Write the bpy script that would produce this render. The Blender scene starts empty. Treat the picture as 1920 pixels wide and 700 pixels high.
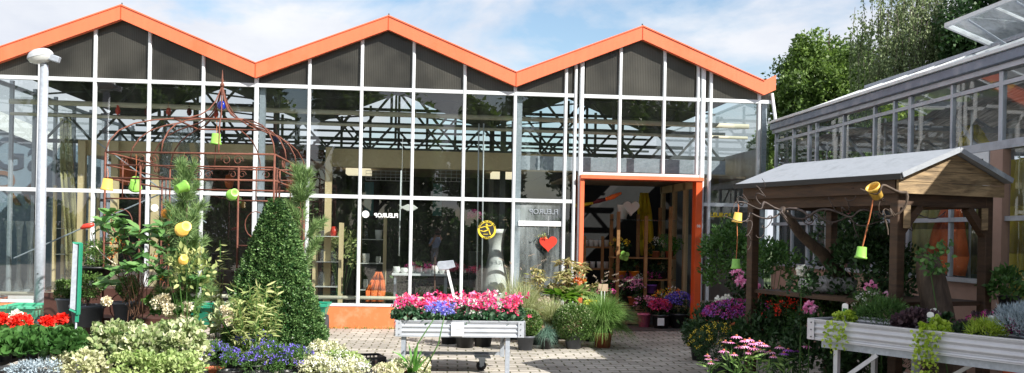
import bpy, bmesh, math, random
import numpy as np
from mathutils import Vector, Matrix
S = bpy.context.scene
C = S.collection
rnd = random.Random(7)
RG = np.random.default_rng(11)
PI = math.pi

# ---------------------------------------------------------------- camera
F, CX, CY, YAW, ROLL, HC = 1800.0, 960.0, 440.0, math.radians(5.43), 0.019, 1.6
f_ = Vector((math.sin(YAW), math.cos(YAW), 0)); r0 = Vector((math.cos(YAW), -math.sin(YAW), 0)); u0 = Vector((0, 0, 1))
R_ = math.cos(ROLL) * r0 + math.sin(ROLL) * u0
U_ = -math.sin(ROLL) * r0 + math.cos(ROLL) * u0
CP = Vector((0, 0, HC))
cam = bpy.data.cameras.new('camera'); co = bpy.data.objects.new('camera', cam); C.objects.link(co)
cam.sensor_width = 36.0; cam.lens = 36.0 * F / 1920.0
cam.shift_y = (CY - 350.0) / 1920.0
cam.clip_start = 0.05; cam.clip_end = 600
co.matrix_world = Matrix(((R_.x, U_.x, -f_.x, CP.x), (R_.y, U_.y, -f_.y, CP.y), (R_.z, U_.z, -f_.z, CP.z), (0, 0, 0, 1)))
S.camera = co
S.render.resolution_x = 1024; S.render.resolution_y = 373

def ray(x, y): return f_ + (x - CX) / F * R_ + (CY - y) / F * U_
def AY(x, y, Y): v = ray(x, y); return CP + v * (Y / v.y)          # survey helpers: where a sight line meets a real plane
def AX(x, y, X): v = ray(x, y); return CP + v * (X / v.x)
def AZ(x, y, Z=0.0): v = ray(x, y); return CP + v * ((Z - HC) / v.z)

# ---------------------------------------------------------------- sun, sky, exposure
SUN = Vector((0.95, -0.85, 1.0)).normalized()
sl = bpy.data.lights.new('sun', 'SUN'); sl.energy = 5.0; sl.angle = math.radians(0.5); sl.color = (1.0, 0.95, 0.87)
so = bpy.data.objects.new('sun', sl); C.objects.link(so); so.rotation_euler = SUN.to_track_quat('Z', 'Y').to_euler(); so.location = (20, -20, 25)
W = bpy.data.worlds.new('World'); S.world = W; W.use_nodes = True
nt = W.node_tree; nt.nodes.clear()
def N(nt, t, **k):
    n = nt.nodes.new(t)
    for a, b in k.items():
        if a == 'i':
            for kk, vv in b.items(): n.inputs[kk].default_value = vv
        else: setattr(n, a, b)
    return n
sky = N(nt, 'ShaderNodeTexSky', sky_type='NISHITA', sun_disc=False, sun_elevation=math.asin(SUN.z), sun_rotation=math.atan2(SUN.x, SUN.y), air_density=1.1, dust_density=1.0, ozone_density=1.5)
bg = N(nt, 'ShaderNodeBackground', i={'Strength': 0.053})
tc = N(nt, 'ShaderNodeTexCoord')
mp = N(nt, 'ShaderNodeMapping'); mp.inputs['Scale'].default_value = (1.0, 1.0, 2.6); mp.inputs['Location'].default_value = (3.35, 1.2, 0.4)
nz = N(nt, 'ShaderNodeTexNoise', i={'Scale': 3.1, 'Detail': 9.0, 'Roughness': 0.56, 'Distortion': 0.35})
rp = N(nt, 'ShaderNodeValToRGB'); rp.color_ramp.elements[0].position = 0.49; rp.color_ramp.elements[1].position = 0.61
nz2 = N(nt, 'ShaderNodeTexNoise', i={'Scale': 5.5, 'Detail': 6.0, 'Roughness': 0.6})
rp2 = N(nt, 'ShaderNodeValToRGB'); rp2.color_ramp.elements[0].position = 0.3; rp2.color_ramp.elements[1].position = 0.7
rp2.color_ramp.elements[0].color = (7.2, 7.7, 8.8, 1); rp2.color_ramp.elements[1].color = (9.6, 9.8, 10.2, 1)
mx = N(nt, 'ShaderNodeMix', data_type='RGBA')
sc_ = N(nt, 'ShaderNodeMix', data_type='RGBA', blend_type='MULTIPLY'); sc_.inputs[0].default_value = 1.0; sc_.inputs[7].default_value = (1.7, 1.75, 1.75, 1)
L = nt.links.new
sx = N(nt, 'ShaderNodeSeparateXYZ'); L(tc.outputs['Generated'], sx.inputs[0])
sa = N(nt, 'ShaderNodeMath', operation='SUBTRACT'); L(sx.outputs[0], sa.inputs[0]); sa.inputs[1].default_value = 0.09
sb = N(nt, 'ShaderNodeMath', operation='ABSOLUTE'); L(sa.outputs[0], sb.inputs[0])
sd = N(nt, 'ShaderNodeMath', operation='MULTIPLY_ADD'); L(sb.outputs[0], sd.inputs[0]); sd.inputs[1].default_value = 0.50; L(nz.outputs[0], sd.inputs[2])
L(tc.outputs['Generated'], mp.inputs[0]); L(mp.outputs[0], nz.inputs['Vector']); L(sd.outputs[0], rp.inputs[0])
L(mp.outputs[0], nz2.inputs['Vector']); L(nz2.outputs[0], rp2.inputs[0])
L(rp.outputs[0], mx.inputs[0]); L(sky.outputs[0], sc_.inputs[6]); L(sc_.outputs[2], mx.inputs[6]); L(rp2.outputs[0], mx.inputs[7])
L(mx.outputs[2], bg.inputs[0])
L(bg.outputs[0], N(nt, 'ShaderNodeOutputWorld').inputs[0])
S.view_settings.view_transform = 'Standard'; S.view_settings.look = 'None'; S.view_settings.gamma = 1.0
S.view_settings.use_curve_mapping = False
S.view_settings.exposure = 0.95
S.cycles.use_denoising = True
S.cycles.max_bounces = 8; S.cycles.transparent_max_bounces = 24; S.cycles.diffuse_bounces = 4; S.cycles.glossy_bounces = 3
S.cycles.caustics_reflective = False; S.cycles.caustics_refractive = False
S.cycles.sample_clamp_indirect = 4.0

# ---------------------------------------------------------------- materials
M = {}
def mat(name, col, rough=0.6, metal=0.0, var=0.12, nscale=6.0, bump=0.0, bscale=40.0, dirt=None, dscale=2.5, spec=0.5, emit=None):
    m = bpy.data.materials.new(name); m.use_nodes = True; t = m.node_tree; b = t.nodes['Principled BSDF']
    b.inputs['Roughness'].default_value = rough; b.inputs['Metallic'].default_value = metal
    b.inputs['Specular IOR Level'].default_value = spec
    c = N(t, 'ShaderNodeTexCoord')
    n = N(t, 'ShaderNodeTexNoise', i={'Scale': nscale, 'Detail': 5.0, 'Roughness': 0.6}); t.links.new(c.outputs['Object'], n.inputs['Vector'])
    r = N(t, 'ShaderNodeValToRGB')
    lo = [max(0, x * (1 - var)) for x in col]; hi = [min(1, x * (1 + var)) for x in col]
    r.color_ramp.elements[0].position = 0.3; r.color_ramp.elements[1].position = 0.7
    r.color_ramp.elements[0].color = (*lo, 1); r.color_ramp.elements[1].color = (*hi, 1)
    t.links.new(n.outputs[0], r.inputs[0]); out = r.outputs[0]
    if dirt:
        n2 = N(t, 'ShaderNodeTexNoise', i={'Scale': dscale, 'Detail': 8.0, 'Roughness': 0.7}); t.links.new(c.outputs['Object'], n2.inputs['Vector'])
        r2 = N(t, 'ShaderNodeValToRGB'); r2.color_ramp.elements[0].position = 0.5; r2.color_ramp.elements[1].position = 0.72
        t.links.new(n2.outputs[0], r2.inputs[0])
        mm = N(t, 'ShaderNodeMix', data_type='RGBA'); t.links.new(r2.outputs[0], mm.inputs[0]); t.links.new(out, mm.inputs[6]); mm.inputs[7].default_value = (*dirt, 1)
        out = mm.outputs[2]
    t.links.new(out, b.inputs['Base Color'])
    if bump:
        n3 = N(t, 'ShaderNodeTexNoise', i={'Scale': bscale, 'Detail': 6.0}); t.links.new(c.outputs['Object'], n3.inputs['Vector'])
        bp = N(t, 'ShaderNodeBump', i={'Strength': bump, 'Distance': 0.01}); t.links.new(n3.outputs[0], bp.inputs['Height']); t.links.new(bp.outputs[0], b.inputs['Normal'])
    if emit:
        b.inputs['Emission Color'].default_value = (*emit[0], 1); b.inputs['Emission Strength'].default_value = emit[1]
    M[name] = m
    return m
def leafmat(name, dark, light, rough=0.45, trans=0.25, tcol=None, mid=None, spec=0.35):
    m = bpy.data.materials.new(name); m.use_nodes = True; t = m.node_tree; b = t.nodes['Principled BSDF']
    a = N(t, 'ShaderNodeAttribute', attribute_name='v')
    r = N(t, 'ShaderNodeValToRGB'); r.color_ramp.elements[0].color = (*dark, 1); r.color_ramp.elements[1].color = (*light, 1)
    if mid:
        e = r.color_ramp.elements.new(0.5); e.color = (*mid, 1)
    t.links.new(a.outputs['Fac'], r.inputs[0]); t.links.new(r.outputs[0], b.inputs['Base Color'])
    b.inputs['Roughness'].default_value = rough; b.inputs['Specular IOR Level'].default_value = spec
    if trans:
        tr = N(t, 'ShaderNodeBsdfTranslucent'); ms = N(t, 'ShaderNodeMixShader', i={0: trans})
        hs = N(t, 'ShaderNodeHueSaturation', i={'Saturation': 1.1, 'Value': 1.5}); t.links.new(r.outputs[0], hs.inputs['Color'])
        t.links.new(hs.outputs[0], tr.inputs[0]); t.links.new(b.outputs[0], ms.inputs[1]); t.links.new(tr.outputs[0], ms.inputs[2])
        t.links.new(ms.outputs[0], t.nodes['Material Output'].inputs[0])
    M[name] = m
    return m
def glassmat(name, tint=(0.9, 0.95, 0.94), ior=1.5, wob=0.15, milk=0.0, mcol=(0.7, 0.75, 0.75), refl=1.0, mscale=1.2, mmin=0.0):
    m = bpy.data.materials.new(name); m.use_nodes = True; t = m.node_tree; t.nodes.remove(t.nodes['Principled BSDF'])
    tr = N(t, 'ShaderNodeBsdfTransparent'); tr.inputs[0].default_value = (*tint, 1)
    gl = N(t, 'ShaderNodeBsdfGlossy', i={'Roughness': 0.0}); ge = N(t, 'ShaderNodeNewGeometry')
    dt = N(t, 'ShaderNodeVectorMath', operation='DOT_PRODUCT'); t.links.new(ge.outputs['Normal'], dt.inputs[0]); t.links.new(ge.outputs['Incoming'], dt.inputs[1])
    ab = N(t, 'ShaderNodeMath', operation='ABSOLUTE'); t.links.new(dt.outputs['Value'], ab.inputs[0])
    om = N(t, 'ShaderNodeMath', operation='SUBTRACT', use_clamp=True); om.inputs[0].default_value = 1.0; t.links.new(ab.outputs[0], om.inputs[1])
    pw = N(t, 'ShaderNodeMath', operation='POWER'); t.links.new(om.outputs[0], pw.inputs[0]); pw.inputs[1].default_value = 5.0
    f0 = 2 * ((ior - 1) / (ior + 1)) ** 2
    fr = N(t, 'ShaderNodeMath', operation='MULTIPLY_ADD'); t.links.new(pw.outputs[0], fr.inputs[0]); fr.inputs[1].default_value = 1 - f0; fr.inputs[2].default_value = f0
    mu = N(t, 'ShaderNodeMath', operation='MULTIPLY', use_clamp=True); mu.inputs[1].default_value = refl
    c = N(t, 'ShaderNodeTexCoord'); n = N(t, 'ShaderNodeTexNoise', i={'Scale': 1.3, 'Detail': 2.0}); bp = N(t, 'ShaderNodeBump', i={'Strength': wob, 'Distance': 0.01})
    t.links.new(c.outputs['Object'], n.inputs['Vector']); t.links.new(n.outputs[0], bp.inputs['Height']); t.links.new(bp.outputs[0], gl.inputs['Normal'])
    ms = N(t, 'ShaderNodeMixShader'); t.links.new(fr.outputs[0], mu.inputs[0]); t.links.new(mu.outputs[0], ms.inputs[0])
    under = tr.outputs[0]
    if milk:
        df = N(t, 'ShaderNodeBsdfDiffuse'); df.inputs[0].default_value = (*mcol, 1)
        mpg = N(t, 'ShaderNodeMapping'); mpg.inputs['Scale'].default_value = (3.0, 3.0, 0.5)
        n2 = N(t, 'ShaderNodeTexNoise', i={'Scale': mscale, 'Detail': 9.0, 'Roughness': 0.65}); r2 = N(t, 'ShaderNodeMapRange', i={1: 0.35, 2: 0.75, 3: mmin, 4: milk})
        ms2 = N(t, 'ShaderNodeMixShader'); t.links.new(c.outputs['Object'], mpg.inputs[0]); t.links.new(mpg.outputs[0], n2.inputs['Vector']); t.links.new(n2.outputs[0], r2.inputs[0])
        t.links.new(r2.outputs[0], ms2.inputs[0]); t.links.new(tr.outputs[0], ms2.inputs[1]); t.links.new(df.outputs[0], ms2.inputs[2]); under = ms2.outputs[0]
    t.links.new(under, ms.inputs[1]); t.links.new(gl.outputs[0], ms.inputs[2]); t.links.new(ms.outputs[0], t.nodes['Material Output'].inputs[0])
    M[name] = m
    return m
def woodmat(name, c1, c2, scale=3.0, rough=0.7, axis=(1, 1, 8), var=1.0):
    m = bpy.data.materials.new(name); m.use_nodes = True; t = m.node_tree; b = t.nodes['Principled BSDF']
    c = N(t, 'ShaderNodeTexCoord'); mpw = N(t, 'ShaderNodeMapping'); mpw.inputs['Scale'].default_value = axis
    n = N(t, 'ShaderNodeTexNoise', i={'Scale': scale, 'Detail': 8.0, 'Roughness': 0.65, 'Distortion': 0.6})
    r = N(t, 'ShaderNodeValToRGB'); r.color_ramp.elements[0].position = 0.35; r.color_ramp.elements[1].position = 0.68
    r.color_ramp.elements[0].color = (*c1, 1); r.color_ramp.elements[1].color = (*c2, 1)
    t.links.new(c.outputs['Object'], mpw.inputs[0]); t.links.new(mpw.outputs[0], n.inputs['Vector']); t.links.new(n.outputs[0], r.inputs[0]); t.links.new(r.outputs[0], b.inputs['Base Color'])
    bp = N(t, 'ShaderNodeBump', i={'Strength': 0.4, 'Distance': 0.01}); t.links.new(n.outputs[0], bp.inputs['Height']); t.links.new(bp.outputs[0], b.inputs['Normal'])
    b.inputs['Roughness'].default_value = rough
    M[name] = m
    return m

mat('orange', (0.88, 0.185, 0.085), 0.38, var=0.04, nscale=1.5, dirt=(0.72, 0.14, 0.05), dscale=1.1)
mat('orange_wall', (0.80, 0.17, 0.055), 0.7, var=0.10, nscale=2, dirt=(0.60, 0.27, 0.15), dscale=4, bump=0.2)
mat('orange_door', (0.62, 0.085, 0.015), 0.45, var=0.1, nscale=3, dirt=(0.4, 0.06, 0.015))
mat('white_frame', (0.64, 0.67, 0.70), 0.35, var=0.06, dirt=(0.50, 0.53, 0.54), dscale=3.5)
mat('alu_frame', (0.42, 0.46, 0.52), 0.4, 0.35, var=0.12, dirt=(0.22, 0.24, 0.28), dscale=3.0)
mat('galvanised', (0.38, 0.42, 0.48), 0.45, 0.3, var=0.15, nscale=30, dirt=(0.29, 0.33, 0.38), dscale=8)
mat('tray_metal', (0.46, 0.49, 0.54), 0.4, 0.25, var=0.07, nscale=9, dirt=(0.36, 0.39, 0.43), dscale=5)
mat('lamp_grey', (0.50, 0.53, 0.56), 0.4, 0.1, var=0.08, dirt=(0.34, 0.36, 0.37), dscale=7)
mat('steel_dark', (0.07, 0.08, 0.085), 0.5, 0.2, var=0.2, nscale=4)
mat('gutter_blue', (0.17, 0.21, 0.28), 0.42, 0.3, var=0.25, nscale=3, dirt=(0.30, 0.32, 0.36), dscale=3)
mat('cream', (0.66, 0.52, 0.30), 0.7, var=0.06, nscale=2)
mat('cream_pipe', (0.62, 0.57, 0.45), 0.5, var=0.06)
mat('ceiling_beige', (0.42, 0.32, 0.22), 0.8, var=0.06)
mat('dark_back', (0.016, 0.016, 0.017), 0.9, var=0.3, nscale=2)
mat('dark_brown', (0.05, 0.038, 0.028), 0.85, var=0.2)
mat('dark_red', (0.10, 0.008, 0.012), 0.8)
mat('shop_floor', (0.11, 0.10, 0.09), 0.5, var=0.2)
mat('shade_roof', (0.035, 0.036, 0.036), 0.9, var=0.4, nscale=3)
mat('plastic_black', (0.028, 0.029, 0.032), 0.42, var=0.2)
mat('pot_grey', (0.085, 0.095, 0.115), 0.5, var=0.15)
mat('pot_green', (0.035, 0.19, 0.03), 0.4, var=0.1)
mat('terracotta', (0.42, 0.13, 0.06), 0.75, var=0.18, nscale=12)
mat('lime_plastic', (0.23, 0.50, 0.08), 0.42, var=0.08, dirt=(0.17, 0.34, 0.07), dscale=14)
mat('yellow_plastic', (0.76, 0.48, 0.09), 0.45, var=0.08, dirt=(0.55, 0.33, 0.09), dscale=14)
mat('orange_plastic', (0.85, 0.30, 0.02), 0.4, var=0.05)
mat('green_tub', (0.09, 0.42, 0.27), 0.45, var=0.08, dirt=(0.2, 0.42, 0.32))
mat('green_tub_dark', (0.02, 0.26, 0.16), 0.45, var=0.08)
mat('rubber', (0.03, 0.03, 0.035), 0.8)
mat('rust', (0.15, 0.050, 0.030), 0.75, var=0.35, nscale=14, dirt=(0.12, 0.045, 0.03), dscale=9)
mat('blue_glass', (0.01, 0.035, 0.42), 0.06, spec=0.9, var=0.2, nscale=20)
mat('brown_board', (0.060, 0.024, 0.017), 0.55, var=0.2)
mat('white_sign', (0.78, 0.79, 0.80), 0.5, var=0.03)
mat('black_ink', (0.02, 0.02, 0.02), 0.6)
mat('yellow_ink', (0.75, 0.56, 0.04), 0.5, var=0.03)
mat('red_heart', (0.62, 0.045, 0.025), 0.4, var=0.08)
mat('white_ceramic', (0.72, 0.72, 0.70), 0.25, var=0.03)
mat('white_paint', (0.74, 0.76, 0.78), 0.4, var=0.03, dirt=(0.55, 0.55, 0.55))
mat('tray_white', (0.56, 0.57, 0.61), 0.35, 0.15, var=0.05, dirt=(0.5, 0.5, 0.54))
mat('parapet', (0.33, 0.215, 0.17), 0.8, var=0.1, bump=0.2)
mat('roof_sheet', (0.31, 0.335, 0.37), 0.6, 0.0, var=0.12, nscale=5, dirt=(0.20, 0.22, 0.24), dscale=5, bump=0.2)
mat('olive_cloth', (0.30, 0.27, 0.07), 0.6, var=0.25, nscale=3)
mat('yellow_cloth', (0.55, 0.44, 0.02), 0.8, var=0.2, nscale=4)
mat('orange_cloth', (0.70, 0.15, 0.03), 0.8, var=0.15, nscale=4)
mat('pink_tissue', (0.70, 0.16, 0.30), 0.7, var=0.1)
mat('purple_paper', (0.30, 0.10, 0.50), 0.7)
mat('sign_blue', (0.20, 0.27, 0.34), 0.7, var=0.05)
mat('ink_navy', (0.03, 0.05, 0.08), 0.7); mat('ink_brown', (0.22, 0.10, 0.05), 0.7)
mat('soil', (0.03, 0.02, 0.014), 0.95, var=0.4, nscale=30, bump=0.5)
mat('lens_plastic', (0.55, 0.57, 0.56), 0.15, var=0.08, nscale=14)
mat('skin', (0.50, 0.30, 0.22), 0.55); mat('shirt_blue', (0.36, 0.48, 0.72), 0.8); mat('trousers', (0.30, 0.30, 0.32), 0.8); mat('hair', (0.05, 0.035, 0.025), 0.7)
mat('ribbon', (0.50, 0.16, 0.06), 0.6)
mat('lamp_panel', (0.9, 0.85, 0.7), 0.5, emit=((1.0, 0.86, 0.6), 0.6))
mat('teal_cloth', (0.02, 0.13, 0.14), 0.8)
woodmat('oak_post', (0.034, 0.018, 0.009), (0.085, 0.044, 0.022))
woodmat('shop_timber', (0.26, 0.13, 0.045), (0.34, 0.18, 0.07))
woodmat('gable_board', (0.11, 0.075, 0.04), (0.40, 0.28, 0.15), scale=2.2, axis=(1.5, 1.5, 14))
woodmat('crate_wood', (0.13, 0.085, 0.05), (0.30, 0.21, 0.13), axis=(2, 2, 10))
woodmat('bark', (0.035, 0.022, 0.015), (0.11, 0.075, 0.05), scale=5, axis=(3, 3, 1))
woodmat('birch_bark', (0.12, 0.11, 0.10), (0.55, 0.53, 0.5), scale=4, axis=(1, 1, 6))
woodmat('driftwood', (0.12, 0.11, 0.10), (0.5, 0.5, 0.52), scale=6, axis=(6, 1, 3))
woodmat('twig', (0.025, 0.018, 0.016), (0.12, 0.09, 0.08), scale=8)
glassmat('glass', (0.82, 0.87, 0.86), 1.52, 0.14, milk=0.016, refl=1.6)
glassmat('glass_side', (0.86, 0.9, 0.92), 1.52, 0.10, milk=0.10, mcol=(0.6, 0.65, 0.72), refl=1.1, mscale=0.8)
glassmat('glass_roof', (0.80, 0.84, 0.86), 1.5, 0.2, milk=0.97, mcol=(0.55, 0.57, 0.6), mscale=1.0, mmin=0.72)
glassmat('glass_vent', (0.85, 0.9, 0.92), 1.5, 0.2, milk=0.95, mcol=(0.8, 0.86, 0.92), mscale=1.6, mmin=0.35)
glassmat('glass_hazy', (0.80, 0.86, 0.87), 1.52, 0.2, milk=0.75, mcol=(0.62, 0.7, 0.72), refl=1.3, mscale=0.9)
glassmat('clear_vase', (0.93, 0.96, 0.96), 1.45, 0.0, milk=0.10, mcol=(0.85, 0.88, 0.9))
glassmat('plastic_film', (0.9, 0.93, 0.94), 1.5, 0.8, milk=0.5, mcol=(0.75, 0.8, 0.82), mscale=2.5)
glassmat('yellow_film', (0.95, 0.93, 0.75), 1.4, 0.3, milk=0.85, mcol=(0.55, 0.51, 0.27), mscale=1.5)

m = M['shade_roof']; t = m.node_tree; tr = N(t, 'ShaderNodeBsdfTranslucent'); tr.inputs[0].default_value = (0.10, 0.10, 0.09, 1); ms = N(t, 'ShaderNodeMixShader', i={0: 0.5})
t.links.new(t.nodes['Principled BSDF'].outputs[0], ms.inputs[1]); t.links.new(tr.outputs[0], ms.inputs[2]); t.links.new(ms.outputs[0], t.nodes['Material Output'].inputs[0])
# rain streaks on the painted fascia
m = M['orange']; t = m.node_tree; b = t.nodes['Principled BSDF']; src = b.inputs['Base Color'].links[0].from_socket
c = N(t, 'ShaderNodeTexCoord'); mq = N(t, 'ShaderNodeMapping'); mq.inputs['Scale'].default_value = (9, 1, .7); n = N(t, 'ShaderNodeTexNoise', i={'Scale': 2.0, 'Detail': 7.0, 'Roughness': 0.7}); r = N(t, 'ShaderNodeValToRGB')
r.color_ramp.elements[0].position = .38; r.color_ramp.elements[1].position = .62; r.color_ramp.elements[0].color = (.92, .93, .95, 1); r.color_ramp.elements[1].color = (1, 1, 1, 1)
mu = N(t, 'ShaderNodeMix', data_type='RGBA', blend_type='MULTIPLY'); mu.inputs[0].default_value = 1; t.links.new(c.outputs['Object'], mq.inputs[0]); t.links.new(mq.outputs[0], n.inputs['Vector']); t.links.new(n.outputs[0], r.inputs[0]); t.links.new(src, mu.inputs[6]); t.links.new(r.outputs[0], mu.inputs[7]); t.links.new(mu.outputs[2], b.inputs['Base Color'])
# ribbed polycarbonate of the gables
m = bpy.data.materials.new('ribbed_sheet'); m.use_nodes = True; t = m.node_tree; b = t.nodes['Principled BSDF']
c = N(t, 'ShaderNodeTexCoord'); wv = N(t, 'ShaderNodeTexWave', wave_type='BANDS', bands_direction='X', i={'Scale': 11.0, 'Distortion': 0.0})
n = N(t, 'ShaderNodeTexNoise', i={'Scale': 1.3, 'Detail': 6.0}); r = N(t, 'ShaderNodeValToRGB')
r.color_ramp.elements[0].color = (0.020, 0.020, 0.019, 1); r.color_ramp.elements[1].color = (0.15, 0.145, 0.125, 1); r.color_ramp.elements[0].position = 0.3; r.color_ramp.elements[1].position = 0.75
t.links.new(c.outputs['Object'], wv.inputs['Vector']); t.links.new(c.outputs['Object'], n.inputs['Vector']); t.links.new(n.outputs[0], r.inputs[0])
mm = N(t, 'ShaderNodeMix', data_type='RGBA', blend_type='MULTIPLY'); mm.inputs[0].default_value = 0.7
t.links.new(r.outputs[0], mm.inputs[6]); t.links.new(wv.outputs[0], mm.inputs[7]); t.links.new(mm.outputs[2], b.inputs['Base Color'])
b.inputs['Roughness'].default_value = 0.3
bp = N(t, 'ShaderNodeBump', i={'Strength': 0.2, 'Distance': 0.004}); t.links.new(wv.outputs[0], bp.inputs['Height']); t.links.new(bp.outputs[0], b.inputs['Normal'])
tr = N(t, 'ShaderNodeBsdfTranslucent'); tr.inputs[0].default_value = (0.42, 0.39, 0.31, 1); ms = N(t, 'ShaderNodeMixShader', i={0: 0.28}); t.links.new(b.outputs[0], ms.inputs[1]); t.links.new(tr.outputs[0], ms.inputs[2]); t.links.new(ms.outputs[0], t.nodes['Material Output'].inputs[0])
M['ribbed_sheet'] = m
# shade netting
m = bpy.data.materials.new('shade_net'); m.use_nodes = True; t = m.node_tree; b = t.nodes['Principled BSDF']
c = N(t, 'ShaderNodeTexCoord'); mpn = N(t, 'ShaderNodeMapping'); mpn.inputs['Scale'].default_value = (5.0, 0.35, 1)
n = N(t, 'ShaderNodeTexNoise', i={'Scale': 5.0, 'Detail': 8.0, 'Roughness': 0.75}); r = N(t, 'ShaderNodeValToRGB')
r.color_ramp.elements[0].color = (0.12, 0.105, 0.09, 1); r.color_ramp.elements[1].color = (0.62, 0.58, 0.52, 1); r.color_ramp.elements[0].position = 0.35; r.color_ramp.elements[1].position = 0.7
t.links.new(c.outputs['Object'], mpn.inputs[0]); t.links.new(mpn.outputs[0], n.inputs['Vector']); t.links.new(n.outputs[0], r.inputs[0])
tr = N(t, 'ShaderNodeBsdfTranslucent'); ms = N(t, 'ShaderNodeMixShader', i={0: 0.5}); t.links.new(r.outputs[0], b.inputs['Base Color']); t.links.new(r.outputs[0], tr.inputs[0])
t.links.new(b.outputs[0], ms.inputs[1]); t.links.new(tr.outputs[0], ms.inputs[2]); t.links.new(ms.outputs[0], t.nodes['Material Output'].inputs[0]); b.inputs['Roughness'].default_value = 0.9
M['shade_net'] = m
# block paving with mossy joints
m = bpy.data.materials.new('paving'); m.use_nodes = True; t = m.node_tree; b = t.nodes['Principled BSDF']
c = N(t, 'ShaderNodeTexCoord'); mpp = N(t, 'ShaderNodeMapping'); mpp.inputs['Rotation'].default_value = (0, 0, 0.03)
wn = N(t, 'ShaderNodeTexNoise', i={'Scale': 7.0, 'Detail': 2.0}); wm = N(t, 'ShaderNodeMix', data_type='RGBA', blend_type='LINEAR_LIGHT'); wm.inputs[0].default_value = 0.018
br = N(t, 'ShaderNodeTexBrick', offset=0.5, i={'Color1': (0.36, 0.335, 0.30, 1), 'Color2': (0.49, 0.46, 0.415, 1), 'Mortar': (0.115, 0.11, 0.06, 1), 'Scale': 1.0, 'Mortar Size': 0.011, 'Mortar Smooth': 0.25, 'Bias': 0.0, 'Brick Width': 0.24, 'Row Height': 0.17})
n = N(t, 'ShaderNodeTexNoise', i={'Scale': 1.1, 'Detail': 7.0, 'Roughness': 0.65}); r = N(t, 'ShaderNodeValToRGB'); r.color_ramp.elements[0].color = (0.62, 0.61, 0.60, 1); r.color_ramp.elements[1].color = (1.12, 1.11, 1.1, 1); r.color_ramp.elements[0].position = 0.3; r.color_ramp.elements[1].position = 0.65
n4 = N(t, 'ShaderNodeTexNoise', i={'Scale': 45.0, 'Detail': 5.0}); r4 = N(t, 'ShaderNodeValToRGB'); r4.color_ramp.elements[0].color = (0.75, 0.75, 0.75, 1); r4.color_ramp.elements[1].color = (1.15, 1.15, 1.15, 1)
mm = N(t, 'ShaderNodeMix', data_type='RGBA', blend_type='MULTIPLY'); mm.inputs[0].default_value = 1; m5 = N(t, 'ShaderNodeMix', data_type='RGBA', blend_type='MULTIPLY'); m5.inputs[0].default_value = 1
k = t.links.new
k(c.outputs['Object'], mpp.inputs[0]); k(mpp.outputs[0], wm.inputs[6]); k(c.outputs['Object'], wn.inputs['Vector']); k(wn.outputs['Color'], wm.inputs[7]); k(wm.outputs[2], br.inputs['Vector'])
k(c.outputs['Object'], n.inputs['Vector']); k(n.outputs[0], r.inputs[0]); k(c.outputs['Object'], n4.inputs['Vector']); k(n4.outputs[0], r4.inputs[0])
k(br.outputs[0], mm.inputs[6]); k(r.outputs[0], mm.inputs[7]); k(mm.outputs[2], m5.inputs[6]); k(r4.outputs[0], m5.inputs[7]); k(m5.outputs[2], b.inputs['Base Color'])
inv = N(t, 'ShaderNodeMath', operation='SUBTRACT'); inv.inputs[0].default_value = 1; k(br.outputs['Fac'], inv.inputs[1])
bp = N(t, 'ShaderNodeBump', i={'Strength': 0.7, 'Distance': 0.012}); k(inv.outputs[0], bp.inputs['Height']); k(bp.outputs[0], b.inputs['Normal']); b.inputs['Roughness'].default_value = 0.85
M['paving'] = m
mat('grass_ground', (0.055, 0.085, 0.025), 0.95, var=0.5, nscale=3, bump=0.6)

# foliage
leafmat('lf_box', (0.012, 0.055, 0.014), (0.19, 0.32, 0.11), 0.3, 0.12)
leafmat('lf_box_light', (0.030, 0.075, 0.015), (0.14, 0.24, 0.06), 0.4, 0.15)
leafmat('lf_vib', (0.05, 0.14, 0.04), (0.17, 0.32, 0.10), 0.45, 0.2)
leafmat('lf_pine', (0.07, 0.15, 0.05), (0.26, 0.38, 0.14), 0.5, 0.1)
leafmat('lf_varieg', (0.10, 0.18, 0.055), (0.74, 0.73, 0.52), 0.5, 0.22, mid=(0.33, 0.40, 0.18))
leafmat('lf_varieg_fine', (0.16, 0.26, 0.06), (0.46, 0.54, 0.24), 0.5, 0.2)
leafmat('lf_cream', (0.32, 0.36, 0.16), (0.74, 0.72, 0.52), 0.6, 0.2)
leafmat('lf_geranium', (0.020, 0.075, 0.018), (0.085, 0.20, 0.05), 0.5, 0.18)
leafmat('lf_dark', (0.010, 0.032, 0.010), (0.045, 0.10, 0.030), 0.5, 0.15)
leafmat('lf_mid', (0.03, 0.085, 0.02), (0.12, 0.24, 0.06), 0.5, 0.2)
leafmat('lf_lime', (0.22, 0.34, 0.03), (0.50, 0.62, 0.10), 0.45, 0.25)
leafmat('lf_bamboo', (0.16, 0.24, 0.06), (0.55, 0.56, 0.26), 0.5, 0.25)
leafmat('lf_grass', (0.07, 0.16, 0.035), (0.24, 0.38, 0.11), 0.5, 0.25)
leafmat('lf_carex', (0.20, 0.26, 0.09), (0.58, 0.58, 0.36), 0.5, 0.25)
leafmat('lf_fescue', (0.08, 0.17, 0.13), (0.24, 0.38, 0.30), 0.5, 0.15)
leafmat('lf_bergenia', (0.05, 0.15, 0.02), (0.22, 0.36, 0.07), 0.35, 0.25)
leafmat('lf_nandina', (0.16, 0.20, 0.05), (0.55, 0.54, 0.25), 0.5, 0.25, mid=(0.34, 0.27, 0.14))
leafmat('lf_cyclamen', (0.015, 0.055, 0.022), (0.17, 0.26, 0.18), 0.45, 0.1, mid=(0.04, 0.12, 0.05))
leafmat('lf_silver', (0.22, 0.29, 0.33), (0.50, 0.60, 0.68), 0.7, 0.05)
leafmat('lf_purple', (0.035, 0.022, 0.03), (0.12, 0.07, 0.09), 0.5, 0.1)
leafmat('lf_oak', (0.024, 0.062, 0.014), (0.21, 0.31, 0.08), 0.5, 0.28)
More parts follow.
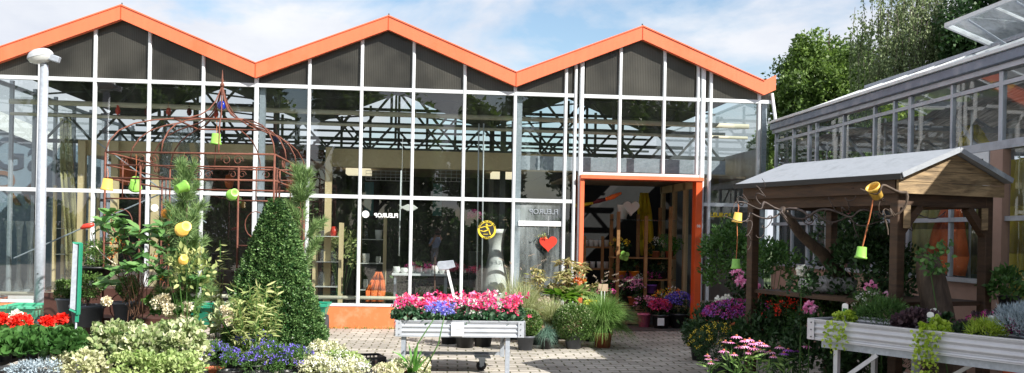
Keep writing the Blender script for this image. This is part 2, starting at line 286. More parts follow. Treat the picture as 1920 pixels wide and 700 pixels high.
leafmat('lf_birch', (0.08, 0.12, 0.05), (0.30, 0.36, 0.19), 0.5, 0.3)
leafmat('lf_maple', (0.12, 0.19, 0.02), (0.34, 0.44, 0.06), 0.5, 0.3)
leafmat('lf_agap', (0.04, 0.15, 0.02), (0.15, 0.36, 0.07), 0.4, 0.2)
leafmat('stem_green', (0.06, 0.14, 0.03), (0.12, 0.22, 0.06), 0.5, 0)
leafmat('stem_red', (0.10, 0.05, 0.03), (0.24, 0.14, 0.07), 0.6, 0)
leafmat('fl_red', (0.70, 0.015, 0.010), (0.95, 0.06, 0.035), 0.6, 0.15)
leafmat('fl_pink', (0.72, 0.015, 0.16), (0.93, 0.30, 0.52), 0.5, 0.2, mid=(0.86, 0.05, 0.26))
leafmat('fl_rose', (0.80, 0.03, 0.14), (0.94, 0.18, 0.30), 0.5, 0.2)
leafmat('fl_palepink', (0.80, 0.22, 0.50), (0.95, 0.55, 0.75), 0.5, 0.2)
leafmat('fl_white', (0.72, 0.72, 0.62), (0.9, 0.9, 0.86), 0.6, 0.15)
leafmat('fl_cream', (0.66, 0.60, 0.42), (0.86, 0.80, 0.64), 0.6, 0.15)
leafmat('fl_blue', (0.09, 0.06, 0.42), (0.26, 0.20, 0.74), 0.6, 0.1)
leafmat('fl_agap', (0.16, 0.17, 0.70), (0.45, 0.46, 0.95), 0.6, 0.2)
leafmat('fl_purple', (0.16, 0.03, 0.24), (0.42, 0.12, 0.55), 0.6, 0.1)
leafmat('fl_magenta', (0.30, 0.02, 0.14), (0.65, 0.08, 0.32), 0.6, 0.1)
leafmat('fl_orange', (0.80, 0.14, 0.02), (0.95, 0.34, 0.08), 0.6, 0.15)
leafmat('fl_yellow', (0.60, 0.42, 0.02), (0.90, 0.72, 0.10), 0.6, 0.15)
leafmat('fl_cone', (0.20, 0.035, 0.01), (0.45, 0.12, 0.03), 0.8, 0)
leafmat('plume', (0.34, 0.27, 0.22), (0.62, 0.54, 0.46), 0.8, 0.3)

# ---------------------------------------------------------------- mesh helpers
def world_of(o):
    v = Vector((0, 0, 0))
    while o is not None: v = v + o.location; o = o.parent
    return v
def thing(name, label, cat, loc=(0, 0, 0), group=None):
    o = bpy.data.objects.new(name, None); o.empty_display_size = 0.1; C.objects.link(o); o.location = loc
    o['label'] = label; o['category'] = cat
    if group: o['group'] = group
    return o
def tag(o, label, cat, group=None):
    o['label'] = label; o['category'] = cat
    if group: o['group'] = group
    return o
def struct(o): o['kind'] = 'structure'; return o

class MB:
    def __init__(s): s.v = []; s.f = []
    def q(s, *pts):
        n = len(s.v); s.v += [tuple(p) for p in pts]; s.f.append(tuple(range(n, n + len(pts)))); return s
    def box(s, x0, x1, y0, y1, z0, z1):
        n = len(s.v); s.v += [(x, y, z) for z in (z0, z1) for y in (y0, y1) for x in (x0, x1)]
        s.f += [tuple(n + i for i in q) for q in ((0, 2, 3, 1), (4, 5, 7, 6), (0, 1, 5, 4), (2, 6, 7, 3), (0, 4, 6, 2), (1, 3, 7, 5))]; return s
    def bar(s, a, b, w, h, up=(0, 0, 1)):
        a = Vector(a); b = Vector(b); d = (b - a).normalized(); up = Vector(up)
        if abs(d.dot(up)) > 0.98: up = Vector((0, 1, 0))
        x = d.cross(up).normalized(); z = x.cross(d).normalized(); n = len(s.v)
        for p in (a, b):
            for sx, sz in ((-1, -1), (1, -1), (1, 1), (-1, 1)): s.v.append(tuple(p + x * sx * w / 2 + z * sz * h / 2))
        s.f += [tuple(n + i for i in q) for q in ((0, 3, 2, 1), (4, 5, 6, 7), (0, 1, 5, 4), (1, 2, 6, 5), (2, 3, 7, 6), (3, 0, 4, 7))]; return s
    def tube(s, pts, r, k=6, cap=True):
        pts = [Vector(p) for p in pts]; n = len(s.v); m = len(pts); rs = r if isinstance(r, (list, tuple)) else [r] * m
        d0 = (pts[1] - pts[0]).normalized(); a = d0.orthogonal().normalized()
        for i, p in enumerate(pts):
            d = (pts[min(i + 1, m - 1)] - pts[max(i - 1, 0)])
            d = d.normalized() if d.length > 1e-9 else d0
            a = (a - d * a.dot(d)); a = a.normalized() if a.length > 1e-6 else d.orthogonal().normalized(); bb = d.cross(a)
            for j in range(k): t = 2 * PI * j / k; s.v.append(tuple(p + (a * math.cos(t) + bb * math.sin(t)) * rs[i]))
        for i in range(m - 1):
            for j in range(k): j2 = (j + 1) % k; s.f.append((n + i * k + j, n + i * k + j2, n + (i + 1) * k + j2, n + (i + 1) * k + j))
        if cap: s.f.append(tuple(n + j for j in reversed(range(k)))); s.f.append(tuple(n + (m - 1) * k + j for j in range(k)))
        return s
    def lathe(s, c, prof, k=20, ax=None):
        c = Vector(c); n = len(s.v); R = ax or Matrix.Identity(3)
        for r, z in prof:
            for j in range(k): t = 2 * PI * j / k; s.v.append(tuple(c + R @ Vector((r * math.cos(t), r * math.sin(t), z))))
        for i in range(len(prof) - 1):
            for j in range(k): j2 = (j + 1) % k; s.f.append((n + i * k + j, n + i * k + j2, n + (i + 1) * k + j2, n + (i + 1) * k + j))
        return s
    def prism(s, pts, ext):   # extrude a planar polygon by vector ext
        n = len(s.v); m = len(pts); e = Vector(ext); s.v += [tuple(p) for p in pts] + [tuple(Vector(p) + e) for p in pts]
        s.f.append(tuple(n + i for i in reversed(range(m)))); s.f.append(tuple(n + m + i for i in range(m)))
        for i in range(m): j = (i + 1) % m; s.f.append((n + i, n + j, n + m + j, n + m + i))
        return s
    def build(s, name, material, parent=None, smooth=False, bevel=0.0):
        me = bpy.data.meshes.new(name); o = bpy.data.objects.new(name, me); C.objects.link(o)
        w = world_of(parent) if parent is not None else Vector((0, 0, 0))
        if parent is None and s.v:
            a = np.array(s.v); w = Vector(((a[:, 0].min() + a[:, 0].max()) / 2, (a[:, 1].min() + a[:, 1].max()) / 2, a[:, 2].min())); o.location = w
        me.from_pydata([(x - w.x, y - w.y, z - w.z) for x, y, z in s.v], [], s.f); me.materials.append(M[material]); me.update()
        if smooth: me.polygons.foreach_set('use_smooth', [True] * len(me.polygons))
        if parent is not None: o.parent = parent
        if bevel:
            b = o.modifiers.new('bevel', 'BEVEL'); b.width = bevel; b.segments = 3 if bevel > .015 else 1; b.limit_method = 'ANGLE'
        return o

def unit(a): return a / np.maximum(np.linalg.norm(a, axis=1, keepdims=True), 1e-9)
def leaves(name, material, P, D, Nn, Ln, Wd, parent=None, shape='rhomb', fold=0.18, curl=0.0, v=None):
    """one foliage mesh of real leaf-shaped faces; P world base points, D growth direction, Nn upper side."""
    P = np.asarray(P, float); n = len(P); D = unit(np.asarray(D, float)); Nn = np.asarray(Nn, float)
    Nn = unit(Nn - D * np.sum(Nn * D, 1, keepdims=True)); Sd = np.cross(D, Nn)
    Ln = np.broadcast_to(np.asarray(Ln, float), (n,))[:, None]; Wd = np.broadcast_to(np.asarray(Wd, float), (n,))[:, None]
    if shape == 'rhomb': st = [(0, 0, 0), (0.45, 0.5, 1), (1, 0, 0), (0.45, -0.5, 1)]; fs = [(0, 1, 2, 3)]
    elif shape == 'round': st = [(0, 0, 0), (0.2, 0.42, 1), (0.6, 0.5, 1), (0.95, 0.2, .6), (0.95, -0.2, .6), (0.6, -0.5, 1), (0.2, -0.42, 1), (0.55, 0, 0)]; fs = [(0, 1, 2, 7), (7, 2, 3), (7, 3, 4), (7, 4, 5), (0, 7, 5, 6)]
    else: st = [(0, 0, 0), (0.25, 0.4, 1), (0.6, 0.44, 1), (1, 0, 0), (0.6, -0.44, 1), (0.25, -0.4, 1), (0.5, 0, 0)]; fs = [(0, 1, 2, 6), (6, 2, 3), (6, 3, 4), (0, 6, 4, 5)]
    k = len(st); V = np.empty((n, k, 3))
    for i, (a, b, c) in enumerate(st): V[:, i] = P + D * Ln * a + Sd * Wd * b + Nn * (Wd * fold * c - Ln * curl * a * a)
    w = np.array(world_of(parent)) if parent is not None else P.mean(0)
    V = (V - w).reshape(-1, 3)
    base = np.arange(n)[:, None] * k
    loops = []; tot = []
    idx = np.concatenate([base + np.array(f)[None, :] for f in fs], axis=1).reshape(-1)
    per = [len(f) for f in fs]; tot = np.tile(per, n)
    me = bpy.data.meshes.new(name); me.vertices.add(len(V)); me.vertices.foreach_set('co', V.reshape(-1).astype(np.float32))
    me.loops.add(len(idx)); me.loops.foreach_set('vertex_index', idx.astype(np.int32))
    st_ = np.concatenate([[0], np.cumsum(tot)[:-1]]).astype(np.int32)
    me.polygons.add(len(tot)); me.polygons.foreach_set('loop_start', st_); me.polygons.foreach_set('loop_total', tot.astype(np.int32))
    me.update(calc_edges=True); me.validate()
    vv = RG.random(n) if v is None else np.clip(v, 0, 1)
    at = me.attributes.new('v', 'FLOAT', 'POINT'); at.data.foreach_set('value', np.repeat(vv, k).astype(np.float32))
    me.materials.append(M[material]); o = bpy.data.objects.new(name, me); C.objects.link(o)
    if parent is not None: o.parent = parent
    else: o.location = w
    return o

def sph(n):
    a = RG.normal(size=(n, 3)); return unit(a)
def lump(d, seed, k=5, amp=0.2):
    g = np.random.default_rng(seed); c = unit(g.normal(size=(k * 2, 3))); w = g.uniform(-1, 1, k * 2)
    s = np.zeros(len(d))
    for ci, wi in zip(c, w): s += wi * np.exp(-((1 - d @ ci) * 5))
    return 1 + amp * s
def bush(name, material, parent, c, r, n, Ln, Wd, shape='rhomb', seed=1, amp=0.2, inner=0.55, up=0.3, zmin=-1.0, rough=0.35, fold=0.18, curl=0.1, v=None):
    """leaves through the volume of an uneven rounded mass."""
    d = sph(n)
    if zmin > -1: d[:, 2] = np.where(d[:, 2] < zmin, -d[:, 2], d[:, 2])
    rad = (inner + (1 - inner) * RG.random(n) ** 0.6) * lump(d, seed, 6, amp)
    r = np.array(r, float)
    if amp >= 0.2 and n > 150:      # gather the leaves into tufts so gaps and shaded hollows show
        K = max(12, min(70, n // 28)); cd = unit(RG.normal(size=(K, 3)))
        if zmin > -1: cd[:, 2] = np.where(cd[:, 2] < zmin, -cd[:, 2], cd[:, 2])
        cr_ = RG.uniform(.62, 1.02, K); ci = RG.integers(0, K, n); k2 = n // 6; dd = sph(n)
        cpos = cd[ci] * (cr_ * lump(cd, seed, 6, amp))[ci][:, None]; tuft = cpos + dd * (RG.random(n) ** .5 * RG.uniform(.16, .34, K)[ci])[:, None]
        full = d * rad[:, None]; full[k2:] = tuft[k2:]; P = np.array(c, float) + full * r; d = unit(d * .25 + cd[ci] * .6 + dd * .5)
        if v is None: v = np.clip(RG.random(n) * .75 + RG.uniform(-.15, .4, K)[ci], 0, 1)
    else: P = np.array(c, float) + d * rad[:, None] * r
    D = d * 0.8 + RG.normal(size=(n, 3)) * rough + np.array([0, 0, up])
    Nn = d + RG.normal(size=(n, 3)) * 0.5 + np.array([0, 0, 0.6])
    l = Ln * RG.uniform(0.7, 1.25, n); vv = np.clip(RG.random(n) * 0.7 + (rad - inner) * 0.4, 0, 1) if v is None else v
    return leaves(name, material, P, D, Nn, l, l * Wd / Ln, parent, shape, fold, curl, vv)
def blades(name, material, parent, c, n, H, spread, wd, droop=0.5, seg=5, base=0.05, v=None, lean=(0, 0)):
    """arching grass blades as strips."""
    c = np.array(c, float); az = RG.uniform(0, 2 * PI, n); sp = spread * RG.uniform(0.15, 1.0, n) ** 0.8; h = H * RG.uniform(0.6, 1.05, n)
    dirv = np.stack([np.cos(az), np.sin(az), np.zeros(n)], 1); b0 = c + dirv * base * RG.random((n, 1)); side = np.stack([-np.sin(az), np.cos(az), np.zeros(n)], 1)
    side = unit(side + RG.normal(size=(n, 3)) * 0.35)
    V = np.empty((n, (seg + 1) * 2, 3))
    for i in range(seg + 1):
        t = i / seg; p = b0 + dirv * (sp * (t ** 1.5))[:, None] + np.array([lean[0], lean[1], 0]) * t * t
        p[:, 2] += h * (t - droop * (sp / spread) * t ** 2.6)
        w = wd * (1 - t ** 2 * 0.9) / 2
        V[:, 2 * i] = p + side * w; V[:, 2 * i + 1] = p - side * w
    w0 = np.array(world_of(parent)) if parent is not None else c
    k = (seg + 1) * 2; V = (V - w0).reshape(-1, 3); base_i = np.arange(n)[:, None] * k
    idx = np.concatenate([base_i + np.array([2 * i, 2 * i + 1, 2 * i + 3, 2 * i + 2])[None, :] for i in range(seg)], 1).reshape(-1)
    m_ = n * seg; me = bpy.data.meshes.new(name); me.vertices.add(len(V)); me.vertices.foreach_set('co', V.reshape(-1).astype(np.float32))
    me.loops.add(len(idx)); me.loops.foreach_set('vertex_index', idx.astype(np.int32)); me.polygons.add(m_)
    me.polygons.foreach_set('loop_start', (np.arange(m_) * 4).astype(np.int32)); me.polygons.foreach_set('loop_total', np.full(m_, 4, np.int32)); me.update(calc_edges=True)
    at = me.attributes.new('v', 'FLOAT', 'POINT'); at.data.foreach_set('value', np.repeat(RG.random(n) if v is None else v, k).astype(np.float32))
    me.materials.append(M[material]); o = bpy.data.objects.new(name, me); C.objects.link(o)
    if parent is not None: o.parent = parent
    else: o.location = w0
    return o
def heads(name, material, parent, centers, r, n, pl, pw, flat=1.0, shape='rhomb', up=0.0):
    """flower heads: n petals round every centre."""
    P = []; D = []
    for c in centers:
        d = sph(n); d[:, 2] = np.abs(d[:, 2]) * flat if up else d[:, 2] * flat
        P.append(np.array(c, float) + d * r * RG.uniform(0.5, 1, (n, 1))); D.append(d + RG.normal(size=(n, 3)) * 0.4)
    P = np.concatenate(P); D = np.concatenate(D); n_ = len(P)
    return leaves(name, material, P, D + 1e-3, RG.normal(size=(n_, 3)) + np.array([0, 0, 0.8]), pl * RG.uniform(0.7, 1.2, n_), pw, parent, shape, 0.1, 0.1)
def dots_on(c, r, n, zmin=0.1, seed=3, amp=0.15):
    d = sph(n); d[:, 2] = np.where(d[:, 2] < zmin, np.abs(d[:, 2]), d[:, 2]); return np.array(c) + d * np.array(r) * lump(d, seed, 6, amp)[:, None]
def pot(parent, c, r, h, material='plastic_black', k=18, name='pot', soil=True):
    p = MB().lathe(c, [(0.001, 0.0), (r * 0.76, 0.0), (r * 0.95, h * 0.86), (r * 1.04, h * 0.86), (r * 1.06, h), (r * 0.97, h), (r * 0.94, h * 0.9), (r * 0.9, h * 0.8)], k).build(name, material, parent, True)
    if soil: MB().lathe((c[0], c[1], c[2] + h * 0.8), [(r * 0.92, 0), (0.001, 0.01)], k).build('soil', 'soil', p, True)
    return p
def stems(name, material, parent, pairs, r=0.004, k=4, sag=0.0, n=4):
    mb = MB()
    for a, b in pairs:
        a = Vector(a); b = Vector(b); pts = [a.lerp(b, i / n) + Vector((0, 0, sag * math.sin(PI * i / n))) for i in range(n + 1)]; mb.tube(pts, [r * (1 - 0.4 * i / n) for i in range(n + 1)], k, False)
    return mb.build(name, material, parent)
def copy_tree(o, parent=None):
    c = o.copy(); C.objects.link(c); c.parent = parent
    for ch in list(o.children): copy_tree(ch, c)
    return c
TEXTS = []
def text(parent, body, size, loc, rot, material, name='lettering', depth=0.002, mirror=False, bold=0.0, align='CENTER'):
    cu = bpy.data.curves.new(name, 'FONT'); cu.body = body; cu.size = size; cu.extrude = depth; cu.align_x = align; cu.offset = bold; cu.resolution_u = 3
    tmp = bpy.data.objects.new('tmp_text', cu); C.objects.link(tmp)
    o = bpy.data.objects.new(name, bpy.data.meshes.new(name)); C.objects.link(o); o.rotation_euler = rot
    o.location = Vector(loc) - (world_of(parent) if parent else Vector((0, 0, 0)))
    if mirror: o.scale = (-1, 1, 1)
    if parent: o.parent = parent
    TEXTS.append((tmp, o, material)); return o
def bake_texts():
    dg = bpy.context.evaluated_depsgraph_get()
    for tmp, o, m_ in TEXTS:
        me = bpy.data.meshes.new_from_object(tmp.evaluated_get(dg)); me.materials.clear(); me.materials.append(M[m_]); me.name = o.name; o.data = me
    for tmp, o, m_ in TEXTS: bpy.data.objects.remove(tmp)
def ordn(i): return ['first', 'second', 'third', 'fourth', 'fifth', 'sixth', 'seventh', 'eighth', 'ninth', 'tenth'][i]

# ================================================================ ground
struct(MB().q((-150, -150, 0), (150, -150, 0), (150, 150, 0), (-150, 150, 0)).build('ground', 'grass_ground'))
struct(MB().q((-16, -14, 0.004), (30, -14, 0.004), (30, 16.2, 0.004), (-16, 16.2, 0.004)).build('courtyard_paving', 'paving'))

# ================================================================ main greenhouse (three gables)
YF = 16.0
BAY = 4.24; VX = [-6.95, -2.71, 1.53, 5.77]; RX = [-4.83, -0.59, 3.65]
GH = thing('greenhouse', 'three-gabled glass garden shop with orange roof edge, white bars and an orange doorway', 'greenhouse', (-0.6, YF, 0))
def zlow(x):   # underside of the fascia
    k = min(range(3), key=lambda i: abs(x - RX[i])); return 4.93 - (4.93 - 4.07) * min(1, abs(x - RX[k]) / 2.12)
for i, rx in enumerate(RX):
    for s_ in (-1, 1):
        x0, x1 = rx, rx + s_ * 2.12
        mb = MB(); mb.prism([(x0, YF - 0.15, 4.92), (x1, YF - 0.15, 4.055), (x1, YF - 0.15, 4.30), (x0, YF - 0.15, 5.15)], (0, 0.11, 0))
        mb.prism([(x0, YF - 0.152, 5.135), (x1, YF - 0.152, 4.29), (x1, YF - 0.152, 4.305), (x0, YF - 0.152, 5.156)], (0, -0.012, 0))
        fa = mb.build('fascia', 'orange', GH)
    MB().tube([(rx, YF - 0.1, 5.15), (rx, YF - 0.1, 5.19)], 0.012).build('ridge_pin', 'steel_dark', GH)
for x in VX[1:3] + RX: MB().box(x - 0.004, x + 0.004, YF - 0.158, YF - 0.150, (4.06 if x in VX else 4.93), (4.29 if x in VX else 5.14)).build('fascia_joint', 'orange_door', GH)
mb = MB().prism([(5.77, YF - 0.15, 4.055), (5.97, YF - 0.15, 4.15), (5.97, YF - 0.15, 4.40), (5.77, YF - 0.15, 4.30)], (0, 0.11, 0)); mb.build('fascia', 'orange', GH)
# bars
GX = [VX[0] + BAY / 5 * k for k in range(11)]
DX = [2.55, 2.655, 3.31, 4.07, 4.655, 4.745, 4.88, 5.73]
wid = {2.55: 0.05, 2.655: 0.07, 4.655: 0.05, 4.745: 0.08}
barsx = GX + [2.385] + DX
for x in barsx:
    w = wid.get(x, 0.056 if x not in (VX[1], VX[2]) else 0.07)
    z0 = 2.665 if x in (3.31, 4.07, 4.655) else 0.40
    top = zlow(x) + 0.08
    mb = MB().box(x - w / 2, x + w / 2, YF - 0.045, YF + 0.045, z0, top)
    mb.build('mullion', 'white_frame', GH, bevel=0.018)
for x in VX: MB().box(x + 0.04, x + 0.13, YF + 0.06, YF + 0.16, 0.0, 4.1).build('column', 'galvanised', GH)
for a, b in ((VX[0], VX[1]), (VX[1], VX[2]), (VX[2], 2.52), (2.69, 4.70), (4.785, 5.95)):
    MB().box(a, b, YF - 0.038, YF + 0.038, 3.925, 3.985).build('transom', 'white_frame', GH)
for a, b in ((VX[0], VX[1]), (VX[1], VX[2]), (VX[2], 2.52), (4.785, 5.95)):
    MB().box(a, b, YF - 0.038, YF + 0.038, 2.145, 2.205).build('transom', 'white_frame', GH)
    MB().box(a, b, YF - 0.06, YF + 0.05, 0.372, 0.415).build('sill', 'white_frame', GH)
    MB().tube([(a, YF + 0.12, 0.50), (b, YF + 0.12, 0.50)], 0.032, 8).build('rail', 'cream_pipe', GH, True)
MB().box(2.69, 4.70, YF - 0.04, YF + 0.04, 2.625, 2.675).build('transom', 'white_frame', GH)
MB().box(VX[0] - 0.05, 2.60, YF - 0.05, YF + 0.07, 0, 0.37).build('base_wall', 'orange_wall', GH)
MB().box(4.80, 5.95, YF - 0.05, YF + 0.07, 0, 0.37).build('base_wall', 'orange_wall', GH)
MB().box(2.645, 2.715, YF - 0.10, YF + 0.25, 0, 2.56).build('door_post', 'orange', GH, bevel=0.004)
dp = MB().box(4.625, 4.735, YF - 0.12, YF + 0.10, 0, 2.56).build('door_post', 'orange_door', GH, bevel=0.004)
text(dp, '08', 0.065, (4.68, YF - 0.123, 1.78), (PI / 2, 0, 0), 'white_paint', 'house_number')
MB().box(2.645, 4.75, YF - 0.14, YF + 0.25, 2.56, 2.625).build('door_lintel', 'orange', GH, bevel=0.004)
# glass panes, each its own part
def pane(x0, x1, z0, z1, m='glass', Y=YF):
    a, b, c_, d = [rnd.uniform(-0.003, 0.003) for _ in range(4)]
    MB().q((x0, Y + a, z0), (x1, Y + b, z0), (x1, Y + c_, z1), (x0, Y + d, z1)).build('glass_pane', m, GH)
cols = [(GX[i], GX[i + 1]) for i in range(10)] + [(GX[10], 2.385), (2.385, 2.53)]
for i, (a, b) in enumerate(cols):
    pane(a + .036, b - .036, 2.205, 3.925); pane(a + .036, b - .036, 0.415, 2.145, 'glass_hazy' if i == 10 else 'glass')
for a, b in ((2.69, 3.31), (3.31, 4.07), (4.07, 4.63)): pane(a + .03, b - .03, 2.675, 3.925)
for a, b in ((4.785, 4.88), (4.88, 5.73), (5.76, 5.95)): pane(a + .03, b - .03, 2.205, 3.925); pane(a + .03, b - .03, 0.415, 2.145)
def gable(x0, x1):
    pts = [(x0, YF, 3.985), (x1, YF, 3.985), (x1, YF, zlow(x1) + 0.05)]
    for r_ in RX:
        if x0 < r_ < x1: pts.append((r_, YF, zlow(r_) + 0.05))
    pts.append((x0, YF, zlow(x0) + 0.05)); MB().q(*pts).build('gable_panel', 'ribbed_sheet', GH)
for a, b in cols + [(2.58, 2.62), (2.69, 3.31), (3.31, 4.07), (4.07, 4.63), (4.785, 4.88), (4.88, 5.73)]: gable(a + .03, b - .03)
MB().q((5.765, YF, 3.985), (5.93, YF, 3.985), (5.93, YF, 4.12), (5.765, YF, 4.06)).build('gable_panel', 'ribbed_sheet', GH)
# slanted corner pipe
MB().tube([(5.94, YF - 0.05, 4.10), (6.03, YF - 0.08, 3.45), (6.03, YF - 0.08, 2.5)], 0.03, 8).build('downpipe', 'white_frame', GH, True)
# roof slopes
YB = 24.0
for i, rx in enumerate(RX):
    for s_ in (-1, 1):
        x1 = rx + s_ * 2.12
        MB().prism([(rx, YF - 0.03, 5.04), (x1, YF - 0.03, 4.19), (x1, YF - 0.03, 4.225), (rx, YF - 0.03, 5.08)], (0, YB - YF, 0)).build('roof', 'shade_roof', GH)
# rear wall, glazed in the gables
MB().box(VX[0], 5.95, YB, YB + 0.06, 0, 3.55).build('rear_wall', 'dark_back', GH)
for i, rx in enumerate(RX):
    for x in (rx - 1.4, rx - 0.7, rx, rx + 0.7, rx + 1.4): MB().box(x - 0.03, x + 0.03, YB - 0.03, YB + 0.03, 3.56, 5.0 - abs(x - rx) * 0.4).build('rear_bar', 'steel_dark', GH)
    for z in (3.75, 4.05): MB().box(rx - 2.08, rx + 2.08, YB - 0.045, YB + 0.02, z, z + 0.05).build('rear_bar', 'steel_dark', GH)
# left side wall, glazed
XL = VX[0]
for k in range(9):
    y = YF + 0.05 + k * 0.98; MB().box(XL - 0.03, XL + 0.03, y - 0.03, y + 0.03, 0.4, 4.05).build('side_bar', 'alu_frame', GH)
for z in (0.4, 2.15, 3.92): MB().box(XL - 0.025, XL + 0.025, YF + 0.08, YB, z, z + 0.06).build('side_bar', 'alu_frame', GH)
MB().q((XL, YF + .06, .4), (XL, YB, .4), (XL, YB, 4.0), (XL, YF + .06, 4.0)).build('side_glass', 'glass', GH)
MB().box(XL - 0.05, XL + 0.05, YF + 0.08, YB, 0, 0.38).build('base_wall', 'orange_wall', GH)
MB().box(5.90, 5.96, YF + 0.3, YB, 0, 3.2).build('side_wall', 'alu_frame', GH)
MB().q((5.93, YF + .3, 3.2), (5.93, YB, 3.2), (5.93, YB, 4.15), (5.93, YF + .3, 4.15)).build('side_glass', 'glass', GH)
# inside steelwork: heating pipes, lattice trusses, braces
for z, y, r in ((3.66, 16.7, 0.045), (3.46, 16.75, 0.028)): MB().tube([(VX[0] + 0.1, y, z), (5.8, y, z - 0.05)], r, 10).build('pipe', 'cream_pipe', GH, True)
for y, zb, zt in ((18.2, 3.15, 3.62), (21.2, 3.15, 3.62)):
    mb = MB().bar((VX[0] + 0.1, y, zb), (5.85, y, zb), 0.06, 0.07).bar((VX[0] + 0.1, y, zt), (5.85, y, zt), 0.06, 0.07)
    x = VX[0] + 0.1; up = True
    while x < 5.5:
        mb.bar((x, y, zb if up else zt), (x + 0.42, y, zt if up else zb), 0.035, 0.04); x += 0.42; up = not up
    mb.build('truss', 'steel_dark', GH)
    mb = MB()
    for rx in RX:
        for s_ in (-1, 1):
            mb.bar((rx + s_ * 0.9, y, zt), (rx, y, 4.75), 0.05, 0.05).bar((rx + s_ * 0.9, y, zt), (rx + s_ * 1.5, y, 4.35), 0.04, 0.04).bar((rx, y, 4.2), (rx + s_ * 2.0, y, 4.0), 0.03, 0.03)
        mb.bar((rx, y, zt), (rx, y, 4.95), 0.05, 0.05)
        mb.bar((rx - 1.6, y, 4.28), (rx + 1.6, y, 4.28), 0.05, 0.06)
    mb.build('roof_brace', 'steel_dark', GH)
for x in VX[1:3]:
    for y in (18.2, 21.2): MB().box(x - 0.05, x + 0.05, y - 0.05, y + 0.05, 0, 4.1).build('column', 'steel_dark', GH)
MB().tube([(-6.7, 17, 3.9), (-3.6, 16.6, 1.7)], 0.012, 5).build('brace_rod', 'galvanised', GH)
MB().tube([(-6.7, 16.6, 1.05), (-3.6, 17.0, 2.6)], 0.012, 5).build('brace_rod', 'galvanised', GH)
# shop fitting: cream frame and ceiling
MB().box(-1.70, 2.75, 17.4, 17.55, 2.76, 3.08).build('ceiling_beam', 'cream', GH)
MB().box(-5.95, -2.6, 17.3, 17.42, 2.84, 3.10).build('ceiling_beam', 'cream', GH)
MB().box(2.9, 5.7, 19.8, 19.95, 2.95, 3.2).build('ceiling_beam', 'cream', GH)
MB().box(-4.0, -1.9, 18.9, 19.0, 3.0, 3.27).build('valance', 'dark_red', GH)
for x in (-5.85, -5.30, -4.62, -1.64): MB().box(x - 0.06, x + 0.06, 17.2, 17.29, 0.012, 3.08).build('timber_post', 'cream', GH)
MB().box(-6.2, 2.62, 18.76, YB - 0.01, 2.90, 2.94).build('ceiling', 'ceiling_beige', GH)
MB().box(2.66, 5.7, 16.5, 19.78, 2.66, 2.70).build('ceiling', 'ceiling_beige', GH)
MB().box(1.7, 5.3, 16.42, 16.46, 2.72, 2.96).build('duct', 'galvanised', GH)
struct(MB().q((VX[0], YF - 0.0, 0.010), (5.9, YF - 0.0, 0.010), (5.9, YB, 0.010), (VX[0], YB, 0.010)).build('shop_floor', 'shop_floor'))
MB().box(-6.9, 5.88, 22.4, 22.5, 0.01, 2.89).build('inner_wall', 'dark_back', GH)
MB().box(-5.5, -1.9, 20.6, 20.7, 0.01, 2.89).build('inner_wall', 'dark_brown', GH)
# door-side partition with a glazed inner door
pt = MB(); 
for y in (16.9, 17.7, 18.5, 19.4): pt.box(4.92, 5.0, y - 0.05, y + 0.05, 0.01, 2.64)
pt.box(4.92, 5.0, 16.3, 19.5, 2.5, 2.64).box(4.92, 5.0, 16.3, 19.5, 0.012, 0.3).build('partition_frame', 'cream', GH)
MB().q((4.96, 16.3, 0.3), (4.96, 19.4, 0.3), (4.96, 19.4, 2.5), (4.96, 16.3, 2.5)).build('partition_glass', 'glass', GH)
for px_, py_ in ((672, 320), (945, 322)): 
    p = AY(px_, py_, 20.0); tag(MB().box(p.x - 0.25, p.x + 0.25, 19.9, 20.5, 2.78, 2.9).build('ceiling_lamp', 'lamp_panel'), ('warm box ceiling lamp above the left middle window' if px_ < 800 else 'warm box ceiling lamp above the emblem window'), 'lamp', 'ceiling lamps in the shop')

# ================================================================ glasshouse on the right
XR = 5.98
GR = thing('side_glasshouse', 'long grey aluminium glasshouse on the right with gutter, roof glass and open vent', 'greenhouse', (XR, 9.0, 0))
Y0, Y1 = 2.2, 15.86
MB().box(XR - 0.10, XR + 0.10, Y0, Y1, 3.455, 3.565).build('gutter', 'gutter_blue', GR, bevel=0.01)
MB().box(XR - 0.06, XR + 0.06, Y0, Y1, 3.395, 3.452).build('gutter_bracket', 'alu_frame', GR)
MB().box(XR - 0.13, XR - 0.075, Y0, Y1, 3.567, 3.60).build('gutter_lip', 'white_frame', GR)
MB().box(XR - 0.02, XR + 0.02, Y0, Y1, 3.24, 3.285).build('transom', 'alu_frame', GR)
MB().box(XR - 0.055, XR + 0.05, Y0, Y1, 2.575, 2.665).build('transom', 'alu_frame', GR)
MB().box(XR - 0.04, XR + 0.04, 9.44, Y1, 1.835, 1.885).build('transom', 'alu_frame', GR)
MB().box(XR - 0.04, XR + 0.04, Y0, 9.40, 1.835, 1.885).build('transom', 'alu_frame', GR)
MB().box(XR - 0.07, XR + 0.05, 9.44, Y1, 1.17, 1.215).build('sill', 'alu_frame', GR)
MB().box(XR - 0.03, XR + 0.05, 9.44, Y1, 0, 1.165).build('parapet', 'parapet', GR)
MB().box(XR - 0.03, XR + 0.05, Y0, 9.40, 0, 0.46).build('parapet', 'orange_wall', GR)
MB().tube([(XR + 0.12, Y0, 0.98), (XR + 0.12, 9.3, 0.98)], 0.03, 8).build('rail', 'cream_pipe', GR, True)
ys = [15.80, 15.03, 14.40, 14.12, 13.17, 12.24, 11.70, 11.30, 10.36, 9.43, 8.5, 7.57, 6.64, 5.7, 4.8, 3.9, 3.0, 2.23]
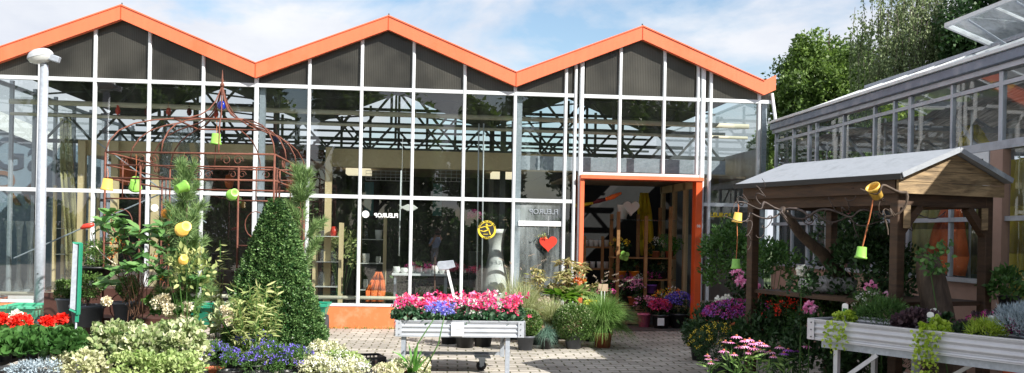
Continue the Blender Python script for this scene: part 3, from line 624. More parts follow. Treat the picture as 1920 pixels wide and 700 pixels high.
for y in ys:
    w = 0.07 if y in (11.30, 14.40, 9.43) else 0.045
    z0 = 1.22 if y > 9.43 else 0.46
    MB().box(XR - 0.025, XR + 0.025, y - w / 2, y + w / 2, z0, 3.39).build('mullion', 'alu_frame', GR, bevel=0.005)
MB().box(XR - 0.07, XR + 0.02, 9.30, 9.52, 0, 2.57).build('pilaster', 'parapet', GR)
# white door leaf beside the pilaster
MB().box(XR - 0.06, XR - 0.045, 9.56, 10.30, 2.50, 2.57).box(XR - 0.06, XR - 0.045, 9.56, 9.66, 1.9, 2.5).box(XR - 0.06, XR - 0.045, 9.80, 9.86, 1.9, 2.42).box(XR - 0.06, XR - 0.045, 9.86, 10.3, 2.36, 2.42).build('door_frame', 'white_frame', GR)
for i in range(len(ys) - 1):
    a, b = ys[i + 1] + 0.03, ys[i] - 0.03
    zs = [(3.30, 3.40), (2.665, 3.24), (1.885, 2.575), (1.215 if a > 9.3 else 0.46, 1.835)]
    for z0, z1 in zs:
        if b - a > 0.15:
            e = [rnd.uniform(-0.003, 0.003) for _ in range(4)]
            MB().q((XR + e[0], b, z0), (XR + e[1], a, z0), (XR + e[2], a, z1), (XR + e[3], b, z1)).build('glass_pane', 'glass_side', GR)
# roofs
def roofspan(x0, xr, x1, zg=3.6, zr=4.22):
    for xa, xb in ((x0, xr), (x1, xr)):
        MB().q((xa, Y0, zg), (xa, Y1, zg), (xb, Y1, zr), (xb, Y0, zr)).build('roof_glass', 'glass_roof', GR)
        mb = MB(); y = Y1
        while y > Y0: mb.bar((xa, y, zg + 0.012), (xb, y, zr + 0.012), 0.035, 0.03); y -= 0.8
        mb.build('roof_bar', 'white_frame', GR)
    MB().bar((xr, Y0, zr + 0.03), (xr, Y1, zr + 0.03), 0.12, 0.05).build('ridge', 'galvanised', GR)
roofspan(5.98, 7.6, 9.2); roofspan(9.2, 10.8, 12.4)
MB().bar((5.93, Y0, 3.60), (5.93, Y1, 3.60), 0.05, 0.05).build('eave_bar', 'white_frame', GR)
MB().bar((9.2, Y0, 3.5), (9.2, Y1, 3.5), 0.14, 0.10).build('gutter', 'galvanised', GR)
MB().q((12.4, Y0, 0), (12.4, Y1, 0), (12.4, Y1, 3.6), (12.4, Y0, 3.6)).build('rear_glass', 'glass_side', GR)
mb = MB()
for k in range(15): mb.box(12.36, 12.42, Y0 + k * 0.97, Y0 + k * 0.97 + 0.05, 0, 3.6)
mb.box(12.36, 12.42, Y0, Y1, 1.0, 1.06).box(12.36, 12.42, Y0, Y1, 2.5, 2.56).build('rear_frame', 'alu_frame', GR)
for yy in (Y0, Y1 + 0.0):
    MB().q((6.0, yy, 0), (12.4, yy, 0), (12.4, yy, 3.6), (10.8, yy, 4.2), (9.2, yy, 3.6), (7.6, yy, 4.2), (6.0, yy, 3.6)).build('end_glass', 'glass_side', GR)
for y in (5.0, 8.2, 11.4, 14.3):
    mb = MB().bar((6.1, y, 3.32), (12.3, y, 3.32), 0.06, 0.08).bar((6.1, y, 3.02), (12.3, y, 3.02), 0.05, 0.06); x = 6.1; u_ = True
    while x < 12: mb.bar((x, y, 3.02 if u_ else 3.32), (x + 0.5, y, 3.32 if u_ else 3.02), 0.03, 0.03); x += 0.5; u_ = not u_
    mb.build('truss', 'galvanised', GR)
    MB().box(9.15, 9.25, y - 0.05, y + 0.05, 0, 3.5).build('column', 'galvanised', GR)
for (ya, za, yb, zb) in ((14.2, 3.2, 12.9, 2.4), (11.6, 2.3, 12.9, 3.1), (11.3, 3.2, 10.2, 2.3), (9.9, 3.3, 9.0, 2.5), (8.1, 2.4, 9.0, 3.1)):
    MB().tube([(6.5, ya, za), (6.5, yb, zb)], 0.022, 6).build('brace', 'galvanised', GR, True)
for y in (14.6, 12.7, 10.6): MB().tube([(6.35, y, 0.5), (6.35, y, 3.3)], 0.016, 6).build('riser_pipe', 'white_frame', GR, True)
# shade netting, sagging between wires
mb = MB(); nx, ny = 20, 46
def nz_(x, y): return 3.23 - 0.07 * math.sin((y - 2.2) * PI * 2 / 1.6) ** 2 + 0.03 * math.sin(x * 7 + y)
for i in range(nx):
    for j in range(ny):
        xa, xb = 6.15 + i * 0.31, 6.15 + (i + 1) * 0.31; ya, yb = 2.4 + j * 0.29, 2.4 + (j + 1) * 0.29
        mb.q((xa, ya, nz_(xa, ya)), (xb, ya, nz_(xb, ya)), (xb, yb, nz_(xb, yb)), (xa, yb, nz_(xa, yb)))
mb.build('shade_net', 'shade_net', GR, True)
MB().box(6.05, 12.3, 15.74, 15.78, 0, 2.9).build('added_end_blocker', 'steel_dark', GR)  # added dark sheet, blocks bright sky showing through the end glass
MB().box(12.3, 12.35, 2.3, 15.7, 0, 2.9).build('rear_screen', 'dark_back', GR)
# open roof vent hinged at the ridge
hy0, hy1 = 3.2, 12.2
vr = MB().bar((7.6, hy1, 4.25), (6.92, hy1, 4.50), 0.05, 0.06).bar((7.6, hy0, 4.25), (6.92, hy0, 4.50), 0.05, 0.06).bar((6.92, hy0, 4.50), (6.92, hy1, 4.50), 0.05, 0.05)
for y in (11.15, 10.1, 9.05, 8.0, 6.95, 5.9, 4.85): vr.bar((7.6, y, 4.25), (6.92, y, 4.50), 0.035, 0.035)
V = vr.build('roof_vent', 'white_frame', GR)
MB().q((7.6, hy0, 4.262), (7.6, hy1, 4.262), (6.92, hy1, 4.512), (6.92, hy0, 4.512)).build('vent_glass', 'glass_vent', V)
for y in (11.75, 10.75, 9.6, 7.6, 5.4): MB().tube([(6.96, y, 4.47), (7.5, y - 0.12, 4.10)], 0.014, 6).build('vent_strut', 'galvanised', V)
struct(MB().q((6.0, Y0, 0.012), (12.3, Y0, 0.012), (12.3, Y1, 0.012), (6.0, Y1, 0.012)).build('glasshouse_floor', 'shop_floor'))

# ================================================================ street lamp
lp = AY(76, 430, 14.6); lx, ly = lp.x, lp.y
LP = thing('street_lamp', 'galvanised lamp post with a domed clear-bottomed head in front of the left gable', 'street lamp', (lx, ly, 0))
top = AY(80, 122, 14.6)
MB().tube([(lx, ly, 0), (lx, ly, 1.6), (lx, ly, 1.62), (lx + .01, ly, top.z)], [0.075, 0.072, 0.068, 0.058], 16).build('pole', 'galvanised', LP, True)
MB().tube([(lx, ly - 0.02, top.z - 0.02), (lx, ly - 0.02, top.z + 0.10)], 0.045, 12).build('collar', 'galvanised', LP, True)
# head: ellipsoid shell, opening tilted down and left
hc = Vector((lx - 0.03, ly - 0.05, top.z + 0.12)); mb = MB(); nn = []
prof = [(0.0, .10), (0.09, .095), (0.15, .07), (0.185, .03), (0.20, -.01)]
ax = Matrix.Rotation(-0.25, 3, 'Y') @ Matrix.Diagonal((0.95, 0.62, 1.05))
MB().lathe(hc, prof, 24, ax).build('lamp_shade', 'lamp_grey', LP, True)
MB().lathe(hc, [(0.192, -.01), (0.17, -.06), (0.10, -.095), (0.0, -.105)], 24, ax).build('lamp_lens', 'lens_plastic', LP, True)
MB().bar(hc + Vector((0.10, 0, 0.0)), hc + Vector((0.27, 0, -0.05)), 0.10, 0.09).build('lamp_housing', 'galvanised', LP, bevel=0.01)
MB().tube([(lx, ly - .07, 0.9), (lx, ly - .078, 0.9)], 0.012, 8).build('bolt', 'steel_dark', LP)

# ================================================================ rusty gazebo
A_ = AZ(198, 285, 2.52); B_ = AZ(515, 290, 2.52); C_ = AZ(572, 320, 2.52); D_ = A_ + (C_ - B_)
cen = (A_ + C_) / 2
GZ = thing('garden_gazebo', 'rusty wrought-iron garden pavilion frame with an open ogee dome and pointed finial', 'gazebo', (cen.x, cen.y, 0))
cor = [A_, B_, C_, D_]
def at_h(p, z): return Vector((p.x, p.y, z))
for z in (2.52, 2.36, 2.20):
    for i in range(4):
        a, b = cor[i], cor[(i + 1) % 4]
        MB().tube([at_h(a, z), at_h(b, z)], 0.013 if z != 2.36 else 0.010, 6).build('ring_bar', 'rust', GZ, True)
for i in range(4):   # trellis panels at the corners
    for q in (1, -1):
        a = cor[i]; b = cor[(i + q) % 4]; d = (b - a).normalized(); wdt = 0.44
        if q == 1 or i in (1, 2):
            e = a + d * wdt
            MB().tube([at_h(e, 0), at_h(e, 2.36)], 0.013, 6).build('post', 'rust', GZ, True)
            mb = MB()
            for z in (0.35, 0.9, 1.4, 1.95): mb.tube([at_h(a, z), at_h(e, z)], 0.010, 5)
            for zc in (0.62, 1.15, 1.66):
                pts = [at_h(a + d * (wdt / 2 + 0.13 * math.cos(t)), zc + 0.16 * math.sin(t)) for t in [k * PI / 8 for k in range(17)]]; mb.tube(pts, 0.007, 4, False)
            mid = a + d * wdt / 2; mb.tube([at_h(mid, 1.95), at_h(mid, 2.36)], 0.009, 5)
            mb.build('trellis', 'rust', GZ, True)
    MB().tube([at_h(cor[i], 0), at_h(cor[i], 2.52)], 0.014, 6).build('post', 'rust', GZ, True)
for i in range(4):   # scrolls between the rings
    a, b = cor[i], cor[(i + 1) % 4]; d = (b - a); n_ = 2; Ls = d.length; d = d.normalized(); mb = MB()
    for kk in (0.25, 0.5, 0.75):
        for s_ in (-1, 1):
            c0 = a + d * (Ls * kk + s_ * 0.075); pts = []
            for t in range(22):
                th = t * 0.36; rr = 0.062 * (1 - t / 30); pts.append(at_h(c0 + d * (s_ * rr * math.cos(th)), 2.44 + rr * math.sin(th)))
            mb.tube(pts, 0.006, 4, False)
    mb.build('scrollwork', 'rust', GZ, True)
prof = [(1.0, 0.0), (0.975, 0.14), (0.90, 0.28), (0.78, 0.39), (0.62, 0.465), (0.44, 0.52), (0.31, 0.555), (0.20, 0.62), (0.12, 0.71), (0.06, 0.83), (0.02, 0.98), (0.0, 1.06)]
cc = at_h(cen + Vector((0.06, 0, 0)), 2.52)
bases = []
for i in range(4):
    a, b = cor[i], cor[(i + 1) % 4]
    for t in (0.0, 0.33, 0.67): bases.append(a.lerp(b, t))
for j, b in enumerate(bases):
    full = prof if j % 3 == 0 or j % 2 == 0 else prof[:6]
    pts = [Vector((cc.x + (b.x - cc.x) * r, cc.y + (b.y - cc.y) * r, 2.52 + h)) for r, h in full]
    MB().tube(pts, 0.0095, 6).build('dome_rib', 'rust', GZ, True)
ring = [Vector((cc.x + (b.x - cc.x) * 0.44, cc.y + (b.y - cc.y) * 0.44, 2.52 + 0.52)) for b in bases]
MB().tube(ring + [ring[0]], 0.013, 6).build('dome_ring', 'rust', GZ, True)
MB().lathe((cc.x, cc.y, 3.55), [(0.0, 0), (0.03, 0.02), (0.03, 0.05), (0.012, 0.07), (0.022, 0.10), (0.012, 0.13), (0.004, 0.24), (0.0, 0.25)], 10).build('finial', 'rust', GZ, True)
b_ = MB().lathe((cc.x, cc.y, 3.24), [(0.065 * math.sin(t), 0.065 - 0.065 * math.cos(t)) for t in [k * PI / 12 for k in range(13)]], 20).build('glass_ball', 'blue_glass', None, True)
tag(b_, 'cobalt blue glass ball hanging inside the tip of the rusty gazebo dome', 'glass ball')

# ================================================================ hanging little pots
def hang_pot(px_, py_, Y, material, label, hpx, tilt=(0, 0), up=0.25, r=None):
    c = AY(px_, py_, Y); s = hpx * Y / 1800.0
    o = thing('hanging_pot', label, 'flower pot', (0, 0, 0), 'small coloured plastic pots hung up as decoration')
    R = Matrix.Rotation(tilt[0], 3, 'X') @ Matrix.Rotation(tilt[1], 3, 'Y')
    MB().lathe((0, 0, 0), [(0.36 * s, s * .5), (0.38 * s, s * .5), (0.46 * s, -s * .32), (0.52 * s, -s * .34), (0.53 * s, -s * .5), (0.47 * s, -s * .5), (0.44 * s, -s * .3), (0.34 * s, s * .45), (0.001, s * .47), (0.001, s * .5), (0.36 * s, s * .5)], 20, R).build('pot', material, o, True)
    if up: MB().tube([(0, 0, s * .2), (0.01, 0, s * .5 + up * .5), (0, 0, s * .5 + up)], 0.004, 4).build('cord', 'ribbon', o)
    o.location = c
    return o
hang_pot(201, 346, 11.7, 'yellow_plastic', 'yellow pot hung upside down on the left gazebo post', 21, (0.05, 0.1), 0.12)
hang_pot(254, 345, 12.6, 'lime_plastic', 'lime green pot hanging tilted between the gazebo trellis posts', 22, (0.7, 0.2), 0.3)
hang_pot(340, 352, 10.9, 'lime_plastic', 'lime green pot perched on the pine shoot tip', 21, (2.1, -0.7), 0)
hang_pot(405, 261, 12.9, 'lime_plastic', 'lime green pot hanging on an orange cord under the gazebo dome', 20, (0, 0.05), 0.22)
hang_pot(437, 364, 11.6, 'lime_plastic', 'lime green pot tied sideways to the middle gazebo post', 20, (1.3, 0.5), 0)
hang_pot(345, 428, 10.6, 'yellow_plastic', 'yellow pot with a holed base facing out of the pine', 25, (1.2, .6), 0)
hang_pot(316, 397, 11.4, 'orange_plastic', 'orange pot half hidden in the pine needles', 20, (1.0, 0.6), 0)
hang_pot(344, 486, 10.8, 'yellow_plastic', 'yellow pot low down among the pine branches', 17, (1.2, 0.3), 0)
hang_pot(1383, 408, 9.4, 'yellow_plastic', 'yellow pot hung from a twig at the left end of the wooden shelter', 19, (0.1, 0.1), 0.1)
hang_pot(1380, 495, 9.4, 'lime_plastic', 'lime green pot dangling on a long string left of the wooden shelter', 19, (0, 0), 0.42)
hang_pot(1641, 360, 7.75, 'yellow_plastic', 'sunlit yellow pot caught tilted in the twisted branches under the eave', 27, (-2.76, .64), 0)
hang_pot(1615, 474, 7.8, 'lime_plastic', 'lime green pot dangling on an orange ribbon in front of the shelter', 23, (0, 0.12), 0)
MB_r = MB().tube([AY(1617, 463, 7.8), AY(1630, 410, 7.79), AY(1637, 375, 7.76)], 0.006, 5).build('ribbon_cord', 'ribbon', None)
tag(MB_r, 'orange ribbon running down from the tilted yellow pot to the green pot', 'ribbon')

# ================================================================ wheeled display cart
CT = thing('display_cart', 'low galvanised tray trolley on castors carrying the cyclamens', 'plant cart', (0.47, 11.15, 0))
cx0, cx1, cy0, cy1 = -0.26, 1.18, 10.75, 11.55
def tray(parent, p0, p1, p2, p3, z0, z1, mt, name='tray', bottom=0.03):
    """corrugated tray rim round four corner points."""
    pts = [Vector(p) for p in (p0, p1, p2, p3)]
    for i in range(4):
        a, b = pts[i], pts[(i + 1) % 4]; d = (b - a).normalized(); nrm = Vector((d.y, -d.x, 0)); mb = MB(); n = 24
        prev = None
        for k in range(n + 1):
            t = k / n; z = z0 + (z1 - z0) * t; off = nrm * (0.007 * math.sin(t * PI * 2 * 3.5) if 0.05 < t < 0.95 else 0.004)
            cur = (Vector((a.x, a.y, z)) + off, Vector((b.x, b.y, z)) + off)
            if prev: mb.q(prev[0], prev[1], cur[1], cur[0])
            prev = cur
        mb.build('tray_side', mt, parent, True)
        MB().bar((a.x, a.y, z1), (b.x, b.y, z1), 0.022, 0.012).build('tray_rim', mt, parent)
        for q, s_ in ((a, 1), (b, -1)): MB().bar(Vector((q.x, q.y, z0 + .003)) + nrm * 0.011 + d * s_ * 0.035, Vector((q.x, q.y, z1 - .003)) + nrm * 0.011 + d * s_ * 0.035, 0.07, 0.004, up=nrm).build('corner_plate', mt, parent)
        sc = MB()
        for q, s_ in ((a, 1), (b, -1)):
            for t in (0.15, 0.5, 0.85):
                c = Vector((q.x, q.y, z0 + (z1 - z0) * t)) + nrm * 0.013 + d * s_ * 0.04; sc.tube([c, c + nrm * 0.006], 0.006, 8)
        sc.build('rivet', 'steel_dark', parent)
    MB().q(*[(p.x, p.y, z0 + bottom) for p in pts]).build('tray_floor', 'plastic_black', parent)
tray(CT, (cx0, cy0, 0), (cx1, cy0, 0), (cx1, cy1, 0), (cx0, cy1, 0), 0.44, 0.62, 'tray_metal')
for x, y in ((cx0 + 0.09, cy0 + 0.05), (cx1 - 0.18, cy0 + 0.05), (cx0 + 0.09, cy1 - 0.05), (cx1 - 0.18, cy1 - 0.05)):
    MB().box(x - 0.025, x + 0.025, y - 0.02, y + 0.02, 0.0 if (x > 0.5 and y < 11.2) else 0.13, 0.45).build('leg', 'galvanised', CT)
MB().box(cx0 + 0.09, cx1 - 0.18, cy1 - 0.065, cy1 - 0.035, 0.15, 0.185).build('lower_rail', 'galvanised', CT)
MB().bar((cx0 + 0.09, cy0 + 0.08, 0.165), (cx0 + 0.09, cy1 - 0.09, 0.165), 0.03, 0.035).build('lower_rail', 'galvanised', CT)
MB().bar((cx1 - 0.18, cy1 - 0.06, 0.30), (cx1 - 0.12, cy1 - 0.06, 0.44), 0.02, 0.01).build('strut', 'galvanised', CT)
for x, y in ((0.735, 11.22), (cx0 + 0.36, cy1 - 0.06), (cx0 + 0.09, cy0 + 0.06)):
    w_ = MB().tube([(x - 0.006, y - 0.018, 0.06), (x + 0.006, y + 0.018, 0.06)], 0.057, 20).build('castor', 'rubber', CT, True)
    MB().tube([(x - 0.008, y - 0.024, 0.06), (x + 0.008, y + 0.024, 0.06)], 0.020, 12).build('hub', 'galvanised', w_, True)
    MB().prism([(x - 0.015, y - 0.030, 0.05), (x + 0.03, y - 0.030, 0.06), (x + 0.05, y - 0.030, 0.14), (x - 0.03, y - 0.030, 0.14)], (0, 0.004, 0)).prism([(x - 0.015, y + 0.030, 0.05), (x + 0.03, y + 0.030, 0.06), (x + 0.05, y + 0.030, 0.14), (x - 0.03, y + 0.030, 0.14)], (0, -0.004, 0)).box(x - 0.035, x + 0.035, y - 0.05, y + 0.05, 0.138, 0.15).build('castor_fork', 'galvanised', w_)
MB().box(0.66, 0.84, 11.15, cy1 - 0.03, 0.15, 0.165).build('castor_plate', 'galvanised', CT)
pl = MB().box(0.36, 0.50, cy0 - 0.022, cy0 - 0.019, 0.455, 0.605).build('price_card', 'white_sign', CT)
for k, (s_, t_) in enumerate(((0.018, 'Alpenveilchen'), (0.018, 'winterhart'))): text(pl, t_, s_, (0.43, cy0 - 0.0235, 0.565 - k * 0.04), (PI / 2, 0, 0), 'galvanised', 'lettering', 0.0005)
# hammer-shaped blank sign on a slanted stem
sg = thing('plant_sign', 'blank grey paddle sign on a slanting white stem standing in the cyclamens', 'sign', (0.55, 11.1, 0.5))
a = AY(852, 560, 11.1); b = AY(839, 505, 11.1)
MB().bar(a, b, 0.03, 0.012, up=(0, 1, 0)).build('stem', 'white_paint', sg)
q = [AY(x, y, 11.08) for x, y in ((821, 491), (850, 488), (854, 501), (838, 506), (823, 506), (819, 498))]
MB().prism(q, (0, 0.02, 0)).build('board', 'galvanised', sg, bevel=0.004)
st_ = AY(816, 520, 11.2)
tag(MB().tube([AY(815, 545, 11.2), AY(815.5, 482, 11.2)], [0.010, 0.004], 6).build('closed_bud_stick', 'bark'), 'thin dark stake standing among the cyclamens left of the sign', 'stake')

# ================================================================ right display table
TB = thing('display_table', 'long white corrugated tray table with cross-braced legs beside the wooden shelter', 'table', (3.9, 7.4, 0))
TA = AZ(1516, 598, 0.92); dirT = (AZ(1920, 639, 0.92) - TA); dirT.z = 0; dirT.normalize(); nT = Vector((-dirT.y, dirT.x, 0)); 
if nT.x < 0: nT = -nT
TBp = TA + dirT * 2.6; wT = 0.62
tray(TB, TA, TBp, TBp + nT * wT, TA + nT * wT, 0.745, 0.92, 'tray_white')
MB().bar(TA + dirT * 0.12 + nT * 0.04 + Vector((0, 0, -0.205)), TBp + nT * 0.04 + Vector((0, 0, -0.205)), 0.03, 0.06).build('side_rail', 'galvanised', TB)
MB().bar(TA + dirT * 0.12 + nT * (wT - .04) + Vector((0, 0, -0.205)), TBp + nT * (wT - .04) + Vector((0, 0, -0.205)), 0.03, 0.06).build('side_rail', 'galvanised', TB)
def tp(u, w, z): p = TA + dirT * u + nT * w; return Vector((p.x, p.y, z))
for u in (0.26, 2.3):
    for w in (0.05, wT - 0.05):
        MB().bar(tp(u, w, 0), tp(u, w, 0.70), 0.04, 0.04, up=dirT).build('leg', 'tray_white', TB)
MB().bar(tp(0.28, 0.03, 0.40), tp(0.66, 0.03, 0.68), 0.012, 0.035).build('brace', 'tray_white', TB)
MB().bar(tp(0.9, 0.30, 0.40), tp(1.3, 0.30, 0.66), 0.012, 0.03).build('brace', 'tray_white', TB)
MB().bar(tp(0.83, 0.30, 0), tp(0.83, 0.30, 0.70), 0.05, 0.05).build('leg', 'galvanised', TB)

# ================================================================ wooden shelter
PV = thing('wooden_shelter', 'small timber shelter with a grey sheet roof and boarded gable', 'shelter', (4.3, 9.2, 0))
e1 = Vector((4.07, 7.84, 2.15)); e2 = Vector((5.29, 8.26, 2.15)); Lv = Vector((-0.72, 2.21, 0))
e2 = e1 + Vector((1.26, 0.41, 0)); rg = (e1 + e2) / 2 + Vector((0, 0, 0.25))
gd = (e2 - e1).normalized(); ld = Lv.normalized()
for (a, b) in ((e1, rg), (e2, rg)):
    MB().prism([a, b, b + Vector((0, 0, 0.035)), a + Vector((0, 0, 0.035))], Lv).build('roof_slope', 'roof_sheet', PV)
MB().bar(e1 + Vector((0, 0, 0.01)) - ld * 0.01, e1 + Vector((0, 0, 0.01)) + Lv, 0.03, 0.05).build('eave_trim', 'black_ink', PV)
for a in (e1, e2): MB().bar(a - ld * 0.012 + Vector((0, 0, 0.022)), rg - ld * 0.012 + Vector((0, 0, 0.022)), 0.02, 0.045).build('verge_trim', 'roof_sheet', PV)
# gable boards
def gpt(t, z): p = e1 + (e2 - e1) * t; return Vector((p.x, p.y, z)) + ld * 0.05
def hw(z): return min(1.0, (z - 2.15) / 0.25) * 0.5
zz = [2.02, 2.125, 2.225, 2.32, 2.395]
for z0, z1 in zip(zz[:-1], zz[1:]):
    t0 = 0.02 + max(0, hw(z0)); t1 = 0.02 + max(0, hw(z1)); t1 = min(t1, 0.499); t0 = min(t0, 0.497)
    if z0 < 2.15: pts = [gpt(0.02, z0), gpt(0.98, z0), gpt(0.98, max(z0, min(z1, 2.15)) - .004), gpt(1 - t1, z1 - 0.004), gpt(t1, z1 - 0.004), gpt(0.02, min(z1, 2.15) - .004)]
    else: pts = [gpt(t0, z0), gpt(1 - t0, z0), gpt(1 - t1, z1 - 0.004), gpt(t1, z1 - 0.004)]
    MB().prism(pts, ld * 0.025).build('gable_board', 'gable_board', PV)
tag_b = MB()
corners = [e1 + gd * 0.13 + ld * 0.16, e2 - gd * 0.13 + ld * 0.16, e2 - gd * 0.13 + Lv - ld * 0.16, e1 + gd * 0.13 + Lv - ld * 0.16]
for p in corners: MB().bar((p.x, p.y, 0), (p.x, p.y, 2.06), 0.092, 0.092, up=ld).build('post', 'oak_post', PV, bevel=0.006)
for i in range(4):
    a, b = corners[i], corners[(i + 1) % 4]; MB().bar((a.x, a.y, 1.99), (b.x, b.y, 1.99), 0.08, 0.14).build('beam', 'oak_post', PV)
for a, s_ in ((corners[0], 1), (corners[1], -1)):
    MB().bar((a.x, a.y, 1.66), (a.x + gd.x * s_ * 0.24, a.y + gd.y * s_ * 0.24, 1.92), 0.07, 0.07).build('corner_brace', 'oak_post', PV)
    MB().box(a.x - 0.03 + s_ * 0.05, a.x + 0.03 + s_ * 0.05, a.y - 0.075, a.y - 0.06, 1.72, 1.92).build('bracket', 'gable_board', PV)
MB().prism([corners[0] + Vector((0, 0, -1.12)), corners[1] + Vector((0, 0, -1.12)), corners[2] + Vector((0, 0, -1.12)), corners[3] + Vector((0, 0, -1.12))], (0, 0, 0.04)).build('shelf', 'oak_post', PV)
for s_ in (0.3, 0.7): 
    p = rg + Lv * s_; 
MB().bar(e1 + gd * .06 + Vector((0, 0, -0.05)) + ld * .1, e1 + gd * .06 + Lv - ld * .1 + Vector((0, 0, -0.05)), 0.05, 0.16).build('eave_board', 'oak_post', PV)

# leaning trunk, driftwood log and stump
def wob(a, b, n, amp, seed):
    g = random.Random(seed); a = Vector(a); b = Vector(b)
    return [a.lerp(b, i / n) + Vector((g.uniform(-amp, amp), g.uniform(-amp, amp), g.uniform(-amp, amp))) * (1 if 0 < i < n else 0) for i in range(n + 1)]
tr = thing('leaning_trunk', 'bare crooked tree trunk leaning across the shelter with twisted branches', 'tree trunk', AY(1580, 515, 9.3))
pts = wob(AY(1466, 392, 8.9), AY(1592, 535, 9.4), 7, 0.02, 3)
MB().tube(pts, [0.035, 0.045, 0.05, 0.052, 0.06, 0.065, 0.07, 0.085], 9).build('trunk', 'bark', tr, True)
g = random.Random(5)
def twisty(a, dx, dz, n, r, dy=0.0, step=0.10):
    p = Vector(a); pts = [p.copy()]; ph = g.uniform(0, 6); n *= 3; step /= 3
    for i in range(n):
        p = p + Vector((dx * step + 0.022 * math.sin(ph + i * .62), dy * step + 0.016 * math.cos(ph * 2 + i * .5), dz * step + 0.024 * math.sin(ph * 1.7 + i * .71)))
        pts.append(p.copy())
    return pts, [r * (1 - 0.8 * i / n) + 0.0025 for i in range(n + 1)]
def branchset(parent, start, specs, mt='twig'):
    for (dx, dz, n, r, dy) in specs:
        mb = MB(); pts, rs = twisty(start, dx, dz, n, r, dy); mb.tube(pts, rs, 5, False)
        for k in range(5, len(pts) - 4, 8):
            p2, r2 = twisty(pts[k], dx * 0.5 + g.uniform(-.6, .6), g.uniform(-.8, .7), g.randint(4, 8), r * 0.45, g.uniform(-.5, .4), 0.06); mb.tube(p2, r2, 4, False)
        mb.build('branch', mt, parent, True)
s0 = AY(1468, 394, 8.9)
branchset(tr, s0, [(-0.9, 0.0, 6, 0.009, -0.3), (0.9, -0.02, 12, 0.010, -0.8), (0.8, -0.10, 11, 0.009, -0.6), (-1.0, -0.12, 6, 0.008, -0.2), (0.1, -0.5, 4, 0.006, -0.3)])
s1 = AY(1700, 362, 7.72)
hz = thing('corkscrew_branch', 'black knobbly contorted branch tip poking out under the right end of the eave', 'branch', s1)
branchset(hz, s1, [(-0.9, -0.05, 4, 0.013, 0.1), (-0.45, -0.75, 4, 0.011, 0.0)], 'bark')
lg = thing('driftwood_log', 'grey weathered log lying on the shelf inside the shelter', 'log', AY(1555, 545, 9.3))
MB().tube(wob(AY(1498, 532, 9.3), AY(1606, 537, 9.1), 8, 0.018, 9), [0.05, 0.08, 0.095, 0.09, 0.10, 0.085, 0.09, 0.08, 0.05], 10).build('log', 'driftwood', lg, True)
su = thing('tree_stump', 'leaning grey-brown tree stump with a green creeper behind the white table', 'tree stump', (4.55, 7.95, 0))
p0 = AY(1800, 760, 7.75); p1 = AY(1738, 478, 7.95)
MB().tube(wob(Vector((4.60, 7.85, 0)), p1, 8, 0.015, 4), [0.24, 0.20, 0.175, 0.16, 0.15, 0.14, 0.13, 0.12, 0.09], 12).build('trunk', 'bark', su, True)

# ================================================================ wheelbarrows and left clutter
def barrow(px0, px1, ytop, Yd, label, mt='green_tub', wheel=None):
    a = AY(px0, ytop, Yd); b = AY(px1, ytop, Yd); o = thing('wheelbarrow', label, 'wheelbarrow', ((a.x + b.x) / 2, Yd, 0), 'green tub wheelbarrows in front of the shop window'); z1 = a.z; w = b.x - a.x; mb = MB()
    h = 0.27; i_ = w * 0.14; x0, x1 = a.x, b.x; y0, y1 = Yd - 0.35, Yd + 0.35
    T_ = [(x0, y0, z1), (x1, y0, z1), (x1, y1, z1), (x0, y1, z1)]; Bm = [(x0 + i_, y0 + .12, z1 - h), (x1 - i_, y0 + .12, z1 - h), (x1 - i_, y1 - .12, z1 - h), (x0 + i_, y1 - .12, z1 - h)]
    for k in range(4): mb.q(T_[k], T_[(k + 1) % 4], Bm[(k + 1) % 4], Bm[k])
    mb.q(*Bm).build('tub', mt, o)
    rm = MB()
    for k in range(4): rm.bar(T_[k], T_[(k + 1) % 4], 0.035, 0.03)
    rm.build('tub_rim', mt, o)
    wx = x1 - 0.02 if wheel is None else wheel
    wl = MB().tube([(wx - 0.03, Yd - 0.1, 0.17), (wx + 0.03, Yd - 0.1, 0.17)], 0.17, 20).build('wheel', 'rubber', o, True)
    fr = MB()
    for yy in (y0 + .15, y1 - .15): fr.tube([(x0 - 0.25, yy, z1 - 0.02), (x0 + 0.1, yy, z1 - h - 0.02), (x1 - .1, yy, z1 - h - 0.02), (wx, yy, 0.17)], 0.014, 6).tube([(x0 + .15, yy, z1 - h - .02), (x0 + 0.05, yy, 0.0)], 0.014, 6)
    fr.build('frame', 'galvanised', o, True)
    return o
barrow(14, 84, 573, 14.1, 'pale green wheelbarrow tub beside the lamp post and brown board')
barrow(362, 416, 572, 14.4, 'dark green wheelbarrow tub left of the clipped box cone', 'green_tub_dark')
barrow(555, 616, 570, 14.8, 'dark green wheelbarrow with its wheel just showing right of the box cone', 'green_tub_dark')
bb = MB()
p = AY(88, 548, 13.4); q = AY(140, 548, 13.4); tag(bb.box(p.x, q.x, 13.3, 13.36, 0, p.z).build('brown_panel', 'brown_board'), 'dark brown panel standing beside the lamp post behind the geraniums', 'panel')
SG = thing('plant_staging', 'dark brown stepped staging behind the variegated plants holding potted box balls', 'plant stand', (AY(210, 560, 12.6).x, 12.6, 0))
for (xa, xb, yt, Yd, dp_) in ((140, 330, 540, 12.9, 0.55), (140, 330, 596, 12.2, 0.55)):
    a = AY(xa, yt, Yd); b = AY(xb, yt, Yd); MB().box(a.x, b.x, Yd, Yd + dp_, 0.0, a.z).build('step', 'brown_board', SG, bevel=0.005)
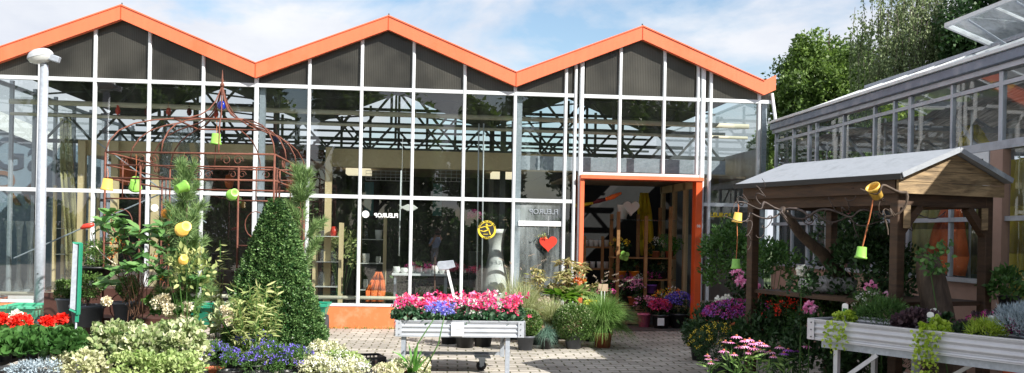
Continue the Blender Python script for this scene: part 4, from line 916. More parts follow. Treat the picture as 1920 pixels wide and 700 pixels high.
# green-framed info sign seen nearly edge-on
IS = thing('info_sign', 'narrow green-framed price sign on a steel rod beside the red geraniums', 'sign', (AY(140, 640, 10.4).x, 10.4, 0))
a = AY(146, 455, 10.4); b = AY(141, 590, 10.4)
pa = [AY(137, 456, 10.35), AY(149, 457, 10.4), AY(144, 583, 10.4), AY(131, 578, 10.35)]
MB().prism(pa, (0.0, 0.01, 0)).build('board', 'galvanised', IS)
MB().bar(AY(152, 456, 10.4), AY(147, 590, 10.4), 0.02, 0.06, up=(0, 1, 0)).bar(AY(136, 455.5, 10.36), AY(153, 456.5, 10.4), 0.02, 0.02).bar(AY(130, 580, 10.36), AY(147, 588, 10.4), 0.02, 0.02).build('sign_frame', 'green_tub_dark', IS)
MB().bar(AY(145, 586, 10.4), AY(144, 604, 10.4), 0.03, 0.03).build('clamp', 'green_tub_dark', IS)
MB().tube([AY(143, 598, 10.4), Vector((IS.location.x, 10.4, 0))], 0.011, 8).build('rod', 'galvanised', IS, True)
# red garden tool handle + cord
hd = thing('hand_tool', 'red grip with a curling beige cord above the box balls', 'tool', AY(162, 426, 11.6))
MB().tube([AY(151, 429, 11.6), AY(158, 425, 11.6), AY(166, 424, 11.6), AY(176, 421, 11.6)], [0.012, 0.03, 0.032, 0.02], 8).build('grip', 'red_heart', hd, True)
MB().tube([AY(172, 424, 11.6), AY(172, 440, 11.6), AY(178, 460, 11.55), AY(190, 475, 11.5), AY(205, 488, 11.5), AY(225, 500, 11.5)], 0.006, 5).build('cord', 'cream_pipe', hd, True)

# ================================================================ things in and on the windows
def onglass(x, y): return AY(x, y, YF - 0.012)
p = onglass(719, 403); t_ = text(None, 'FLEUROP', 0.096, (p.x + .045, YF - 0.012, p.z - 0.042), (PI / 2, 0, 0), 'white_sign', 'window_lettering', 0.002, True, 0.004); tag(t_, 'white mirror-written FLEUROP lettering on the third bay window', 'lettering')
p = onglass(685.5, 402); tag(MB().tube([(p.x, YF - 0.010, p.z), (p.x, YF - 0.014, p.z)], 0.06, 24).build('round_sticker', 'white_sign'), 'white round dot beside the mirrored FLEUROP lettering', 'sticker')
p = onglass(207 + 83, 390); 
tag(MB().tube([(p.x, YF - 0.010, p.z), (p.x, YF - 0.014, p.z)], 0.06, 24).build('round_sticker', 'white_sign'), 'pale round dot on the glass behind the pine needles', 'sticker')
p = AY(1349, 403, YF - 0.012); t_ = text(None, 'FLEUROP', 0.105, (p.x, YF - 0.012, p.z - 0.04), (PI / 2, 0, 0), 'yellow_ink', 'window_lettering', 0.002, False, 0.004); tag(t_, 'yellow FLEUROP lettering on the shaded window right of the door', 'lettering')
p = onglass(1020, 396); t_ = text(None, 'FLEUROP', 0.12, (p.x, YF - 0.012, p.z - 0.05), (PI / 2, 0, 0), 'alu_frame', 'window_lettering', 0.001, True); tag(t_, 'faint grey mirrored FLEUROP lettering on the hazy pane by the door', 'lettering')
# running-figure emblem
E_ = thing('window_emblem', 'round black and yellow emblem sticker with a running figure on the glass', 'emblem', onglass(913, 431))
ec = onglass(913, 431); er = 0.155
MB().tube([(ec.x, YF - 0.010, ec.z), (ec.x, YF - 0.013, ec.z)], er * 0.97, 32).build('disc', 'black_ink', E_)
def ringq(r1, r2, y, k=36):
    mb = MB()
    for j in range(k):
        a0, a1 = 2 * PI * j / k, 2 * PI * (j + 1) / k
        mb.q(*[(ec.x + r * math.cos(t), y, ec.z + r * math.sin(t)) for r, t in ((r1, a0), (r2, a0), (r2, a1), (r1, a1))])
    return mb
ringq(er * 0.78, er, YF - 0.016).build('ring', 'yellow_ink', E_)
mb = MB(); y_ = YF - 0.017
for seg in (((-.02, .06), (.03, .0), .030), ((.03, .0), (-.05, -.03), .018), ((.03, 0), (.06, -.085), .016), ((-.02, .06), (-.11, .03), .013), ((-.02, .06), (.07, .07), .013), ((.07, .07), (.09, .10), .01), ((-.05, -.03), (-.11, -.015), .013), ((-.06, -.075), (.02, -.075), .009)):
    (a0, b0), (a1, b1), w = seg; mb.bar((ec.x + a0, y_, ec.z + b0), (ec.x + a1, y_, ec.z + b1), 0.002, w, up=(0, 0, 1) if abs(a1 - a0) > 0.01 else (1, 0, 0))
mb.tube([(ec.x - .005, y_ - .001, ec.z + .085), (ec.x - .005, y_ + .001, ec.z + .085)], .018, 12)
mb.build('figure', 'yellow_ink', E_)
for k, ch in enumerate('BLUMEN IN ALLE WELT'):
    th = PI * (0.93 - 0.86 * k / 18); r = er * 0.84
    o = text(E_, ch, 0.032, (ec.x + r * math.cos(th), YF - 0.0185, ec.z + r * math.sin(th)), (PI / 2, 0, 0), 'black_ink', 'lettering', 0.0004, False, 0.001); o.rotation_euler = (PI / 2, -(th - PI / 2), 0)
text(E_, 'FLEUROP', 0.030, (ec.x, YF - 0.0185, ec.z - er * 0.93), (PI / 2, 0, 0), 'black_ink', 'lettering', 0.0004, False, 0.001)
p = onglass(970, 415); q = onglass(1055, 425)
ws = MB().box(p.x + 0.02, q.x - .02, YF - 0.018, YF - 0.014, q.z, p.z + 0.01).build('window_strip', 'white_sign'); tag(ws, 'long white lettered strip stuck across the hazy pane beside the door', 'sign')
text(ws, 'Blumenschmuck zur Hochzeit', 0.048, ((p.x + q.x) / 2, YF - 0.0195, q.z + 0.025), (PI / 2, 0, 0), 'galvanised', 'lettering', 0.0005)
def heart(c, w, dep, n=40):
    pts = []
    for k in range(n):
        t = 2 * PI * k / n; pts.append((c.x + w * 0.5 * math.sin(t) ** 3, c.y, c.z + w * 0.5 * (13 * math.cos(t) - 5 * math.cos(2 * t) - 2 * math.cos(3 * t) - math.cos(4 * t)) / 16))
    return MB().prism(pts, (0, dep, 0))
hc_ = AY(1028, 456, YF - 0.06)
ht = thing('heart_ornament', 'red hanging heart with a sprig of green on the hazy window', 'ornament', hc_)
heart(hc_, 0.30, 0.03).build('heart', 'red_heart', ht, bevel=0.006)
leaves('sprig', 'lf_bamboo', np.array(hc_) + RG.normal(size=(24, 3)) * [0.05, 0.01, 0.03] + [-0.10, -0.02, 0.12], RG.normal(size=(24, 3)), RG.normal(size=(24, 3)), 0.05, 0.02, ht)
MB().tube([hc_ + Vector((0, 0, 0.13)), hc_ + Vector((0, 0, 0.45))], 0.002, 4).build('cord', 'white_paint', ht)
# fish ornament
fc = AY(766, 390, YF + 0.25); fh = thing('fish_ornament', 'silvery scaled fish hanging behind the window by the white lettering', 'ornament', fc)
MB().prism([fc + Vector((x, 0, z)) for x, z in ((-.17, .06), (-.11, .02), (-.02, .06), (.08, .055), (.16, .0), (.08, -.05), (-.02, -.055), (-.11, -.015), (-.17, -.06), (-.14, 0))], (0, 0.03, 0)).build('body', 'white_ceramic', fh, bevel=0.008)
MB().tube([fc + Vector((-.12, 0, 0)), fc + Vector((-.12, 0, 1.2))], 0.003, 4).build('cord', 'white_paint', fh)
# tall hourglass vase
p = AY(928, 545, 16.9); q = AY(935, 445, 16.9)
tag(MB().lathe((p.x, 16.9, 0.012), [(0.24, 0), (0.29, 0.15), (0.30, 0.4), (0.26, 0.7), (0.18, 1.0), (0.125, 1.25), (0.12, 1.4), (0.15, 1.6), (0.18, 1.68), (0.165, 1.68), (0.12, 1.4)], 28).build('floor_vase', 'white_ceramic', None, True), 'man-high white waisted floor vase behind the emblem window', 'vase')
for k, px_ in enumerate((16, 35, 55, 78)):
    p = AY(px_, 500, 17.0); hh = 1.62 + 0.02 * k
    tag(MB().lathe((p.x, 17.0, 0.45), [(0.10, 0), (0.10, 0.01), (0.035, 0.25), (0.03, 0.7), (0.045, 1.05), (0.075, 1.22)], 16).build('glass_vase', 'clear_vase', None, True), ['tall trumpet glass vase at the far left of the window', 'tall trumpet glass vase, second from the left in the window', 'tall trumpet glass vase third from the left, nearest the lamp post side', 'tall trumpet glass vase just behind the lamp post'][k], 'vase', 'tall glass vases on the left sill')
tag(MB().box(-6.85, -5.35, 16.75, 17.25, 0.012, 0.44).build('display_plinth', 'white_paint', None, bevel=0.01), 'low white plinth under the tall glass vases', 'plinth')
def shelfunit(name_label, x0, x1, y, zs, zt, glassware, seed, mats='cream'):
    o = thing('shelf_unit', name_label, 'shelf', ((x0 + x1) / 2, y, 0.012))
    for x in (x0, x1):
        for yy in (y - 0.2, y + 0.2): MB().box(x - 0.025, x + 0.025, yy - 0.025, yy + 0.025, 0.012, zt).build('shelf_post', mats, o)
    for z in zs: MB().box(x0 + .026, x1 - .026, y - 0.22, y + 0.22, z, z + 0.012).build('shelf_board', 'white_ceramic' if mats == 'cream' else 'shop_timber', o)
    g2 = random.Random(seed); n = 0
    for iz, z in enumerate(zs):
        k = max(2, int((x1 - x0) / 0.22))
        for i in range(k):
            x = x0 + 0.12 + (x1 - x0 - 0.24) * i / (k - 1); r = g2.uniform(0.04, 0.07); h = g2.uniform(0.10, 0.26); mt = g2.choice(glassware)
            b_ = MB().lathe((x, y - 0.08 + g2.uniform(-.05, .05), z + 0.013), [(0.001, 0), (r * .8, 0), (r, h * .5), (r * g2.uniform(.5, 1.1), h), (r * .45, h * .98)], 12).build('vessel', mt, None, True)
            tag(b_, f"{ {'clear_vase':'clear glass','white_ceramic':'white ceramic','terracotta':'terracotta','yellow_plastic':'yellow','pot_green':'green','orange_plastic':'orange','dark_red':'dark red','red_heart':'red'}[mt]} vessel {ordn(i)} from left on {['bottom','second','third','top'][min(iz,3)]} board of the {name_label.split(',')[0]}"[:200], 'vessel', 'vessels on the ' + name_label.split(',')[0])
    return o
p = AY(110, 450, 17.6); q = AY(176, 450, 17.6)
shelfunit('left glass shelf, cream posts behind the lamp post', p.x, q.x, 17.6, (0.5, 1.1, 1.55), 2.3, ['clear_vase', 'clear_vase', 'yellow_plastic'], 1)
p = AY(592, 450, 17.2); q = AY(640, 450, 17.2)
shelfunit('box-cone shelf, right of the clipped box cone inside the window', p.x, q.x, 17.2, (0.62, 1.05, 1.5), 1.75, ['clear_vase', 'clear_vase', 'red_heart'], 2)
p = AY(675, 450, 18.4); q = AY(722, 450, 18.4)
shelfunit('dim cabinet shelf, cream frame under the mirrored lettering', p.x, q.x, 18.4, (0.5, 1.0, 1.45), 1.9, ['clear_vase', 'white_ceramic'], 3)
# long table with crockery behind the reflected person
TT = thing('shop_table', 'pale table laid with white crockery inside the third bay window', 'table', (-0.1, 17.6, 0.012))
p = AY(735, 512, 17.5); q = AY(842, 512, 17.5)
MB().box(p.x, q.x, 17.3, 18.1, p.z - 0.04, p.z).build('table_top', 'white_paint', TT, bevel=0.005)
for x in (p.x + .06, q.x - .06):
    for y in (17.36, 18.04): MB().box(x - .02, x + .02, y - .02, y + .02, 0.012, p.z - .041).build('leg', 'galvanised', TT)
g2 = random.Random(4)
for i in range(7):
    x = p.x + 0.08 + (q.x - p.x - 0.2) * i / 6; h = g2.uniform(0.08, 0.24)
    tag(MB().lathe((x, 17.5, p.z + .001), [(0.001, 0), (0.05, 0), (0.075, h * .4), (0.06, h), (0.05, h * .98)], 14).build('crockery', 'white_ceramic', None, True), f'white crockery piece, {ordn(i)} from the left on the shop table', 'crockery', 'crockery on the shop table')
# cloths and hanging goods
def drape(pts, w, mt, label, name='cloth_drape', cat='cloth', group=None, thick=0.012):
    mb = MB(); n = len(pts); k = 9; g3 = random.Random(len(label)); ph = g3.uniform(0, 6); G_ = []
    for i, (P, wd_) in enumerate(zip(pts, w)):
        row = [Vector(P) + Vector(((j / (k - 1) - .5) * wd_, 0.05 * math.sin(ph + j * 2.1 + i * .4), 0)) for j in range(k)]; G_.append(row)
    for i in range(n - 1):
        for j in range(k - 1): mb.q(G_[i][j], G_[i][j + 1], G_[i + 1][j + 1], G_[i + 1][j])
    o = mb.build(name, mt, None, True); sm = o.modifiers.new('solid', 'SOLIDIFY'); sm.thickness = thick; tag(o, label, cat, group); return o
drape([AY(710, 510, 17.0), AY(708, 525, 17.0), AY(704, 545, 16.95), AY(702, 566, 16.9)], [0.08, 0.22, 0.34, 0.30], 'orange_cloth', 'crumpled orange cloth hanging low behind the second bay glass')
drape([AY(122, 222, 17.2), AY(125, 320, 17.2), AY(134, 430, 17.2), AY(140, 560, 17.2)], [0.16, 0.2, 0.2, 0.26], 'yellow_film', 'long pale yellow curtain hanging behind the lamp post')
for px_, w_, lb in ((412, 0.3, 'crumpled clear plastic sheet hanging inside the left bay behind the gazebo ribs'),): drape([AY(335, 235, 17.3), AY(338, 290, 17.3), AY(345, 340, 17.25), AY(350, 400, 17.3)], [0.5, 0.9, 1.0, 0.7], 'plastic_film', lb)
for k, (px_, py_, wd_) in enumerate(((238, 322, 0.34), (430, 340, 0.18), (545, 345, 0.2))):
    c = AY(px_, py_, 18.3); o = thing('paper_lantern', ['large orange paper lantern seen through the gazebo trellis', 'slim orange paper lantern behind the middle of the gazebo', 'small orange paper lantern behind the right gazebo corner'][k], 'lantern', c, 'orange lanterns hanging in the shop')
    MB().lathe(c, [(0.02, wd_ * .75), (wd_ * .35, wd_ * .6), (wd_ * .5, 0), (wd_ * .35, -wd_ * .6), (0.02, -wd_ * .75)], 16).build('shade', 'orange_cloth', o, True)
    MB().tube([c + Vector((0, 0, wd_ * .7)), Vector((c.x, c.y, 2.88))], 0.003, 4).build('cord', 'white_paint', o)
for k, (px_, py_) in enumerate(((221, 206), (276, 207), (316, 207), (355, 208), (405, 212))):
    c = AY(px_ + 0, py_, 16.68); o = thing('hanging_figure', f'dark red figurine hanging on the heating pipe, {ordn(k)} from the left', 'ornament', c, 'red figurines on the pipe')
    MB().lathe(c, [(0.001, -.09), (0.03, -.07), (0.045, -.02), (0.03, .03), (0.02, .045), (0.028, .07), (0.001, .095)], 10).build('body', 'dark_red' if k % 2 else 'red_heart', o, True)
    MB().tube([c + Vector((0, 0, .09)), c + Vector((0, 0, .14))], 0.003, 4).build('cord', 'ribbon', o)
# wire-grid panels hanging under the beam
for k, (xa, xb, ya, yb) in enumerate(((686, 770, 322, 338), (816, 866, 320, 340))):
    a = AY(xa, yb, 18.4); b = AY(xb, ya, 18.4); mb = MB()
    n = int((b.x - a.x) / 0.09)
    for i in range(n + 1): x = a.x + (b.x - a.x) * i / n; mb.bar((x, 18.4, a.z), (x, 18.4, b.z), 0.006, 0.006)
    for i in range(4): z = a.z + (b.z - a.z) * i / 3; mb.bar((a.x, 18.4, z), (b.x, 18.4, z), 0.008, 0.008)
    mb.bar((a.x + .1, 18.4, b.z), (a.x + .1, 18.4, 2.92), 0.005, 0.005).bar((b.x - .1, 18.4, b.z), (b.x - .1, 18.4, 2.92), 0.005, 0.005)
    tag(mb.build('wire_grid', 'white_paint'), ['white wire grid panel hanging above the mirrored lettering', 'white wire grid panel hanging above the emblem window'][k], 'wire panel', 'wire grids hanging from the ceiling')
for k, (px_, yt, yb) in enumerate(((898, 232, 545), (907, 232, 545), (752, 320, 480))):
    a = AY(px_, yt, 16.5); b = AY(px_ - 4, yb, 16.5); tag(MB().tube([a, b], 0.012, 6).build('curtain_pole', 'white_frame', None, True), ['upright white pole inside the emblem window, the left one of the close pair', 'upright white pole inside the emblem window, the right one of the close pair', 'thin upright white pole behind the mirrored lettering'][k], 'pole', 'upright poles inside the windows')
for k, px_ in enumerate((692, 820)):
    a = AY(px_, 372, 19.5); b = AY(px_ + 4, 405, 19.5); tag(MB().box(a.x - .09, a.x + .09, 19.5, 19.52, b.z, 2.6).build('banner', 'teal_cloth'), ['dark teal cloth strip hanging above the mirrored lettering', 'dark teal cloth strip hanging right of the fish'][k], 'banner', 'teal strips in the shop')
# the sign wall of the neighbouring tent seen through the left glass
a = AY(-60, 500, 22.0); b = AY(106, 236, 22.0)
NB = thing('neighbour_tent', 'grey-blue sales tent with large lettering seen through the left end of the shop', 'tent', (a.x, 22, 0))
MB().prism([(a.x - 3, 22, 0), (b.x, 22, 0), (b.x, 22, AY(106, 275, 22).z), (AY(0, 225, 22).x, 22, AY(0, 225, 22).z), (a.x - 3, 22, AY(0, 200, 22).z + .3)], (0, 3, 0)).build('tent_wall', 'sign_blue', NB)
MB().bar((b.x + .1, 21.93, AY(106, 272, 22).z), (AY(0, 222, 22).x - 3, 21.93, AY(0, 222, 22).z + 1.15), 0.06, 0.35).build('tent_eave', 'white_sign', NB)
p = AY(33, 318, 21.9); text(NB, 'Gä', 1.05, (p.x, 21.98, p.z), (PI / 2, 0, 0), 'ink_navy', 'lettering', 0.01)
p = AY(35, 385, 21.9); text(NB, 'Ro', 1.1, (p.x, 21.98, p.z), (PI / 2, 0, 0), 'ink_brown', 'lettering', 0.01)

# ================================================================ inside the doorway
RK = thing('plant_rack', 'tall open timber plant rack inside the orange doorway', 'rack', (3.6, 17.6, 0.012))
for px_, py_, Yd in ((1147, 402, 17.9), (1160, 397, 17.3), (1197, 402, 17.9), (1212, 405, 17.3), (1238, 390, 17.9), (1258, 388, 17.3)):
    p = AY(px_, py_, Yd); MB().box(p.x - .028, p.x + .028, Yd - .03, Yd + .03, 0.012, p.z).build('rack_post', 'shop_timber', RK)
pL = AY(1147, 420, 17.6); pR = AY(1262, 420, 17.6)
for z in (0.35, 0.8, 1.2, 1.9): MB().box(pL.x, pR.x, 17.35, 17.85, z, z + 0.02).build('rack_board', 'shop_timber' if z < 1.5 else 'glass_side', RK)
R2 = thing('cup_shelf', 'low timber shelf with white cups at the left inside the doorway', 'shelf', (2.9, 18.4, 0.012))
a = AY(1090, 460, 18.4); b = AY(1147, 460, 18.4)
for z in (0.5, 0.95, 1.37): MB().box(a.x, b.x, 18.2, 18.6, z, z + .03).build('shelf_board', 'shop_timber', R2)
for x in (a.x, b.x - .05, (a.x + b.x) / 2 + .05): MB().box(x, x + .05, 18.15, 18.2, 0.012, 1.6).build('shelf_post', 'shop_timber', R2)
k = 0
for z, n, mt in ((1.4, 5, 'white_ceramic'), (0.98, 4, 'white_ceramic')):
    for i in range(n):
        x = a.x + 0.08 + (b.x - a.x - 0.2) * i / (n - 1)
        tag(MB().lathe((x, 18.32, z + .001), [(0.001, 0), (0.04, 0), (0.05, 0.10), (0.052, 0.13), (0.045, 0.12)], 14).build('cup', mt, None, True), f"white cup, {ordn(i)} from left on the {'upper' if z > 1.2 else 'lower'} board of the doorway cup shelf", 'cup', 'cups on the doorway shelf')
hh_ = AY(1183, 391, 17.5); o = thing('white_heart', 'white heart-shaped planter standing on top of the plant rack', 'planter', (hh_.x, 17.5, 1.921))
heart(Vector((hh_.x, 17.45, 1.921 + 0.22)), 0.30, 0.12).build('heart', 'white_ceramic', o, bevel=0.01)
p = AY(1169, 391, 17.55); tag(MB().lathe((p.x, 17.6, 1.921), [(0.001, 0), (0.07, 0), (0.11, 0.26), (0.12, 0.27), (0.10, 0.26), (0.06, 0.03)], 18).build('white_pot', 'white_ceramic', None, True), 'tapered white pot on the rack beside the white heart', 'pot')
sw = thing('cloth_swag', 'orange and dark red scarf garland strung across the upper left of the doorway', 'garland', AY(1110, 383, 16.95))
pts = [AY(x, y, 16.95) for x, y in ((1078, 386), (1095, 384), (1112, 381), (1122, 377), (1135, 374), (1150, 369), (1165, 362))]
MB().tube(pts[:3], [0.03, 0.035, 0.02], 8).build('scarf', 'yellow_cloth', sw, True); MB().tube(pts[2:5], [0.02, 0.04, 0.03], 8).build('scarf', 'dark_red', sw, True); MB().tube(pts[4:], [0.03, 0.045, 0.02], 8).build('scarf', 'orange_cloth', sw, True)
drape([AY(1208, 362, 17.95), AY(1209, 400, 17.95), AY(1212, 450, 17.95), AY(1215, 480, 17.95)], [0.14, 0.28, 0.3, 0.3], 'yellow_cloth', 'yellow net curtain bunched inside the doorway right of the heart')
p = AY(1171, 480, 17.2); fl = MB()
for k in range(4): t = k * PI / 2 + .5; fl.tube([(p.x + .05 * math.cos(t), 17.2, p.z + .05 * math.sin(t)), (p.x + .05 * math.cos(t), 17.215, p.z + .05 * math.sin(t))], 0.048, 14)
tag(fl.build('clover_ornament', 'lime_plastic'), 'bright green four-leaf clover ornament on the rack post', 'ornament')
# curtains in the right glasshouse
def drapeY(pts, w, mt, label):
    mb = MB(); k = 9; G_ = []
    for i, (P, wd_) in enumerate(zip(pts, w)): G_.append([Vector(P) + Vector((0.05 * math.sin(j * 2.1 + i), (j / (k - 1) - .5) * wd_, 0)) for j in range(k)])
    for i in range(len(pts) - 1):
        for j in range(k - 1): mb.q(G_[i][j], G_[i][j + 1], G_[i + 1][j + 1], G_[i + 1][j])
    o = mb.build('curtain', mt, None, True); sm = o.modifiers.new('solid', 'SOLIDIFY'); sm.thickness = 0.01; tag(o, label, 'curtain', 'cloths hanging in the right glasshouse'); return o
drapeY([(6.25, 9.35, 2.5), (6.25, 9.35, 2.0), (6.25, 9.32, 1.5), (6.25, 9.3, 1.0)], [0.8, 1.0, 1.05, 0.9], 'yellow_cloth', 'shiny yellow curtain in the nearest right-hand window')
drapeY([AX(1788, 378, 6.15), AX(1778, 430, 6.15), AX(1772, 480, 6.15), AX(1768, 515, 6.15)], [0.25, 0.55, 0.85, 0.9], 'orange_cloth', 'orange cloth draped behind the window framed by the shelter')
drapeY([AX(1738, 378, 6.4), AX(1738, 430, 6.4), AX(1738, 480, 6.4), AX(1738, 515, 6.4)], [0.7, 0.8, 0.8, 0.8], 'olive_cloth', 'dull yellow cloth hanging left of the orange cloth')
drapeY([AX(1835, 385, 6.5), AX(1835, 430, 6.5), AX(1838, 480, 6.5), AX(1838, 515, 6.5)], [0.4, 0.4, 0.5, 0.5], 'olive_cloth', 'dull yellow cloth hanging right of the orange cloth')
drapeY([AX(1822, 235, 6.6), AX(1822, 255, 6.6), AX(1822, 272, 6.6)], [0.15, 0.4, 0.6], 'yellow_cloth', 'yellow cloth peak visible high up behind the upper glass')

# ================================================================ plants
def plant(name, label, cat, x, y, group=None, z=0.004): return thing(name, label, cat, (x, y, z), group)
# ---- clipped box cone
c = AY(512, 640, 11.4); bx, by = c.x, 11.4
o = plant('box_cone', 'tall clipped box cone, dark glossy green, in front of the second bay', 'topiary', bx, by)
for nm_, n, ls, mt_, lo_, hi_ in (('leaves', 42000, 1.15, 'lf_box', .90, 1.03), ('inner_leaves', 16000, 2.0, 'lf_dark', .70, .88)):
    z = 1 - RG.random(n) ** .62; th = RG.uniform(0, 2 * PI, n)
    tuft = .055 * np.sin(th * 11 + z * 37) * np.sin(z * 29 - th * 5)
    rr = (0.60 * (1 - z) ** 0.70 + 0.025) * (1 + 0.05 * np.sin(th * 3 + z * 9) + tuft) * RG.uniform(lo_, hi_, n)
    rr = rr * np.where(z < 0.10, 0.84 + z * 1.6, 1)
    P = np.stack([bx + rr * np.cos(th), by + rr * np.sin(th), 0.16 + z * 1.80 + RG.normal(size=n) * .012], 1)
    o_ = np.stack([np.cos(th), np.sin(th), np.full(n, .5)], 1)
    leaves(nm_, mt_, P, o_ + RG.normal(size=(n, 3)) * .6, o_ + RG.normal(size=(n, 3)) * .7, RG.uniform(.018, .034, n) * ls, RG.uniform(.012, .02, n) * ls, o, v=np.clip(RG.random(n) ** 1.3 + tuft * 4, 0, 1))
MB().tube([(bx, by, 0.1), (bx, by, 1.7)], [0.04, 0.01], 8).build('stem', 'bark', o)
pot(o, (bx, by, 0.0), 0.26, 0.28, 'pot_grey')
# ---- pale bamboo in front
def bamboo(px_, py_, Yd, n, H, label, name='bamboo', mt='lf_bamboo', L_=0.13, spread=0.35):
    c = AY(px_, py_, Yd); o = plant(name, label, 'bamboo', c.x, Yd); pr = []; P = []; D = []
    for i in range(n):
        a = np.array([c.x + RG.normal() * .06, Yd + RG.normal() * .06, 0.05]); b = a + np.array([RG.normal() * spread, RG.normal() * spread * .6, H * RG.uniform(.55, 1.05)]); pr.append((a, b))
        for k in range(16):
            t = RG.uniform(.25, 1); p = a + (b - a) * t; P.append(p); D.append([RG.normal(), RG.normal() * .7, RG.uniform(-.3, .8)])
    stems('canes', 'stem_green', o, pr, 0.005)
    n_ = len(P); leaves('leaves', mt, P, D, RG.normal(size=(n_, 3)) + [0, 0, 1], L_ * RG.uniform(.6, 1.2, n_), 0.022, o, 'oval', .15, .25)
    pot(o, (c.x, Yd, 0), 0.14, 0.2); return o
bamboo(478, 600, 10.75, 60, 0.92, 'pale variegated dwarf bamboo leaning in front of the box cone', spread=0.2, L_=0.11)
bamboo(412, 560, 11.9, 10, 1.35, 'sparse yellowish bamboo shoots left of the box cone', name='bamboo_shoot', spread=0.15)
# ---- pines
def pine(px_, pyb, Yd, H, label, whorls, wspread, z0=0.6, seed=1):
    c = AY(px_, pyb, Yd); o = plant('pine_sapling', label, 'pine tree', c.x, Yd); g2 = np.random.default_rng(seed)
    MB().tube([(c.x, Yd, 0.1), (c.x + .02, Yd, H * .5), (c.x, Yd, H)], [0.025, 0.015, 0.006], 6).build('trunk', 'bark', o)
    tips = []; pr = []
    for i in range(whorls):
        t = i / (whorls - 1); zz_ = z0 + (H - z0 - .05) * t; rad = wspread * (1 - t * .75)
        for k in range(5):
            a = g2.uniform(0, 2 * PI); L0 = rad * g2.uniform(.6, 1.1); b = np.array([c.x + L0 * math.cos(a), Yd + L0 * math.sin(a) * .7, zz_ + .22 + g2.uniform(0, .1)]); pr.append(((c.x, Yd, zz_), b)); tips.append((np.array([c.x, Yd, zz_]), b))
    tips.append((np.array([c.x, Yd, H - .25]), np.array([c.x, Yd, H + .05])))
    stems('branches', 'stem_green', o, pr, 0.006)
    P = []; D = []
    for a, b in tips:
        ax_ = (b - a) / np.linalg.norm(b - a)
        for k in range(230):
            t = g2.uniform(.2, 1) ** .8; P.append(a + (b - a) * t); D.append(ax_ * .9 + g2.normal(size=3) * .5)
    n_ = len(P); leaves('needles', 'lf_pine', P, D, RG.normal(size=(n_, 3)), 0.13 * RG.uniform(.7, 1.2, n_), 0.0058, o, 'rhomb', 0, .1)
    return o
pine(345, 620, 11.3, 2.08, 'feathery long-needled pine holding yellow and green pots, left of centre', 8, .42, seed=3)
pine(562, 620, 12.2, 2.12, 'feathery long-needled pine rising behind the box cone on its right', 6, .36, 1.0, seed=8)
# ---- big-leaved viburnum
c = AY(255, 560, 11.2); o = plant('viburnum_bush', 'open bush with large ribbed oval leaves in front of the gazebo', 'shrub', c.x, 11.2); pr = []; P = []; D = []; Nn = []
for (px_, py_) in ((208, 400), (196, 418), (222, 425), (240, 440), (262, 432), (285, 430), (300, 445), (250, 462), (270, 475), (215, 445), (310, 470), (290, 500), (240, 500), (215, 510), (315, 515), (355, 520), (365, 535), (340, 470), (276, 452), (230, 470), (298, 520), (188, 425), (330, 490), (372, 520), (205, 530), (260, 500), (305, 425), (232, 415)):
    tip = np.array(AY(px_, py_, 11.2 + RG.uniform(-.25, .25))); base_ = np.array([c.x + RG.normal() * .08, 11.2, 0.7 + RG.uniform(-.2, .1)]); pr.append((base_, tip)); r0_ = RG.uniform(0, PI)
    for k in range(9):
        a = r0_ + k * 2 * PI / 6 + RG.normal() * .25; up = RG.uniform(-.35, .75); P.append(tip + np.array([0, 0, -0.035 * (k // 5)])); D.append([math.cos(a), math.sin(a) * .8, up]); Nn.append([0, -.5, 1.0])
stems('branches', 'stem_red', o, pr, 0.0045)
n_ = len(P); leaves('leaves', 'lf_vib', P, D, np.array(Nn) + RG.normal(size=(n_, 3)) * .25, RG.uniform(.12, .20, n_), RG.uniform(.065, .09, n_), o, 'oval', .22, .18)
heads('red_berries', 'fl_orange', o, [AY(x, y, 11.1) for x, y in ((212, 455), (215, 470), (208, 480), (222, 448), (287, 480), (300, 520), (228, 460))], .035, 14, .02, .015)
pot(o, (c.x, 11.2, 0), .2, .28)
# ---- potted box balls
def box_ball(px_, py_, Yd, r, label, zb, pr_=.14, ph=.2, mt='lf_box_light', pm='pot_grey'):
    c = AY(px_, py_, Yd); o = plant('box_ball', label, 'topiary', c.x, Yd, 'potted box balls on the brown staging', zb)
    bush('leaves', mt, o, (c.x, Yd, c.z), (r, r, r * .9), 2600, .024, .016, seed=int(px_), amp=.25, inner=.45); pot(o, (c.x, Yd, zb), pr_, ph, pm)
    stems('stem', 'bark', o, [((c.x, Yd, zb + ph * .8), (c.x, Yd, c.z))], .015)
def zt(px_, py_, Yd): return AY(px_, py_, Yd).z
box_ball(165, 538, 12.0, .19, 'ragged potted box ball behind the green-framed sign, lower left of the staging', zt(165, 612, 12.0), .2, .26)
box_ball(238, 540, 12.0, .15, 'small potted box ball at the right of the brown staging', zt(240, 600, 12.0), .17, .22)
box_ball(182, 478, 12.3, .19, 'bushy box ball in a black tray on the upper step of the staging', zt(180, 524, 12.3), .2, .16, 'lf_box_light', 'plastic_black')
box_ball(128, 542, 12.2, .13, 'box ball half hidden left of the green-framed sign', zt(128, 590, 12.2), .14, .2)
# ---- strap-leaved plant at far left edge
c = AY(-5, 610, 11.6); o = plant('strap_leaf_plant', 'arching strap-leaved plant cut off by the left edge', 'plant', c.x, 11.6); blades('leaves', 'lf_mid', o, (c.x, 11.6, .25), 60, .62, .5, .022, .7, 7); pot(o, (c.x, 11.6, 0), .15, .25)
# ---- low staging under the front plants
LB = thing('low_bench', 'low black bench under the geraniums at the bottom left', 'bench', (-4.6, 10.2, 0.004))
MB().box(-6.3, -4.05, 9.75, 10.95, .22, .26).build('bench_top', 'plastic_black', LB)
for x in (-6.2, -4.15):
    for y in (9.85, 10.85): MB().box(x - .03, x + .03, y - .03, y + .03, 0.004, .219).build('leg', 'galvanised', LB)
